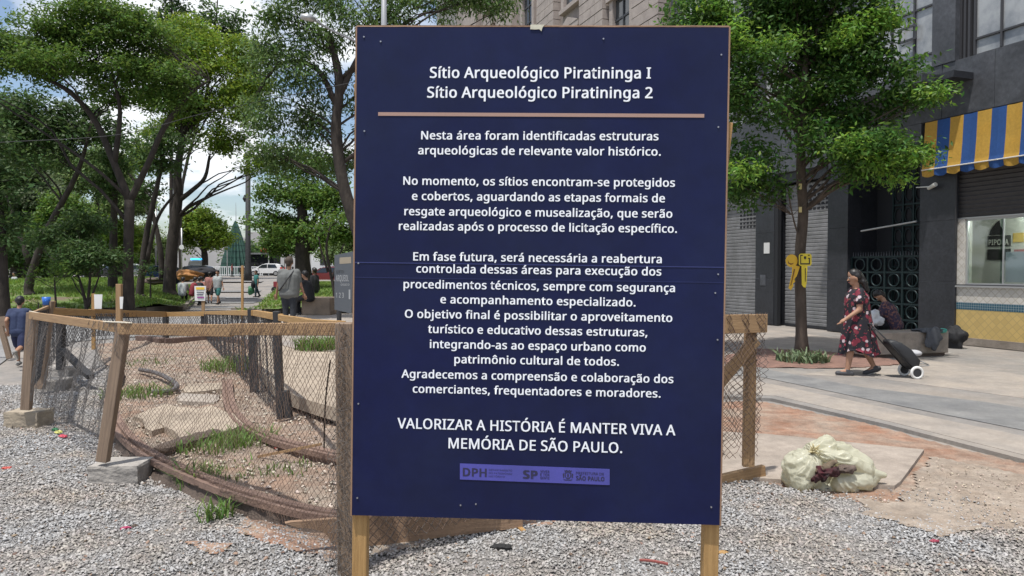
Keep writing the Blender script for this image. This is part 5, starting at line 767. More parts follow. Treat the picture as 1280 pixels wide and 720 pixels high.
# concrete feet
def block(name, c, sx, sy, sz_, rz, label, m, seed):
    me = bpy.data.meshes.new(name); bm = bmesh.new(); bmesh.ops.create_cube(bm, size=1); bmesh.ops.subdivide_edges(bm, edges=bm.edges[:], cuts=7, use_grid_fill=True)
    for v in bm.verts:
        r = v.co.copy(); k = mnoise.fractal(r*3+Vector((seed*3.3, 0, 0)), 1, 2, 4)
        e = sum(1 for q in r if abs(q) > .49); v.co *= 1+(.035*k)-(.04 if e >= 2 else 0)*(.6+.8*mnoise.noise(r*5+Vector((seed, 0, 0))))
        v.co.x *= sx; v.co.y *= sy; v.co.z = (v.co.z+.5)*sz_
    bm.to_mesh(me); bm.free(); me.materials.append(m)
    o = link(name, me, loc=c); o.rotation_euler = (0, 0, rz); return tag(o, label, 'concrete block', 'concrete feet under the fence posts')
M_BLK = mat('rough_concrete', (.42, .39, .35), .95, vscale=5, col2=(.27, .25, .23), bump=.8, bscale=22)
M_BLK2 = mat('brown_concrete', (.42, .35, .26), .95, vscale=5, col2=(.26, .22, .17), bump=.8, bscale=22)
block('concrete_block', (-2.96, 5.42, 0), .37, .28, .155, .05, 'grey concrete block under the leaning post, nearest of the post feet', M_BLK, 1)
block('concrete_block', (-4.92, 7.3, 0), .36, .25, .18, -.06, 'tan concrete block under the corner post at the left edge', M_BLK2, 2)
block('concrete_block', (-6.1, 9.5, 0), .42, .3, .17, .1, 'pale concrete block third back along the left fence', M_BLK, 3)
block('concrete_block', (-6.75, 10.75, 0), .46, .3, .17, -.1, 'grey concrete block under the black post, farthest of the post feet', M_BLK, 4)
# low bottom boards and right hand fence frame
pA, pB = Vector((-1.25, 3.93, .135)), Vector((.06, 4.36, .115))
rf = thing('board_fence', 'mesh and timber fence frame behind the blue sign', 'fence', (1.75, 5.4, 0))
b = MB(); d = (pB-pA).normalized(); s_ = Vector((-d.y, d.x, 0))*.015; up = Vector((0, 0, 1))
L = (pB-pA).length
prof = [(0, .078), (.03, .082), (L, .06), (L, -.08), (.30, -.10), (.27, -.075), (.245, -.055), (.235, -.03), (.22, -.005), (.19, .015), (.14, .035), (.06, .05)]
b.prism(prof, lambda p: pA+d*p[0]+up*p[1]-s_, lambda p: pA+d*p[0]+up*p[1]+s_)
b.build('bottom_board', wood('brown_board', (.34, .22, .14), (.22, .14, .09)), rf, label='weathered bottom board with a rotted notched end')
R0 = P(935, 583, 5.38); R1 = P(938, 412, 5.38)
b = MB(); b.beam(R0, R1, .085, .045, up=(0, 1, 0), jit=.05); b.build('post', M_WOOD, rf, bevel=.003)
b = MB(); b.beam(Vector((-.8, 3.80, 1.27)), P(957, 404, 5.40), .04, .135, jit=.04); b.build('rail', M_WOOD, rf, bevel=.003)
b = MB(); b.beam(P(945, 424, 5.36), P(835, 555, 5.1), .035, .09); b.build('brace', M_WOOD, rf, bevel=.003)
b = MB(); b.beam(P(955, 590, 5.48), P(860, 612, 5.25), .045, .11); b.build('bottom_board', M_WOOD, rf, bevel=.003)
wire_panel([Vector((-.8, 3.78, .1)), P(800, 585, 4.9), P(946, 570, 5.36)], [Vector((-.8, 3.78, 1.31)), P(830, 396, 4.9), P(958, 391, 5.36)], (.05, .052), .0022, 'wire_mesh', rf, seed=21, fray=.35)
wire_panel([Vector((-.8, 3.80, .1)), P(800, 585, 4.95), P(950, 540, 5.40)], [Vector((-.8, 3.80, 1.32)), P(830, 392, 4.95), P(959, 391, 5.42)], (.065, .06), .002, 'wire_mesh', rf, seed=22, m=MATS['roll_mesh'], wav=.03)
# fallen batten and branch scraps
b = MB(); b.beam(P(322, 571, 5.75), P(402, 555, 5.6), .015, .02); tag(b.build('batten', M_WOOD), 'thin pale batten lying over the dug ground by the near post', 'stick')
b = MB(); b.tube(smoothpath([G(175, 462, .16), G(195, 466, .17), G(212, 474, .18), G(221, 482, .16), G(214, 488, .13), G(190, 490, .12)], 6), .03, 8)
tag(b.build('bent_hose', mat('hose', (.13, .12, .12), .7, var=.3)), 'dark bent hose lying on the far part of the dug ground', 'hose')
b = MB(); b.tube(smoothpath([P(405, 560, 5.2), P(407, 500, 5.1), P(413, 450, 5.0)], 4), .006, 5); tag(b.build('thin_branch', M_BARK), 'thin bare twig standing in the mesh beside the near post', 'twig')
b = MB(); b.beam(G(59, 496), G(84, 492), .02, .02); tag(b.build('metal_bar', M_BLACKP), 'short dark bar lying on gravel behind the left block', 'bar')
# stakes with notices
def stake(px, yb, yt, Y, w_, label, note=None, name='notice_stake', cup=False, m=M_WOOD):
    t = thing(name, label, 'stake', (P(px, yb, Y).x, Y, 0)); b = MB(); b.beam(P(px, yb, Y), P(px, yt, Y), w_, .03, up=(0, 1, 0)); b.build('post', m, t, bevel=.002)
    if note:
        x0, y0, x1, y1 = note; b = MB(); q = [P(x0, y1, Y-.03), P(x1, y1, Y-.03), P(x1+1, y0, Y-.03), P(x0-.5, y0, Y-.03)]
        b.hexa([q[0], q[1], q[1]+Vector((0, .004, 0)), q[0]+Vector((0, .004, 0)), q[3], q[2], q[2]+Vector((0, .004, 0)), q[3]+Vector((0, .004, 0))]); nn = b.build('notice', mat('paper', (.72, .72, .70), .7), t)
        return t, nn
    return t, None
stake(117, 437, 367, 12.2, .06, 'wooden stake with a blank white paper notice, left of the tall tree', (118, 368, 127, 386), m=M_WOODN)
stake(149, 404, 355, 5.45, .04, 'bare wooden stake rising above the fence rail with a torn paper edge', (150, 371, 153, 386))
t, nn = stake(254, 420, 365, 16.9, .07, 'wooden stake with a white poster headed by a yellow band', (243.5, 357.5, 256.5, 376))
def NT(x0, y0, x1, y1, m, nm):
    b = MB(); q = [P(x0, y1, 16.862), P(x1, y1, 16.862), P(x1, y0, 16.862), P(x0, y0, 16.862)]; b.prism([(0, 0), (1, 0), (1, 1), (0, 1)], lambda p: q[0].lerp(q[1], p[0])+(q[3]-q[0])*p[1], lambda p: q[0].lerp(q[1], p[0])+(q[3]-q[0])*p[1]-Vector((0, .003, 0))); b.build(nm, m, nn)
NT(245, 359, 255.5, 362, mat('yellow_print', (.75, .50, .04), .6), 'yellow_band'); NT(246, 365, 255, 366, M_INK, 'text_bar'); NT(246, 368, 254, 369, M_INK, 'text_bar'); NT(246.5, 371, 255, 372.6, mat('purple_print', (.3, .05, .25), .6), 'text_bar')
stake(303, 470, 332, 10.3, .03, 'thin tall bare stake in front of the paved path', m=M_WOODN)
b = MB(); c = P(58, 381, Y3-.02); b.tube([c, c+Vector((0, 0, .1))], [.04, .05], 14); tag(b.build('blue_cup', mat('blue_plastic', (.03, .14, .5), .4), smooth=True), 'small blue cup upside down on the fence post at left', 'cup')
# litter on the gravel
def scrap(name, px, py, sx, sy, sz_, m, label, cat, rz=0, seed=0, z=.035):
    me = bpy.data.meshes.new(name); bm = bmesh.new(); bmesh.ops.create_icosphere(bm, subdivisions=3, radius=1)
    for v in bm.verts:
        k = mnoise.noise(v.co*1.7+Vector((seed*5.1, 2, 0))); k2 = mnoise.noise(v.co*4+Vector((seed, 0, 9))); v.co *= 1+.4*k+.2*k2; v.co.x *= sx; v.co.y *= sy; v.co.z *= sz_
    bm.to_mesh(me); bm.free(); me.materials.append(m); c = G(px, py, z); o = link(name, me, loc=c); o.rotation_euler = (0, 0, rz); return tag(o, label, cat) if label else o
def glove():
    t = thing('crumpled_wrapper', 'pink, green and yellow wrapper crumpled on gravel behind the leaning post', 'litter', G(75, 543, .03))
    for px, py, s, m in ((79, 545, (.055, .03, .012), mat('pink_plastic', (.55, .08, .11), .5)), (73, 540, (.04, .03, .014), mat('yellow_plastic', (.7, .68, .2), .5)), (69, 537, (.035, .03, .016), mat('green_plastic', (.03, .15, .06), .5))):
        o = scrap('wrapper_piece', px, py, *s, m, None, None, -.6, px); c = o.location-t.location; o.parent = t; o.location = c
glove()
scrap('paper_scrap', 8, 585, .035, .012, .01, mat('red_plastic', (.5, .07, .05), .5), 'small red scrap on gravel at the far left', 'litter', .5, 2)
scrap('paper_scrap', 157, 660, .03, .012, .01, mat('magenta_plastic', (.42, .04, .12), .5), 'pink scrap on the gravel below the concrete block', 'litter', .5, 3)
scrap('dark_stone', 168, 658, .02, .014, .012, MATS['dark_soil'], 'small dark lump right beside the pink scrap', 'stone', 0, 4)
scrap('crumpled_rag', 627, 684, .055, .03, .02, mat('black_rag', (.02, .02, .02), .8, bump=.5), 'black crumpled rag on gravel below the blue sign', 'litter', -.1, 5)
b = MB(); b.beam(G(645, 655, .04), G(655, 664, .03), .03, .012); tag(b.build('wood_chip', M_WOODN, bevel=.002), 'small light wood chip on gravel just under the sign', 'wood chip')
b = MB(); b.tube(smoothpath([G(800, 700, .04), G(815, 701, .05), G(835, 705, .04)], 3), .008, 6); tag(b.build('rusty_stick', mat('rust_red', (.25, .07, .06), .8)), 'thin dark red stick on gravel near the right sign post', 'stick')
scrap('paper_scrap', 1168, 676, .028, .015, .008, mat('crimson_plastic', (.3, .05, .08), .5), 'crimson scrap on the gravel at the right', 'litter', .2, 7)
scrap('wood_chip', 903, 690, .03, .015, .008, M_WOODN, 'tan wood sliver on gravel right of the sign post', 'wood chip', .2, 8)
scrap('paper_scrap', 345, 560, .012, .01, .008, MATS['red_plastic'], None, None, 0, 9, .1)['kind'] = 'stuff'

# ------------------------------------------------------------------ STREET FACADE (black granite building)
FU = Vector((-.344, .939, 0)); FN = Vector((-.939, -.344, 0)); F0 = Vector((9.65, 15.65, 0))
def FP(s, o, z): return F0+FU*s+FN*o+Vector((0, 0, z))
def fbx(b, s0, s1, o0, o1, z0, z1):
    return b.hexa([FP(s1, o0, z0), FP(s0, o0, z0), FP(s0, o1, z0), FP(s1, o1, z0), FP(s1, o0, z1), FP(s0, o0, z1), FP(s0, o1, z1), FP(s1, o1, z1)])
M_GRAN = mat('dark_granite', (.040, .042, .05), .38, stain=.25, sscale=1.7, vscale=18, col2=(.028, .03, .036), bump=.08, bscale=20, spec=.5)
M_GRAN2 = mat('grey_cladding', stain=0.32, sscale=1.5, col=(.11, .115, .13), rough=.5, vscale=1.3, col2=(.07, .075, .085), bump=.15, bscale=9, detail=10)
M_DARKV = mat('dark_void', (.012, .013, .016), .8); M_SHUT = mat('grey_shutter', (.27, .27, .275), .55, stain=.15, sscale=2, vscale=3, col2=(.21, .21, .21), metal=.1)
M_SHUTD = mat('dark_shutter', (.06, .058, .06), .55, var=.2, vscale=5, metal=.2); M_FRAME = mat('window_frame_dark', (.05, .05, .055), .5); M_ALU = mat('aluminium', (.45, .45, .45), .4, metal=.6)
fb = thing('granite_shop_building', 'dark granite fronted building with roller shutters and windows above', 'building', F0)
def part(nm, m, boxes, parent=None, **k):
    b = MB()
    for q in boxes: fbx(b, *q)
    return b.build(nm, m, parent or fb, **k)
# back walls and slabs
part('wall', M_GRAN, [(-14, -5.3, -6, -.35, 0, 4.4), (3.0, 11.3, -6, -.42, 0, 4.4), (-14, -3.6, -6, -5.9, 0, 16)])
part('wall', M_GRAN2, [(-14, 11.3, -6, -.012, 4.95, 6.15), (-14, 11.3, -6, 0, 8.7, 9.7), (-14, 11.3, -6, 0, 12.2, 16)], label='grey clad band between the shops and the upper windows')
part('wall', M_DARKV, [(-5.2, 3.0, -6, -3, 0, 4.9), (-14, 11.3, -6, -3, 6.15, 8.7), (-14, 11.3, -6, -3, 9.7, 12.2), (-14, 11.3, -6, -.1, 4.4, 4.95)])
for s0, s1 in ((0, .9), (3.0, 3.68), (5.75, 6.56), (8.6, 9.4), (10.9, 11.3), (-5.2, -4.4), (-8.4, -7.6), (-12, -11)):
    h = 1.95
    for z0, z1 in ((0, 1.35), (1.353, 2.7), (2.703, 4.40)): part('granite_panel', M_GRAN, [(s0, s1, -.42, .03 if z0 else .034, z0, z1)], bevel=.004)
for i_ in range(14):
    part('cladding_panel', M_GRAN2, [(-5.6+i_*1.2+.005, -4.4+i_*1.2-.005, -.01, .004+.003*(i_ % 2), 4.955, 6.145)], bevel=.003)
part('lintel', M_GRAN2, [(.9, 11.3, -.3, .015, 4.40, 4.948)]); part('lintel', M_GRAN, [(3.0, 11.3, -.42, -.1, 4.1, 4.4)])
part('downpipe', M_DARKV, [(5.6, 5.74, -.1, .02, 0, 4.1)]); part('downpipe', M_BLACKP, [(-.03, .0, .03, .06, 2.1, 4.4)])
# roller shutters
def shutter(s0, s1, o, z0, z1, m, pitch, vent=None, nm='roller_shutter'):
    b = MB(); n = int((z1-z0)/pitch)
    for i in range(n):
        za = z0+i*pitch; zb = za+pitch
        pts = [(o, za), (o+.018, za+pitch*.12), (o+.022, za+pitch*.75), (o, za+pitch*.92), (o, zb)]
        for (o0, q0), (o1, q1) in zip(pts[:-1], pts[1:]):
            k = len(b.v); b.v += [FP(s1, o0, q0), FP(s0, o0, q0), FP(s0, o1, q1), FP(s1, o1, q1)]; b.quadface([k, k+1, k+2, k+3])
    t = b.build(nm, m, fb); t['kind'] = 'stuff'
    part('shutter_bottom_bar', MATS['dark_granite'], [(s0, s1, o-.02, o+.04, z0-.06, z0)])
    if vent:
        b = MB(); vs0, vs1, vz0, vz1, nc, nr = vent
        for i in range(nc):
            for j in range(nr):
                a = vs0+(vs1-vs0)*(i+.18)/nc; c = vs0+(vs1-vs0)*(i+.82)/nc; e = vz0+(vz1-vz0)*(j+.2)/nr; g_ = vz0+(vz1-vz0)*(j+.75)/nr
                fbx(b, a, c, o+.0, o+.026, e, g_)
        v_ = b.build('vent_holes', M_DARKV, fb); v_['kind'] = 'stuff'
shutter(3.68, 5.6, -.28, .06, 4.1, M_SHUT, .105, (3.78, 4.7, 3.25, 4.0, 6, 6))
shutter(6.56, 8.6, -.28, .06, 4.1, M_SHUT, .105, (6.9, 7.7, 2.9, 3.65, 5, 6))
shutter(9.4, 10.9, -.28, .06, 4.1, M_SHUT, .105)
shutter(-7.6, -5.2, -.28, .06, 4.1, M_SHUT, .105); shutter(-11, -8.4, -.28, .06, 4.1, M_SHUT, .105)
# small plates on the pilasters
for s_, z_, m in ((6.05, 2.1, mat('white_plate', (.6, .6, .58), .6)), (6.2, 1.15, M_GRAN2)):
    b = MB(); fbx(b, s_-.12, s_+.12, .03, .045, z_, z_+.32); b.build('wall_plate', m, fb)
# entrance gate
M_GATE = mat('green_gate_metal', (.009, .022, .024), .45, metal=.3); M_GATED = mat('dark_green_metal', (.012, .03, .032), .5, metal=.3)
gt = thing('iron_gate', 'low dark green iron gate of ringed squares topped with spikes', 'gate', FP(2, -.1, 0))
gs0, gs1, gz1 = .93, 2.97, 1.93; nc, nr = 4, 5; gw = (gs1-gs0)/nc; gh = (gz1-.05)/nr; go = -.10
for i in range(nc+1):
    b = MB(); fbx(b, gs0+i*gw-.025, gs0+i*gw+.025, go-.025, go+.025, .0, gz1+.02); b.build('upright_bar', M_GATE, gt)
for j in range(nr+1):
    b = MB(); fbx(b, gs0, gs1, go-.02, go+.02, .05+j*gh-.022, .05+j*gh+.022); b.build('cross_bar', M_GATE, gt)
b = MB(); c0 = Vector((0, 0, 0)); b.tube([c0+FU*(.15*math.cos(q))+Vector((0, 0, .15*math.sin(q))) for q in [2*PI*k/16 for k in range(16)]], .022, 5, closed=True); ring_me = add_mesh('ring', b.v, b.f, M_GATE, b.uv, True)
for i in range(nc):
    for j in range(nr):
        o = bpy.data.objects.new('ring', ring_me); COL.objects.link(o); o.parent = gt; o.location = FP(gs0+(i+.5)*gw, go, .05+(j+.5)*gh)-gt.location
for k in range(26):
    b = MB(); b.tube([FP(gs0+(k+.5)*(gs1-gs0)/26, go, gz1), FP(gs0+(k+.5)*(gs1-gs0)/26, go, gz1+.13)], [.012, .003], 5); b.build('spike', M_GRAN2, gt)
gd = thing('entrance_door', 'tall dark green metal door grille set back above the gate', 'door', FP(2, -.9, 0))
b = MB(); fbx(b, .9, 3.0, -1.0, -.95, 0, 4.4); b.build('door_panel', M_DARKV, gd)
for i in range(6): b = MB(); fbx(b, .95+i*.3, .99+i*.3, -.94, -.90, 0, 4.4); b.build('upright_bar', M_GATED, gd)
for j in range(9): b = MB(); fbx(b, .95, 2.46, -.935, -.905, .1+j*.52, .14+j*.52); b.build('cross_bar', M_GATED, gd)
b = MB(); b.tube([FU*(.11*math.cos(q))+Vector((0, 0, .18*math.sin(q))) for q in [2*PI*k/14 for k in range(14)]], .014, 4, closed=True); rm2 = add_mesh('ring', b.v, b.f, M_GATED, b.uv, True)
for i in range(5):
    for j in range(8):
        o = bpy.data.objects.new('ring', rm2); COL.objects.link(o); o.parent = gd; o.location = FP(1.12+i*.3, -.92, .38+j*.52)-gd.location
b = MB(); b.tube([FP(2.5, .1, 2.58), FP(.92, .1, 2.72)], .022, 6); tag(b.build('steel_tube', M_ALU), 'thin pale horizontal tube across the entrance above the gate', 'tube')
b = MB(); b.tube([FP(.98, .05, 3.5), FP(.45, .16, 3.46)], [.012, .02], 6); b.tube([FP(.62, .10, 3.44), FP(.38, .18, 3.50)], [.04, .05], 8); tag(b.build('security_camera', mat('off_white_plastic', (.55, .55, .5), .5)), 'small pale camera on an arm at the pilaster by the awning', 'camera')
# canopy slab over the entrance
part('canopy_slab', M_GRAN2, [(.1, 3.3, .02, .95, 5.62, 5.80)]); part('canopy_edge', M_GRAN, [(-.35, .1, .02, .6, 5.64, 5.78)])
# upper windows
M_GLASSU = mat('pale_window_glass', (.42, .43, .43), .12, vscale=.9, col2=(.22, .235, .25), spec=.6, contrast=(.42, .6))
M_BLIND = mat('blind', (.5, .49, .46), .9, var=.2, vscale=2)
for zb, zt in ((6.15, 8.7), (9.7, 12.2)):
    for s0, s1 in ((-4.3, -.24), (.645, 3.1), (3.8, 6.4), (7.1, 10.8), (-9.5, -5.1)):
        wf = part('window_frame', M_FRAME, [(s0, s1, -.22, -.14, zb, zb+.05), (s0, s1, -.22, -.14, zt-.05, zt)])
        n = max(2, round((s1-s0)/.62))
        for i in range(n+1):
            sx_ = s0+(s1-s0)*i/n; part('mullion', M_FRAME, [(sx_-.022, sx_+.022, -.22, -.13, zb+.05, zt-.05)])
        part('transom', M_FRAME, [(s0+.02, s1-.02, -.215, -.135, zb+.36, zb+.40)]); part('transom', M_FRAME, [(s0+.02, s1-.02, -.215, -.135, zb+1.45, zb+1.49)])
        for i in range(n):
            a = s0+(s1-s0)*i/n+.022; c = s0+(s1-s0)*(i+1)/n-.022
            part('pane', M_GLASSU, [(a, c, -.19, -.18, zb+.05, zb+.36)]); part('pane', M_GLASSU, [(a, c, -.19+.006*(i % 3), -.18+.006*(i % 3), zb+.40, zb+1.45)]); part('pane', M_GLASSU, [(a, c, -.19, -.18, zb+1.49, zt-.05)])
    for q_ in [(.08, .645, -.5, .03, zb, zt), (3.1, 3.8, -.5, .03, zb, zt), (6.4, 7.1, -.5, .03, zb, zt), (10.8, 11.3, -.5, .03, zb, zt), (-5.1, -4.3, -.5, .03, zb, zt), (-14, -9.5, -.5, .03, zb, zt)]: part('pier', M_GRAN2, [q_])
    part('pipe_recess', M_DARKV, [(-.24, .08, -.5, -.25, zb, zt)])
    for q in (-.16, -.06, .03): part('pipe', M_FRAME, [(q, q+.05, -.2, -.1, zb, zt)])
ow = part('open_vent', M_FRAME, [(1.15, 1.62, -.10, -.07, 7.25, 7.3), (1.15, 1.62, -.10, -.07, 6.95, 7.0), (1.15, 1.19, -.10, -.07, 7.0, 7.25), (1.58, 1.62, -.10, -.07, 7.0, 7.25)])
# corner food shop with tiles, window, shutter, awning
M_TILEW = mat('cream_tile', (.62, .60, .55), .35); M_TILEB = mat('blue_tile', (.02, .10, .16), .3)
def tile_mat(name, c, grout, sc_, rot=0.0, bw=.5, rh=.5, off=0.0):
    m = bpy.data.materials.new(name); m.use_nodes = True; n = m.node_tree.nodes; l = m.node_tree.links; t = n.new('ShaderNodeTexCoord'); mp = n.new('ShaderNodeMapping'); br = n.new('ShaderNodeTexBrick')
    mp.inputs['Rotation'].default_value = (0, 0, rot); l.new(t.outputs['UV'], mp.inputs[0]); l.new(mp.outputs[0], br.inputs[0]); br.offset = off; br.inputs['Scale'].default_value = sc_; br.inputs['Brick Width'].default_value = bw; br.inputs['Row Height'].default_value = rh; br.inputs['Mortar Size'].default_value = .03
    br.inputs['Color1'].default_value = (*c, 1); br.inputs['Color2'].default_value = tuple(x*.86 for x in c)+(1,); br.inputs['Mortar'].default_value = (*grout, 1)
    l.new(br.outputs[0], n['Principled BSDF'].inputs[0]); n['Principled BSDF'].inputs['Roughness'].default_value = .3; return m
TW = tile_mat('white_lattice_tile', (.58, .55, .50), (.40, .36, .30), 4.2, PI/4); TY = tile_mat('yellow_lattice_tile', (.56, .40, .15), (.42, .31, .13), 4.2, PI/4); TB = tile_mat('blue_mosaic', (.015, .085, .13), (.35, .38, .38), 10)
sp = thing('corner_food_shop', 'small food shop front with tiled wall and wide glass window', 'shop', FP(-2, 0, 0))
def spart(nm, m, boxes, **k):
    b = MB()
    for q in boxes: fbx(b, *q)
    return b.build(nm, m, sp, **k)
spart('tiled_wall', TY, [(-4.4, -.002, -.25, -.02, .16, .76)], label='lower yellow lattice tiled wall'); spart('tile_band', TB, [(-4.4, -.002, -.25, -.017, .76, .915)], label='strip of small blue mosaic tiles'); spart('tiled_wall', TW, [(-4.4, -.002, -.25, -.02, .915, 1.24)], label='white lattice tiled wall under the window')
spart('plinth', M_KERB, [(-4.4, -.002, -.25, .01, 0, .16)]); spart('tiled_jamb', TW, [(-.17, -.002, -.25, -.02, 1.30, 2.72)])
spart('sill', M_ALU, [(-4.4, -.002, -.3, .03, 1.24, 1.275)]); spart('sill', M_FRAME, [(-4.4, -.002, -.3, .015, 1.275, 1.30)])
spart('window_frame', M_ALU, [(-4.4, -.17, -.12, -.06, 2.66, 2.71), (-.21, -.17, -.12, -.06, 1.30, 2.66), (-4.4, -.21, -.12, -.06, 1.30, 1.33)])
M_GL = bpy.data.materials.new('shop_glass'); M_GL.use_nodes = True; n_ = M_GL.node_tree.nodes; l_ = M_GL.node_tree.links
tb_ = n_.new('ShaderNodeBsdfTransparent'); tb_.inputs[0].default_value = (.72, .80, .79, 1); gb_ = n_.new('ShaderNodeBsdfGlossy'); gb_.inputs['Roughness'].default_value = .03; ms_ = n_.new('ShaderNodeMixShader'); ms_.inputs[0].default_value = .10; l_.new(tb_.outputs[0], ms_.inputs[1]); l_.new(gb_.outputs[0], ms_.inputs[2]); l_.new(ms_.outputs[0], n_['Material Output'].inputs[0])
for a, c, o_ in ((-.98, -.21, -.085), (-1.9, -.90, -.10), (-2.8, -1.9, -.085), (-4.4, -2.8, -.10)):
    spart('window_pane', M_GL, [(a, c, o_-.006, o_, 1.33, 2.66)])
    spart('pane_edge', M_ALU, [(a-.012, a+.012, o_-.012, o_+.012, 1.33, 2.66)])
spart('frosted_panel', mat('frosted_film', (.36, .37, .42), .5), [(-4.4, -.98, -.16, -.15, 1.36, 1.98)])
spart('interior_wall', mat('interior_wall', (.62, .60, .56), .8), [(-4.4, .86, -1.5, -1.42, 0, 2.9), (-4.5, -4.4, -1.5, -.1, 0, 2.9), (.82, .86, -1.42, -.43, 0, 2.9)]); spart('interior_ceiling', mat('interior_ceiling', (.55, .55, .52), .8), [(-4.4, .85, -1.42, -.43, 2.85, 2.9)]); spart('interior_floor', M_PAVE, [(-4.4, .85, -1.42, -.43, .0, .1)])
sig = thing('shop_interior_sign', 'black lettered panel on the wall seen through the shop window', 'sign', FP(0, -1.4, 2))
b = MB(); fbx(b, -.19, .33, -1.415, -1.39, 2.14, 2.38); b.build('dark_panel', M_DARKV, sig)
place_text('PIPOCA', lambda x, z: FP(-x, -1.385, z), -.30, 2.175, .16, 2.175, .12, M_TILEW, sig, 'panel_letters', .04)
b = MB(); fbx(b, -.19, .33, -1.415, -1.39, 1.84, 2.08); b.build('dark_panel', M_DARKV, sig)
b = MB(); b.prism([(-.1, 2.40), (.25, 2.40), (.22, 2.5), (.1, 2.66), (.02, 2.72), (.0, 2.6), (-.06, 2.5)], lambda p: FP(p[0]+.05, -1.415, p[1]), lambda p: FP(p[0]+.05, -1.39, p[1])); b.build('dark_emblem', M_DARKV, sig)
for s_, z0, z1, m in ((-.47, 2.22, 2.42, mat('yellow_card', (.6, .38, .04), .6)), (-.50, 1.92, 2.06, mat('red_card', (.35, .04, .04), .6))):
    b = MB(); fbx(b, s_, s_+.22, -1.415, -1.39, z0, z1); tag(b.build('price_card', m), 'small %s card on the shop wall behind the glass' % ('yellow' if z0 > 2.1 else 'dark red'), 'card')
for s_ in (-.9, -2.0):
    b = MB(); b.ball(FP(s_, -.7, 2.80), .05, 8, 6); tag(b.build('ceiling_lamp', mat('lamp_glow', (1, 1, .9), .5, emit=((1, .97, .9), 5)), smooth=True), 'small bright lamp under the shop ceiling, %s' % ('left one' if s_ > -1 else 'right one'), 'lamp')
b = MB()
for i in range(14):
    za = 2.74+i*.093; k = len(b.v); b.v += [FP(0, -.06, za), FP(-4.4, -.06, za), FP(-4.4, -.035, za+.07), FP(0, -.035, za+.07), FP(-4.4, -.06, za+.093), FP(0, -.06, za+.093)]
    b.quadface([k, k+1, k+2, k+3]); b.quadface([k+3, k+2, k+4, k+5])
o = b.build('roller_shutter', M_SHUTD, sp); o['kind'] = 'stuff'
spart('shutter_box', M_GRAN, [(-4.4, 0, -.25, -.07, 2.72, 4.4)]); spart('shutter_bar', M_ALU, [(-4.4, -.0, -.10, -.02, 2.705, 2.735)])
for s_ in (-.9, -2.0, -3.2):
    ld = bpy.data.lights.new('shop_light', 'POINT'); ld.energy = 22; ld.shadow_soft_size = .08; ld.color = (1, .95, .86); lo = bpy.data.objects.new('shop_light', ld); COL.objects.link(lo); lo.location = FP(s_, -.75, 2.68)
aw = thing('striped_awning', 'yellow and blue striped awning over the corner food shop', 'awning', FP(-2, .2, 3.8))
M_AY = mat('yellow_canvas', (.62, .37, .06), .8, stain=.14, sscale=3, vscale=3, col2=(.54, .31, .045), trans=.15, bump=.1); M_AB = mat('blue_canvas', (.025, .10, .33), .8, stain=.16, sscale=3, vscale=3, col2=(.02, .08, .27), trans=.15, bump=.1)
sw = .309
for i in range(17):
    s1 = .66-i*sw; s0 = s1-sw; b = MB(); m = M_AY if i % 2 == 0 else M_AB; rows = [(.18, 4.9), (.21, 4.35), (.25, 3.92), (.27, 3.84)]
    prof = rows; k = len(b.v)
    for o_, z_ in prof:
        sag = .015*math.sin(i*1.7)
        b.v += [FP(s1, o_, z_), FP((s0+s1)/2, o_+sag, z_-.004), FP(s0, o_, z_)]
    for j in range(3):
        for q in (0, 1): b.quadface([k+j*3+q, k+j*3+q+1, k+(j+1)*3+q+1, k+(j+1)*3+q])
    b.build('awning_stripe', m, aw, smooth=False)
    b = MB(); k = 0; nq = 8; 
    for j in range(nq+1):
        t = j/nq; dz_ = .13+.045*math.sin(PI*t); b.v += [FP(s1-sw*t, .272, 3.84), FP(s1-sw*t, .25+.02*math.sin(t*6+i), 3.84-dz_)]
    for j in range(nq): b.quadface([2*j, 2*j+2, 2*j+3, 2*j+1])
    b.build('valance_flap', m, aw)
b = MB(); b.tube([FP(.66, .275, 3.835), FP(-4.6, .275, 3.835)], .014, 6); b.build('awning_bar', M_TILEW, aw)
for s_ in (.66, -4.6):
    b = MB(); b.v += [FP(s_, 0.04, 4.9), FP(s_, .18, 4.9), FP(s_, .21, 4.35), FP(s_, .25, 3.92), FP(s_, .27, 3.84), FP(s_, .04, 3.84)]; b.quadface([0, 1, 2, 3, 4, 5]); b.build('awning_end', M_AY, aw)

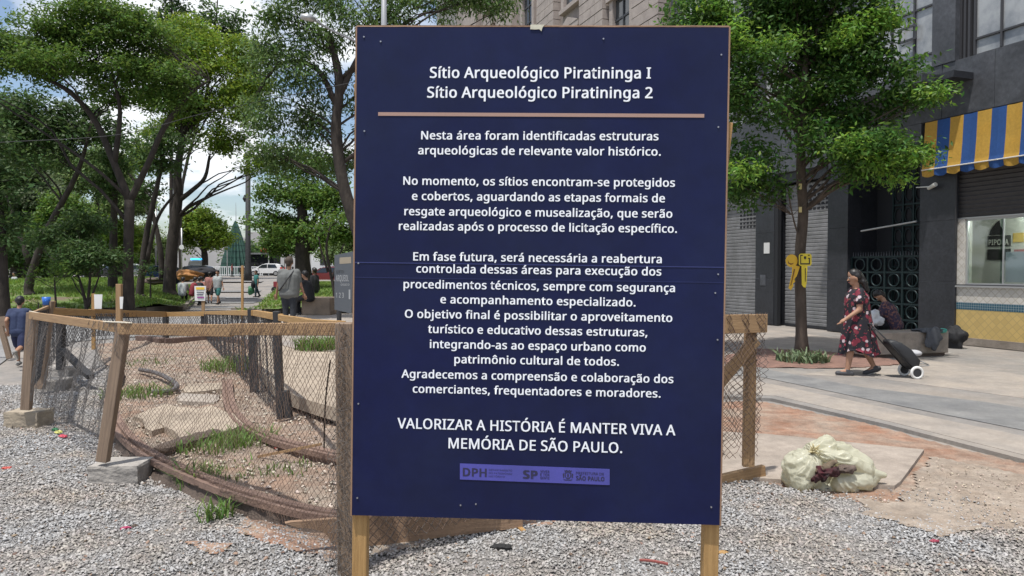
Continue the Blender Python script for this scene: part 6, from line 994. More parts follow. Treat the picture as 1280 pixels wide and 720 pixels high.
# ------------------------------------------------------------------ TREES
def leaves(name, clumps, per, size, m, parent, seed=0, droop=0.0, asp=.45, fill=1.0):
    """clumps: list of (centre, (rx,ry,rz)); leaf quads clustered on twigs inside each clump"""
    r = np.random.default_rng(seed); Vs = []
    for c, rad in clumps:
        rad = np.array(rad); vol = (rad[0]*rad[1]*rad[2])**(1/3.)
        n = max(10, int(per*vol**2)); ntw = max(4, n//9)
        d = r.normal(size=(ntw, 3)); d /= np.linalg.norm(d, axis=1)[:, None]; rr = r.uniform(.35, 1.0, ntw)**.55
        tw = d*rr[:, None]*rad*(1+.15*r.normal(size=(ntw, 1)))
        k = r.integers(0, ntw, n); pos = tw[k]+r.normal(size=(n, 3))*size*np.array([1.3, 1.3, .8])+np.array(c)
        nr = r.normal(size=(n, 3))*.75+np.array([0, 0, 1.0])+d[k]*.55; nr /= np.linalg.norm(nr, axis=1)[:, None]
        ax = r.normal(size=(n, 3))+d[k]*.8; ax[:, 2] -= droop; ax -= nr*(ax*nr).sum(1)[:, None]; ax /= np.linalg.norm(ax, axis=1)[:, None]+1e-9
        bt = np.cross(nr, ax); s = size*r.uniform(.6, 1.3, n)[:, None]
        Vs.append(np.stack([pos-ax*s*.5, pos+bt*s*asp*.5, pos+ax*s*.55, pos-bt*s*asp*.5], 1))
    V = np.concatenate(Vs).reshape(-1, 3)-np.array(ploc(parent)); F = np.arange(len(V)).reshape(-1, 4)
    o = link(name, fast_mesh(name, V, F, m), parent, loc=(0, 0, 0)); o['kind'] = 'stuff'; return o
def limb(b, a, c, r0, r1, n=6, sag=.12, seed=0, sides=7):
    r = random.Random(seed); a = Vector(a); c = Vector(c); L = (c-a).length; pts = [a]
    for i in range(1, n):
        t = i/n; p = a.lerp(c, t); p.z += sag*L*math.sin(PI*t)*.5; p += Vector((r.uniform(-1, 1), r.uniform(-1, 1), r.uniform(-.6, .6)))*L*.035; pts.append(p)
    pts.append(c); pts = smoothpath(pts, 2); b.tube(pts, [r0+(r1-r0)*i/(len(pts)-1) for i in range(len(pts))], sides, caps=True)
def tree(name, label, trunks, crown, per, size, m, bark=M_BARK, seed=0, group=None, sub=(9, .45), branch=True, droop=0.0, cat='tree', flat_=1.0, asp=.45):
    """trunks: list of (pts, radii); crown: list of (centre, (rx,ry,rz)) big volumes, each broken into sub clumps"""
    for i_, (pts_, rad_) in enumerate(trunks):
        q = Vector(pts_[0])
        if i_ == 0 or (q.xy-Vector(trunks[0][0][0]).xy).length < .8 and q.z < 1.9 and len(pts_) > 2 and i_ > 0 and abs(q.z-Vector(trunks[0][0][0]).z) < .4:
            g_ = float(lz(q.x, q.y)) if inpoly(q.x, q.y, LAWN_L) else float(lz2(q.x, q.y)) if inpoly(q.x, q.y, LAWN_R) else float(tz(q.x, q.y))
            if q.z > g_+.03: trunks[i_] = ([Vector((q.x, q.y, g_-.05))]+list(pts_), [rad_[0]*1.1]+list(rad_))
    base = trunks[0][0][0]; t = thing(name, label, cat, (base[0], base[1], base[2]), group=group); r = random.Random(seed)
    b = MB(); tips = []
    for pts, rad in trunks:
        sm = smoothpath(pts, 4); k = len(sm); rr = [np.interp(i/(k-1)*(len(rad)-1), range(len(rad)), rad) for i in range(k)]
        rr = [q*(1+.10*mnoise.noise(Vector(p)*1.3)) for q, p in zip(rr, sm)]
        if pts is trunks[0][0]: rr[0] *= 1.45; rr[1] *= 1.15
        b.tube(sm, rr, 12); tips += [(sm[i], rr[i]) for i in range(k//2, k)]
    clumps = []
    for c, rad in crown:
        c = Vector(c); big = (rad[0]*rad[1]*rad[2])**(1/3.)
        for i in range(sub[0]):
            d = Vector((r.gauss(0, 1), r.gauss(0, 1), r.gauss(0, 1))).normalized()*r.uniform(.35, .95)
            q = c+Vector((d.x*rad[0], d.y*rad[1], d.z*rad[2])); s = big*sub[1]*r.uniform(.65, 1.25)
            clumps.append((tuple(q), (s*1.25, s*1.25, s*.62*flat_)))
    if branch:
        for i, (q, s) in enumerate(clumps):
            if i % (5 if len(clumps) > 120 else 3) == 0:
                qv = Vector(q); r2_ = r.uniform(.35, .95); a = min(tips, key=lambda p: abs((qv.z-p[0].z)-r2_*((qv-p[0]).xy.length))*1.3+.35*(qv-p[0]).length); L = (qv-a[0]).length
                limb(b, a[0], qv, min(a[1]*.4, .012+L*.012), .008, sag=.12, seed=seed*100+i, sides=5)
    tr = b.build('trunk', bark, t, smooth=True)
    leaves('crown', clumps, per, size, m, t, seed, droop, asp)
    return t
def R_(px, Y): return px*Y/900.0
def crown_px(lst, depth=1.0):
    """(px, py, rx_px, rz_px, Y) ellipses at real distance Y"""
    return [(tuple(P(px, py, Y)), (R_(rx, Y), R_(rx, Y)*depth, R_(rz, Y))) for px, py, rx, rz, Y in lst]
# pavement tree at the right
tree('pavement_tree', 'leafy bright green pavement tree with the yellow keys sign on its slim trunk', [([(5.45, 13.5, 0), P(1001, 385, 13.5), P(1000, 320, 13.5), P(1004, 265, 13.45), P(1001, 215, 13.4), P(1003, 150, 13.3), P(1008, 60, 13.3)], [.105, .10, .097, .092, .085, .07, .05]), ([P(1001, 300, 13.5), P(994, 282, 13.4), P(988, 256, 13.3), P(985, 236, 13.2)], [.02, .016, .012, .01])],
     crown_px([(870, 60, 45, 60, 13.2), (935, 30, 70, 60, 13.6), (1000, -20, 90, 50, 13.5), (1052, 15, 62, 55, 13.2), (935, 120, 60, 55, 13.0), (935, 200, 42, 40, 13.1), (1000, 110, 60, 60, 13.8), (1075, 110, 62, 55, 13.0), (1045, 170, 45, 38, 12.8), (1085, 190, 55, 30, 12.6), (1135, 195, 30, 18, 12.4), (1150, 118, 32, 13, 12.4), (960, 240, 25, 22, 13.2), (1068, 75, 42, 36, 12.9), (925, 240, 22, 16, 13), (870, 10, 50, 30, 13.2), (1070, 215, 20, 20, 12.7), (1095, 25, 24, 26, 12.8), (1000, -90, 120, 50, 13.5)]), 4400, .105, L_BRIGHT, M_BARK2, seed=5, sub=(17, .31), droop=.5, asp=.42)
_pt = [o for o in COL.objects if o.name.startswith('pavement_tree')][0]
leaves('tip_leaves', crown_px([(1100, 205, 22, 9, 12.2), (1140, 196, 26, 9, 12.1), (1160, 118, 24, 8, 12.1), (1065, 35, 22, 14, 12.4), (915, 42, 16, 16, 12.5), (950, 60, 22, 9, 12.5), (1048, 55, 14, 14, 12.4), (1060, 180, 18, 12, 12.2), (985, 55, 20, 9, 12.6), (930, 215, 20, 12, 12.5), (1110, 20, 20, 16, 12.3), (870, 45, 22, 9, 12.7), (1120, 225, 14, 8, 12.2), (895, 10, 22, 8, 12.6)]), 7500, .095, mat('leaf_tip', (.13, .25, .035), .5, island=.3, trans=.45), _pt, 77, .6, .42)  # second, brighter yellow-green leaf colour on the outer crown tips
tuft(G(1003, 452, .03), 170, .30, .42, label='strappy green plants round the foot of the pavement tree', cat='plant', seed=31, wdt=.02, m=mat('strappy_leaf', (.14, .19, .10), .6, island=.4, trans=.2))
# park trees, left
tree('umbrella_tree', 'broad flat topped tree with forked trunk, tallest at the upper left', [([P(161, 384, 25), P(160, 330, 25), P(161, 290, 25), P(162, 250, 25)], [.20, .17, .16, .155]), ([P(162, 252, 25), P(143, 205, 25), P(118, 150, 25), P(80, 110, 24.5), P(20, 85, 24)], [.14, .12, .10, .075, .04]), ([P(162, 252, 25), P(185, 205, 25), P(205, 160, 25), P(235, 120, 25), P(262, 100, 25)], [.12, .10, .09, .06, .03]), ([P(143, 205, 25), P(150, 140, 25), P(140, 90, 25)], [.1, .07, .04])],
     crown_px([(20, 55, 60, 24, 24), (80, 35, 60, 26, 25), (140, 22, 60, 24, 25), (185, 45, 50, 26, 25), (60, 85, 70, 20, 24), (130, 75, 70, 26, 25.5), (195, 95, 55, 24, 25), (-40, 75, 60, 26, 24), (150, 115, 60, 16, 26), (120, 5, 40, 14, 25), (205, 125, 40, 14, 25)], 1.0), 2100, .135, L_MID, seed=11, sub=(34, .28), flat_=.55)
tree('umbrella_tree', 'yellow green spreading tree with thick dark trunk beside the paved path', [([P(212, 352, 36), P(216, 300, 36), P(222, 250, 36), P(222, 215, 36), P(228, 170, 36)], [.30, .27, .22, .19, .14]), ([P(222, 252, 36), P(240, 238, 36), P(256, 222, 36), P(262, 195, 36)], [.14, .11, .09, .06]), ([P(203, 352, 36.3), P(200, 310, 36.3), P(188, 260, 36.3), P(160, 215, 36)], [.16, .13, .1, .06])],
     crown_px([(235, 50, 50, 28, 36), (280, 75, 50, 30, 36), (310, 100, 36, 30, 36), (255, 100, 55, 30, 36), (230, 130, 45, 26, 36), (300, 135, 42, 26, 36), (215, 165, 35, 22, 37), (285, 175, 35, 18, 36), (320, 205, 28, 14, 36), (180, 200, 30, 22, 37), (215, 85, 40, 30, 37)]), 1350, .18, L_YEL, seed=12, sub=(30, .29), flat_=.55)
tree('dark_hanging_tree', 'dark tree with drooping foliage behind the left edge of the sign', [([P(470, 360, 19), P(452, 300, 19), P(438, 262, 19), P(427, 220, 19), P(420, 160, 19), P(424, 100, 19), P(410, 40, 19)], [.25, .19, .17, .16, .14, .11, .07]), ([P(424, 120, 19), P(448, 70, 19), P(470, 30, 19)], [.09, .06, .04]), ([P(420, 130, 19), P(395, 85, 19), P(350, 80, 19), P(320, 120, 19)], [.08, .06, .05, .03])],
     crown_px([(360, 30, 40, 30, 19), (330, 75, 36, 34, 19), (380, 90, 45, 40, 19), (330, 140, 36, 36, 19), (400, 150, 40, 40, 19.5), (350, 190, 40, 28, 19), (420, 40, 45, 40, 19), (480, 20, 50, 40, 19), (560, 0, 60, 26, 19), (420, 200, 30, 30, 20), (610, -5, 50, 26, 19), (390, -20, 60, 30, 19), (470, 120, 50, 50, 20)], .8), 1700, .14, leafm('leaf_hanging', (.10, .17, .05)), seed=13, sub=(17, .33), droop=1.6, flat_=1.3, asp=.32)
tree('spreading_tree', 'stout dark trunked tree with low spreading crown right of the parked car', [([P(380, 351, 33), P(378, 320, 33), P(380, 290, 33), P(376, 250, 33)], [.42, .34, .30, .2]), ([P(380, 300, 33), P(396, 270, 33), P(410, 240, 33)], [.14, .1, .06]), ([P(379, 300, 33), P(350, 275, 33), P(330, 262, 33)], [.12, .08, .05])],
     crown_px([(350, 240, 36, 20, 33), (340, 275, 34, 18, 33), (385, 240, 40, 26, 33), (420, 260, 30, 26, 33), (365, 290, 34, 14, 33), (410, 295, 32, 14, 33), (385, 205, 40, 24, 34), (430, 290, 30, 20, 33)]), 1100, .18, L_MID, seed=14, sub=(20, .33))
for i, (px, yb, Y, lean, rad, lab) in enumerate([(37, 352, 30, 60, .15, 'dark leaning trunk tree at the far left of the lawn'), (175, 362, 30, 25, .13, 'slim dark tree with crooked branches left of the thick path tree'), (141, 352, 33, 3, .17, 'straight dark trunk tree just left behind the forked tree'), (3, 378, 22, -8, .17, 'dark trunk tree cut by the left edge of the view')]):
    g0 = P(px, yb, Y); t1 = P(px+lean*.35, 290, Y); t2 = P(px+lean, 215, Y); t3 = P(px+lean*1.3, 150, Y)
    cr = {0: [(80, 180, 40, 40, 30), (30, 190, 40, 40, 31), (110, 150, 40, 30, 31), (50, 140, 46, 26, 30), (0, 150, 40, 40, 30)], 1: [(200, 200, 26, 22, 30), (180, 240, 22, 20, 31), (215, 175, 24, 18, 30)], 2: [(140, 190, 32, 30, 33), (130, 230, 26, 22, 33)], 3: [(0, 230, 34, 44, 22), (-40, 180, 50, 60, 22), (10, 290, 20, 26, 22)]}[i]
    tr = [([g0, t1, t2, t3], [rad*1.15, rad*.9, rad*.65, rad*.3])]
    if i == 1: tr.append(([P(183, 330, 30), P(196, 275, 30), P(220, 240, 30)], [.1, .07, .04]))
    if i == 0: tr.append(([P(37, 330, 30), P(20, 280, 30), P(5, 230, 30)], [.12, .09, .05]))
    tree('park_tree', lab, tr, crown_px(cr), 950, .19, L_DARK, seed=20+i, sub=(16, .36), group='trees on the park lawn')
# small lawn shrubs
tree('small_tree', 'small many stemmed dark tree in front of the lawn at left', [([P(108, 384, 24), P(103, 362, 24), P(98, 345, 24)], [.06, .045, .03]), ([P(109, 384, 24), P(112, 355, 24), P(113, 330, 24)], [.05, .04, .03]), ([P(110, 384, 24), P(118, 362, 24), P(124, 345, 24)], [.05, .035, .02])], crown_px([(105, 315, 30, 20, 24), (85, 330, 22, 14, 24), (128, 325, 22, 18, 24), (100, 285, 34, 22, 25), (70, 300, 22, 20, 25)]), 1700, .13, L_DARK, seed=31, sub=(13, .5))
tree('umbrella_shrub', 'low flat feathery shrub left of the small many stemmed tree', [([P(70, 384, 23), P(69, 365, 23), P(68, 350, 23)], [.035, .03, .02])], crown_px([(58, 333, 26, 9, 23), (78, 342, 16, 7, 23), (40, 345, 14, 7, 23)]), 1500, .10, L_MID, seed=32, sub=(8, .45), cat='shrub', flat_=.6)
tree('small_shrub', 'small bright shrub on the lawn beside the running child', [([P(48, 386, 22), P(48, 378, 22)], [.02, .015])], crown_px([(47, 376, 13, 9, 22)]), 2000, .07, L_YEL, seed=33, sub=(6, .5), cat='shrub')
tree('small_shrub', 'dark green shrub between the trunks left of the path', [([P(188, 358, 29), P(188, 345, 29)], [.03, .02])], crown_px([(188, 340, 14, 12, 29)]), 1200, .12, L_DARK, seed=34, sub=(6, .5), cat='shrub')
tree('slim_tree', 'slender leafless stemmed tree between the stout tree and the dark panel', [([P(418, 366, 23), P(413, 340, 23), P(408, 310, 23), P(412, 285, 23)], [.06, .05, .04, .03]), ([P(410, 340, 23), P(402, 315, 23), P(398, 295, 23)], [.04, .03, .02]), ([P(415, 350, 23), P(422, 325, 23), P(430, 305, 23)], [.04, .03, .02])], crown_px([(410, 285, 26, 14, 23), (430, 265, 20, 16, 23)]), 900, .14, L_MID, seed=35, sub=(7, .45))
# distance: trees beyond the road
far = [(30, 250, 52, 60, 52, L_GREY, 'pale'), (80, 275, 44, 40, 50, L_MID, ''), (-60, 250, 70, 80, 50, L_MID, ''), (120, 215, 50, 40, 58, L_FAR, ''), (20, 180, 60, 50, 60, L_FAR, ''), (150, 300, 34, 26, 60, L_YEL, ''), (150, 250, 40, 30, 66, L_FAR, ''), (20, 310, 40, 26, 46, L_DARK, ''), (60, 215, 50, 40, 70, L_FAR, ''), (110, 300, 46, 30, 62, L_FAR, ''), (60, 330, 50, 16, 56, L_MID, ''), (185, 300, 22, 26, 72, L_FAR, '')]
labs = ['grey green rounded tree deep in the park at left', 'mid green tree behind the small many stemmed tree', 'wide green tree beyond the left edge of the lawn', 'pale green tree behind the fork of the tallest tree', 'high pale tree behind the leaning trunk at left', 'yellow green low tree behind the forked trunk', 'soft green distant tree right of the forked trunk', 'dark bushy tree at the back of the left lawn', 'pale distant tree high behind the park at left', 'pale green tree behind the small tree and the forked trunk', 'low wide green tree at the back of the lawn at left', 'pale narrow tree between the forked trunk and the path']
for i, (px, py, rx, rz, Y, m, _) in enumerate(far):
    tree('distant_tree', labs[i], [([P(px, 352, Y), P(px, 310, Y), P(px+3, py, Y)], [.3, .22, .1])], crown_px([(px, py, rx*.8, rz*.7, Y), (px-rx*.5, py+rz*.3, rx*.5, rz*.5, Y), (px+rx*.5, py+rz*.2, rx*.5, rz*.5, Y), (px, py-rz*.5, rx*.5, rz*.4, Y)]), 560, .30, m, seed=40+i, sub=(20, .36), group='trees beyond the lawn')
tree('round_street_tree', 'light green rounded tree beyond the parked cars left of the cone', [([P(256, 340, 75), P(256, 318, 75), P(250, 300, 75)], [.35, .3, .2]), ([P(254, 316, 75), P(268, 300, 75), P(275, 290, 75)], [.2, .15, .1])], crown_px([(253, 285, 28, 20, 75), (235, 300, 16, 14, 75), (270, 300, 18, 14, 75), (250, 268, 16, 12, 75)]), 520, .36, L_YEL, seed=50, sub=(18, .34))
tree('conifer', 'tall dark narrow tree top above the canopy, left of the pair', [([P(214, 345, 70), P(214, 200, 70), P(215, -10, 70)], [.2, .16, .08])], crown_px([(214, 5, 14, 20, 70), (214, 30, 20, 18, 70), (212, -20, 12, 14, 70)]), 260, .45, L_DARK, seed=51, sub=(12, .36), group='tall tree tops above the canopy')
tree('conifer', 'tall dark narrow tree top above the canopy, right of the pair', [([P(226, 345, 70), P(228, 230, 70), P(262, 100, 70), P(272, 0, 70)], [.17, .15, .12, .06])], crown_px([(262, 18, 14, 14, 70), (288, 24, 14, 12, 70), (275, 40, 28, 14, 70), (250, 40, 12, 10, 70)]), 240, .45, L_DARK, seed=52, sub=(12, .36), group='tall tree tops above the canopy')
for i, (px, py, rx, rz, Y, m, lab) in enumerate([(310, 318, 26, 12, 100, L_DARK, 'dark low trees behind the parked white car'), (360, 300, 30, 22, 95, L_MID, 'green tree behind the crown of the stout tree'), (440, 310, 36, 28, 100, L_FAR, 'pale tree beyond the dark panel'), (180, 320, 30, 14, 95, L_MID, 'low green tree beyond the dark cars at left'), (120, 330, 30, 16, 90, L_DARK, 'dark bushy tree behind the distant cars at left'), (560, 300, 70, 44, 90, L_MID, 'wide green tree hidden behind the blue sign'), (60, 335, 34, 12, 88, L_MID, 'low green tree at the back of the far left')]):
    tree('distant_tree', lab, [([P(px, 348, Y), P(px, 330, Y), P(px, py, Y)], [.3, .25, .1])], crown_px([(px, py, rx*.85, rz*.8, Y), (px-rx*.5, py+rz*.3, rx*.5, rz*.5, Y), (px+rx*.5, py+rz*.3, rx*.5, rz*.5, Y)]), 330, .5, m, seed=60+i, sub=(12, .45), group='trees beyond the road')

# ------------------------------------------------------------------ BACKGROUND BUILDINGS
M_STONE = mat('beige_stone', (.40, .345, .31), .9, vscale=2.5, col2=(.31, .265, .24), bump=.3, bscale=12); M_STONED = mat('beige_stone_wall', (.30, .26, .235), .9, var=.25, vscale=1)
M_WGL = mat('dark_window_glass', (.05, .055, .06), .1, spec=.7)
cbd = thing('beige_stone_building', 'ornate beige stone building with banded blocks rising above the sign', 'building', FP(19, 0, 0))
def cpart(nm, m, boxes, parent=None, **k):
    b = MB()
    for q in boxes: fbx(b, *q)
    return b.build(nm, m, parent or cbd, **k)
cpart('wall', M_STONED, [(11.6, 40, -12, -.02, 0, 26)])
bays = [(11.6, 13.6), (16.0, 18.3), (21.2, 23.4), (27.2, 30), (34, 37)]
bh = .42
for bi, (s0, s1) in enumerate(bays):
    cpart('pier_lower', M_STONE, [(s0, s1, -.02, .35, 0, 8.8), (s0, s1, -.02, .35, 16.4, 26)][:1]); cpart('pier_upper', M_STONE, [(s0, s1, -.02, .35, 15.15, 26)])
    k = 0; z = 8.83
    while z < 15.1:
        cut = s0+(s1-s0)*(.5 if k % 2 else .34)
        for a, c in ((s0, cut), (cut, s1)): cpart('block', M_STONE, [(a+.012, c-.012, -.02, .36+.01*(k % 2), z+.015, z+bh-.015)])
        z += bh; k += 1
for (a, c) in ((13.6, 16.0), (18.3, 21.2), (23.4, 27.2), (30, 34)):
    m_ = (a+c)/2
    for z0 in (2.5, 6.2, 10.2, 14.2, 18.2, 22):
        wf = cpart('window', M_WGL, [(m_-.7, m_+.7, -.3, -.01 if z0 == 0 else .0, z0, z0+2.6)])
        cpart('frame', M_FRAME, [(m_-.03, m_+.03, .0, .05, z0, z0+2.6), (m_-.7, m_+.7, .0, .04, z0+1.7, z0+1.78), (m_-.7, m_+.7, .0, .04, z0+.8, z0+.85)], wf)
        cpart('window_surround', M_STONE, [(m_-1.0, m_-.7, -.02, .16, z0-.1, z0+2.6), (m_+.7, m_+1.0, -.02, .16, z0-.1, z0+2.6), (m_-1.15, m_+1.15, -.02, .26, z0+2.6, z0+2.85), (m_-1.1, m_+1.1, -.02, .24, z0-.3, z0-.1)], wf)
        b = MB(); b.prism([(m_-1.15, z0+2.86), (m_+1.15, z0+2.86), (m_, z0+3.3)], lambda p: FP(p[0], -.02, p[1]), lambda p: FP(p[0], .28, p[1])); b.build('pediment', M_STONE, wf)
cpart('cornice', M_STONE, [(11.5, 40, -.5, .7, 26, 26.6)])
gbd = thing('grey_tower_block', 'plain pale grey tower block behind the tree tops above the sign', 'building', (-2, 64, 0))
b = MB(); b.box(-6, 4.2, 58, 72, 0, 34); b.build('wall', mat('grey_render', (.36, .35, .35), .9, vscale=.4, col2=(.29, .28, .28)), gbd)
for i in range(6):
    for j in range(9):
        b = MB(); b.box(-5.2+i*1.55, -4.4+i*1.55, 57.95, 58, 2+j*3.5, 3.5+j*3.5); b.build('window', M_WGL, gbd)
# right side continuation of the street beyond
nb = thing('pale_low_building', 'long pale low building seen far behind the stout tree', 'building', (-20, 125, .9))
b = MB(); b.box(-34, 4, 122, 134, .9, 9); b.build('wall', mat('white_render', (.62, .62, .62), .9, var=.15, vscale=.4), nb)
for i in range(12): b = MB(); b.box(-32.5+i*3, -31+i*3, 121.95, 122, 2.5, 5); b.build('window', M_WGL, nb)
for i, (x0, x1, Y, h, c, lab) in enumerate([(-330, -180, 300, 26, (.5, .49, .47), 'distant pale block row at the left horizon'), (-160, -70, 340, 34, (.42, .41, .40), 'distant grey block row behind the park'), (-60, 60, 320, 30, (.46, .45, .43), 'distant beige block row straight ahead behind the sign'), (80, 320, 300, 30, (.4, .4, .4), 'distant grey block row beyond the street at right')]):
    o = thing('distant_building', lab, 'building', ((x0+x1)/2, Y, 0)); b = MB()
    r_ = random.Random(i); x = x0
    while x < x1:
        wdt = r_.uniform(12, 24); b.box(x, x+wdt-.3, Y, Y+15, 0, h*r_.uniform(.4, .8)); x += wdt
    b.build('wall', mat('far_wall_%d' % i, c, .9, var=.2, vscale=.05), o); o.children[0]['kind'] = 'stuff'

# ------------------------------------------------------------------ PARK THINGS
def lamp_post():
    g0 = P(310, 351, 58); t = thing('lamp_post', 'tall black cast iron lamp post beside the white car', 'street lamp', g0)
    b = MB(); b.tube([g0, P(310, 340, 58), P(310, 332, 58), P(310, 325, 58), P(310, 195, 58)], [.34, .3, .26, .22, .19], 10); b.build('pole', M_BLACKP, t, smooth=True)
    c = P(307, 252, 58)
    b = MB(); b.tube([c, c+Vector((-.05, 0, .25)), c+Vector((-.05, 0, .55))], [.12, .2, .05], 8); b.build('lantern', M_BLACKP, t); b = MB(); b.tube([c+Vector((-.1, 0, .0)), P(310, 250, 58)], .05, 6); b.build('bracket', M_BLACKP, t)
    b = MB(); b.ball(P(310, 195, 58), .35, 8, 6); b.build('globe', M_BLACKP, t, smooth=True)
lamp_post()
cn = thing('conical_tree_frame', 'dark green conical tree structure with a thin spire', 'decoration', P(295, 345, 95))
c0 = P(295, 345, 95); c1 = P(295, 276, 95); Hc = c1.z-c0.z
MCN = mat('cone_green', (.035, .10, .075), .8, vscale=2, col2=(.02, .05, .045)); b = MB(); n = 40
for i in range(9):
    z0 = c0.z+Hc*i/9; r0 = 1.95*(1-i/9)**.85+.12; r1 = 1.95*(1-(i+1)/9)**.85+.08; k = len(b.v)
    for j in range(n):
        q = 2*PI*j/n; f_ = 1+.10*math.cos(j*PI); b.v += [Vector((c0.x+r0*f_*math.cos(q), c0.y+r0*f_*math.sin(q), z0)), Vector((c0.x+r1*f_*math.cos(q), c0.y+r1*f_*math.sin(q), z0+Hc/9))]
    for j in range(n): j2 = (j+1) % n; b.quadface([k+2*j, k+2*j2, k+2*j2+1, k+2*j+1])
b.build('cone', MCN, cn)
b = MB(); b.tube([c1-Vector((0, 0, .3)), c1+Vector((0, 0, 2.4))], [.06, .02], 6); b.build('spire', M_ALU, cn)
# white fence, kiosk
wfn = thing('white_railing', 'low white railing behind the vehicles', 'railing', P(285, 346, 92)); MW = mat('white_paint', (.75, .75, .74), .5)
for i in range(26):
    x = P(262, 340, 92).x+i*.27; b = MB(); b.box(x-.035, x+.035, 91.97, 92.03, .9, 2.05); b.build('bar', MW, wfn)
b = MB(); x0 = P(262, 340, 92).x; b.box(x0, x0+6.8, 91.95, 92.05, 2.0, 2.1); b.box(x0, x0+6.8, 91.96, 92.04, 1.0, 1.08); b.build('rail', MW, wfn)
ks = thing('kiosk', 'dark kiosk with a red sign behind the white car', 'kiosk', P(326, 344, 98))
for nm, x0, x1, y0, y1, z0, z1, m in (('wall', 303, 342, 0, 3, 344, 318, M_DARKV), ('roof', 300, 345, -.3, 3.2, 318, 316, M_ALU)):
    b = MB(); b.box(P(x0, 340, 98).x, P(x1, 340, 98).x, 98+y0, 98+y1, P(0, z0, 98).z, P(0, z1, 98).z); b.build(nm, m, ks)
b = MB(); b.ball(P(331, 313, 97.5), .62, 10, 6, (1.2, .5, .45)); b.build('red_sign', mat('red_canopy', (.55, .07, .04), .6), ks, smooth=True)
for x in (289.5, 336): b = MB(); b.tube([P(x, 345, 96), P(x, 317, 96)], .09, 8); tag(b.build('white_pole', MW), 'short white pole %s the black lamp post' % ('left of' if x < 300 else 'right of'), 'pole')
b = MB(); b.tube([P(284, 345, 80), P(284, 296, 80)], .055, 8); tag(b.build('grey_pole', M_ALU), 'slender grey pole just left of the green cone', 'pole')
for px, yt, yb, Y, r, lab in ((227, 285, 345, 60, .06, 'thin grey pole with round plate by the thick path tree'), (195, 255, 345, 70, .09, 'tall pale pole between the trunks left of the path')):
    t = thing('street_pole', lab, 'pole', P(px, yb, Y)); b = MB(); b.tube([P(px, yb, Y), P(px, yt, Y)], r, 8); b.build('pole', M_ALU, t, smooth=True)
    if px == 227: b = MB(); c = P(227, 309, 59.9); b.tube([c, c+Vector((0, -.03, 0))], .2, 12); b.build('plate', MW, t)
# road lamp whose arm shows left of the board, pole top above it
rl = thing('road_lamp', 'grey road lamp with a long arm reaching left behind the sign', 'street lamp', (P(480, 340, 16).x, 16, 0))
b = MB(); b.tube([(P(480, 340, 16).x, 16, 0), P(480, 60, 16), P(480, -40, 16)], [.09, .07, .05], 10); b.build('pole', mat('grey_pole_paint', (.30, .31, .33), .5), rl, smooth=True)
b = MB(); b.tube(smoothpath([P(480, 72, 16), P(445, 52, 15.8), P(415, 38, 15.5), P(392, 24, 15.2)], 4), [.035]+[.022]*12, 7); b.build('arm', MATS['grey_pole_paint'], rl, smooth=True)
b = MB(); b.tube([P(394, 25, 15.2), P(388, 22.5, 15.1), P(376, 20.5, 15)], [.04, .08, .06], 8); b.build('lamp_head', M_ALU, rl, smooth=True)
b = MB(); b.tube(smoothpath([P(0, 178, 20), P(150, 168, 20), P(262, 140, 20), P(480, 95, 16)], 8), .008, 4); tag(b.build('overhead_cable', M_BLACKP), 'thin overhead cable crossing in front of the tree crowns', 'cable')
# information panel
ip = thing('information_board', 'tall dark grey information panel with pale lettering left of the sign', 'sign', P(432, 395, 14.5))
def IPp(px, py, d=0.0): q = P(px, py, 14.5+(440-px)*.03); return q+Vector((0, d, 0))
b = MB(); c = [(418, 387), (439, 392), (442, 314), (418, 319)]; b.hexa([IPp(*c[0]), IPp(*c[1]), IPp(*c[1], .08), IPp(*c[0], .08), IPp(*c[3]), IPp(*c[2]), IPp(*c[2], .08), IPp(*c[3], .08)]); b.build('panel', mat('slate_panel', (.085, .095, .11), .5), ip)
for y0, y1, x0, x1, m in ((322, 330, 424.5, 439, mat('tan_print', (.32, .27, .2), .6)),):
    b = MB(); b.prism([(x0, y0), (x1, y0-1), (x1, y1-1), (x0, y1)], lambda p: IPp(p[0], p[1], -.002), lambda p: IPp(p[0], p[1], -.008)); b.build('tan_block', m, ip)
M_PG = mat('pale_grey_print', (.34, .35, .36), .6)
for tx, x0, x1, y, cp, m in (('SITIO', 420, 430, 341.5, .06, M_GRAN2), ('ARQUEOL', 420, 436, 351.5, .125, M_PG), ('OGICO', 426, 437, 357, .04, M_PG), ('1 2 3', 420, 430, 372, .10, M_PG)):
    place_text(tx, lambda x, z: IPp(x, y, -.01)+Vector((0, 0, z)), x0, 0, x1, 0, cp, m, ip, 'panel_letters', .03)
b = MB(); b.prism([(436, 374), (438, 374), (438, 362), (436, 362)], lambda p: IPp(p[0], p[1], -.002), lambda p: IPp(p[0], p[1], -.008)); b.build('pale_bar', M_PG, ip)
b = MB(); q = G(424, 410, .28); b.tube([q, Vector((q.x, q.y, 1.02))], .055, 10); b.tube([Vector((q.x-.02, q.y, 1.0)), Vector((q.x+.12, q.y, 1.01))], .04, 6)
tag(b.build('bollard', M_BLACKP), 'short black post in front of the dark information panel', 'bollard')

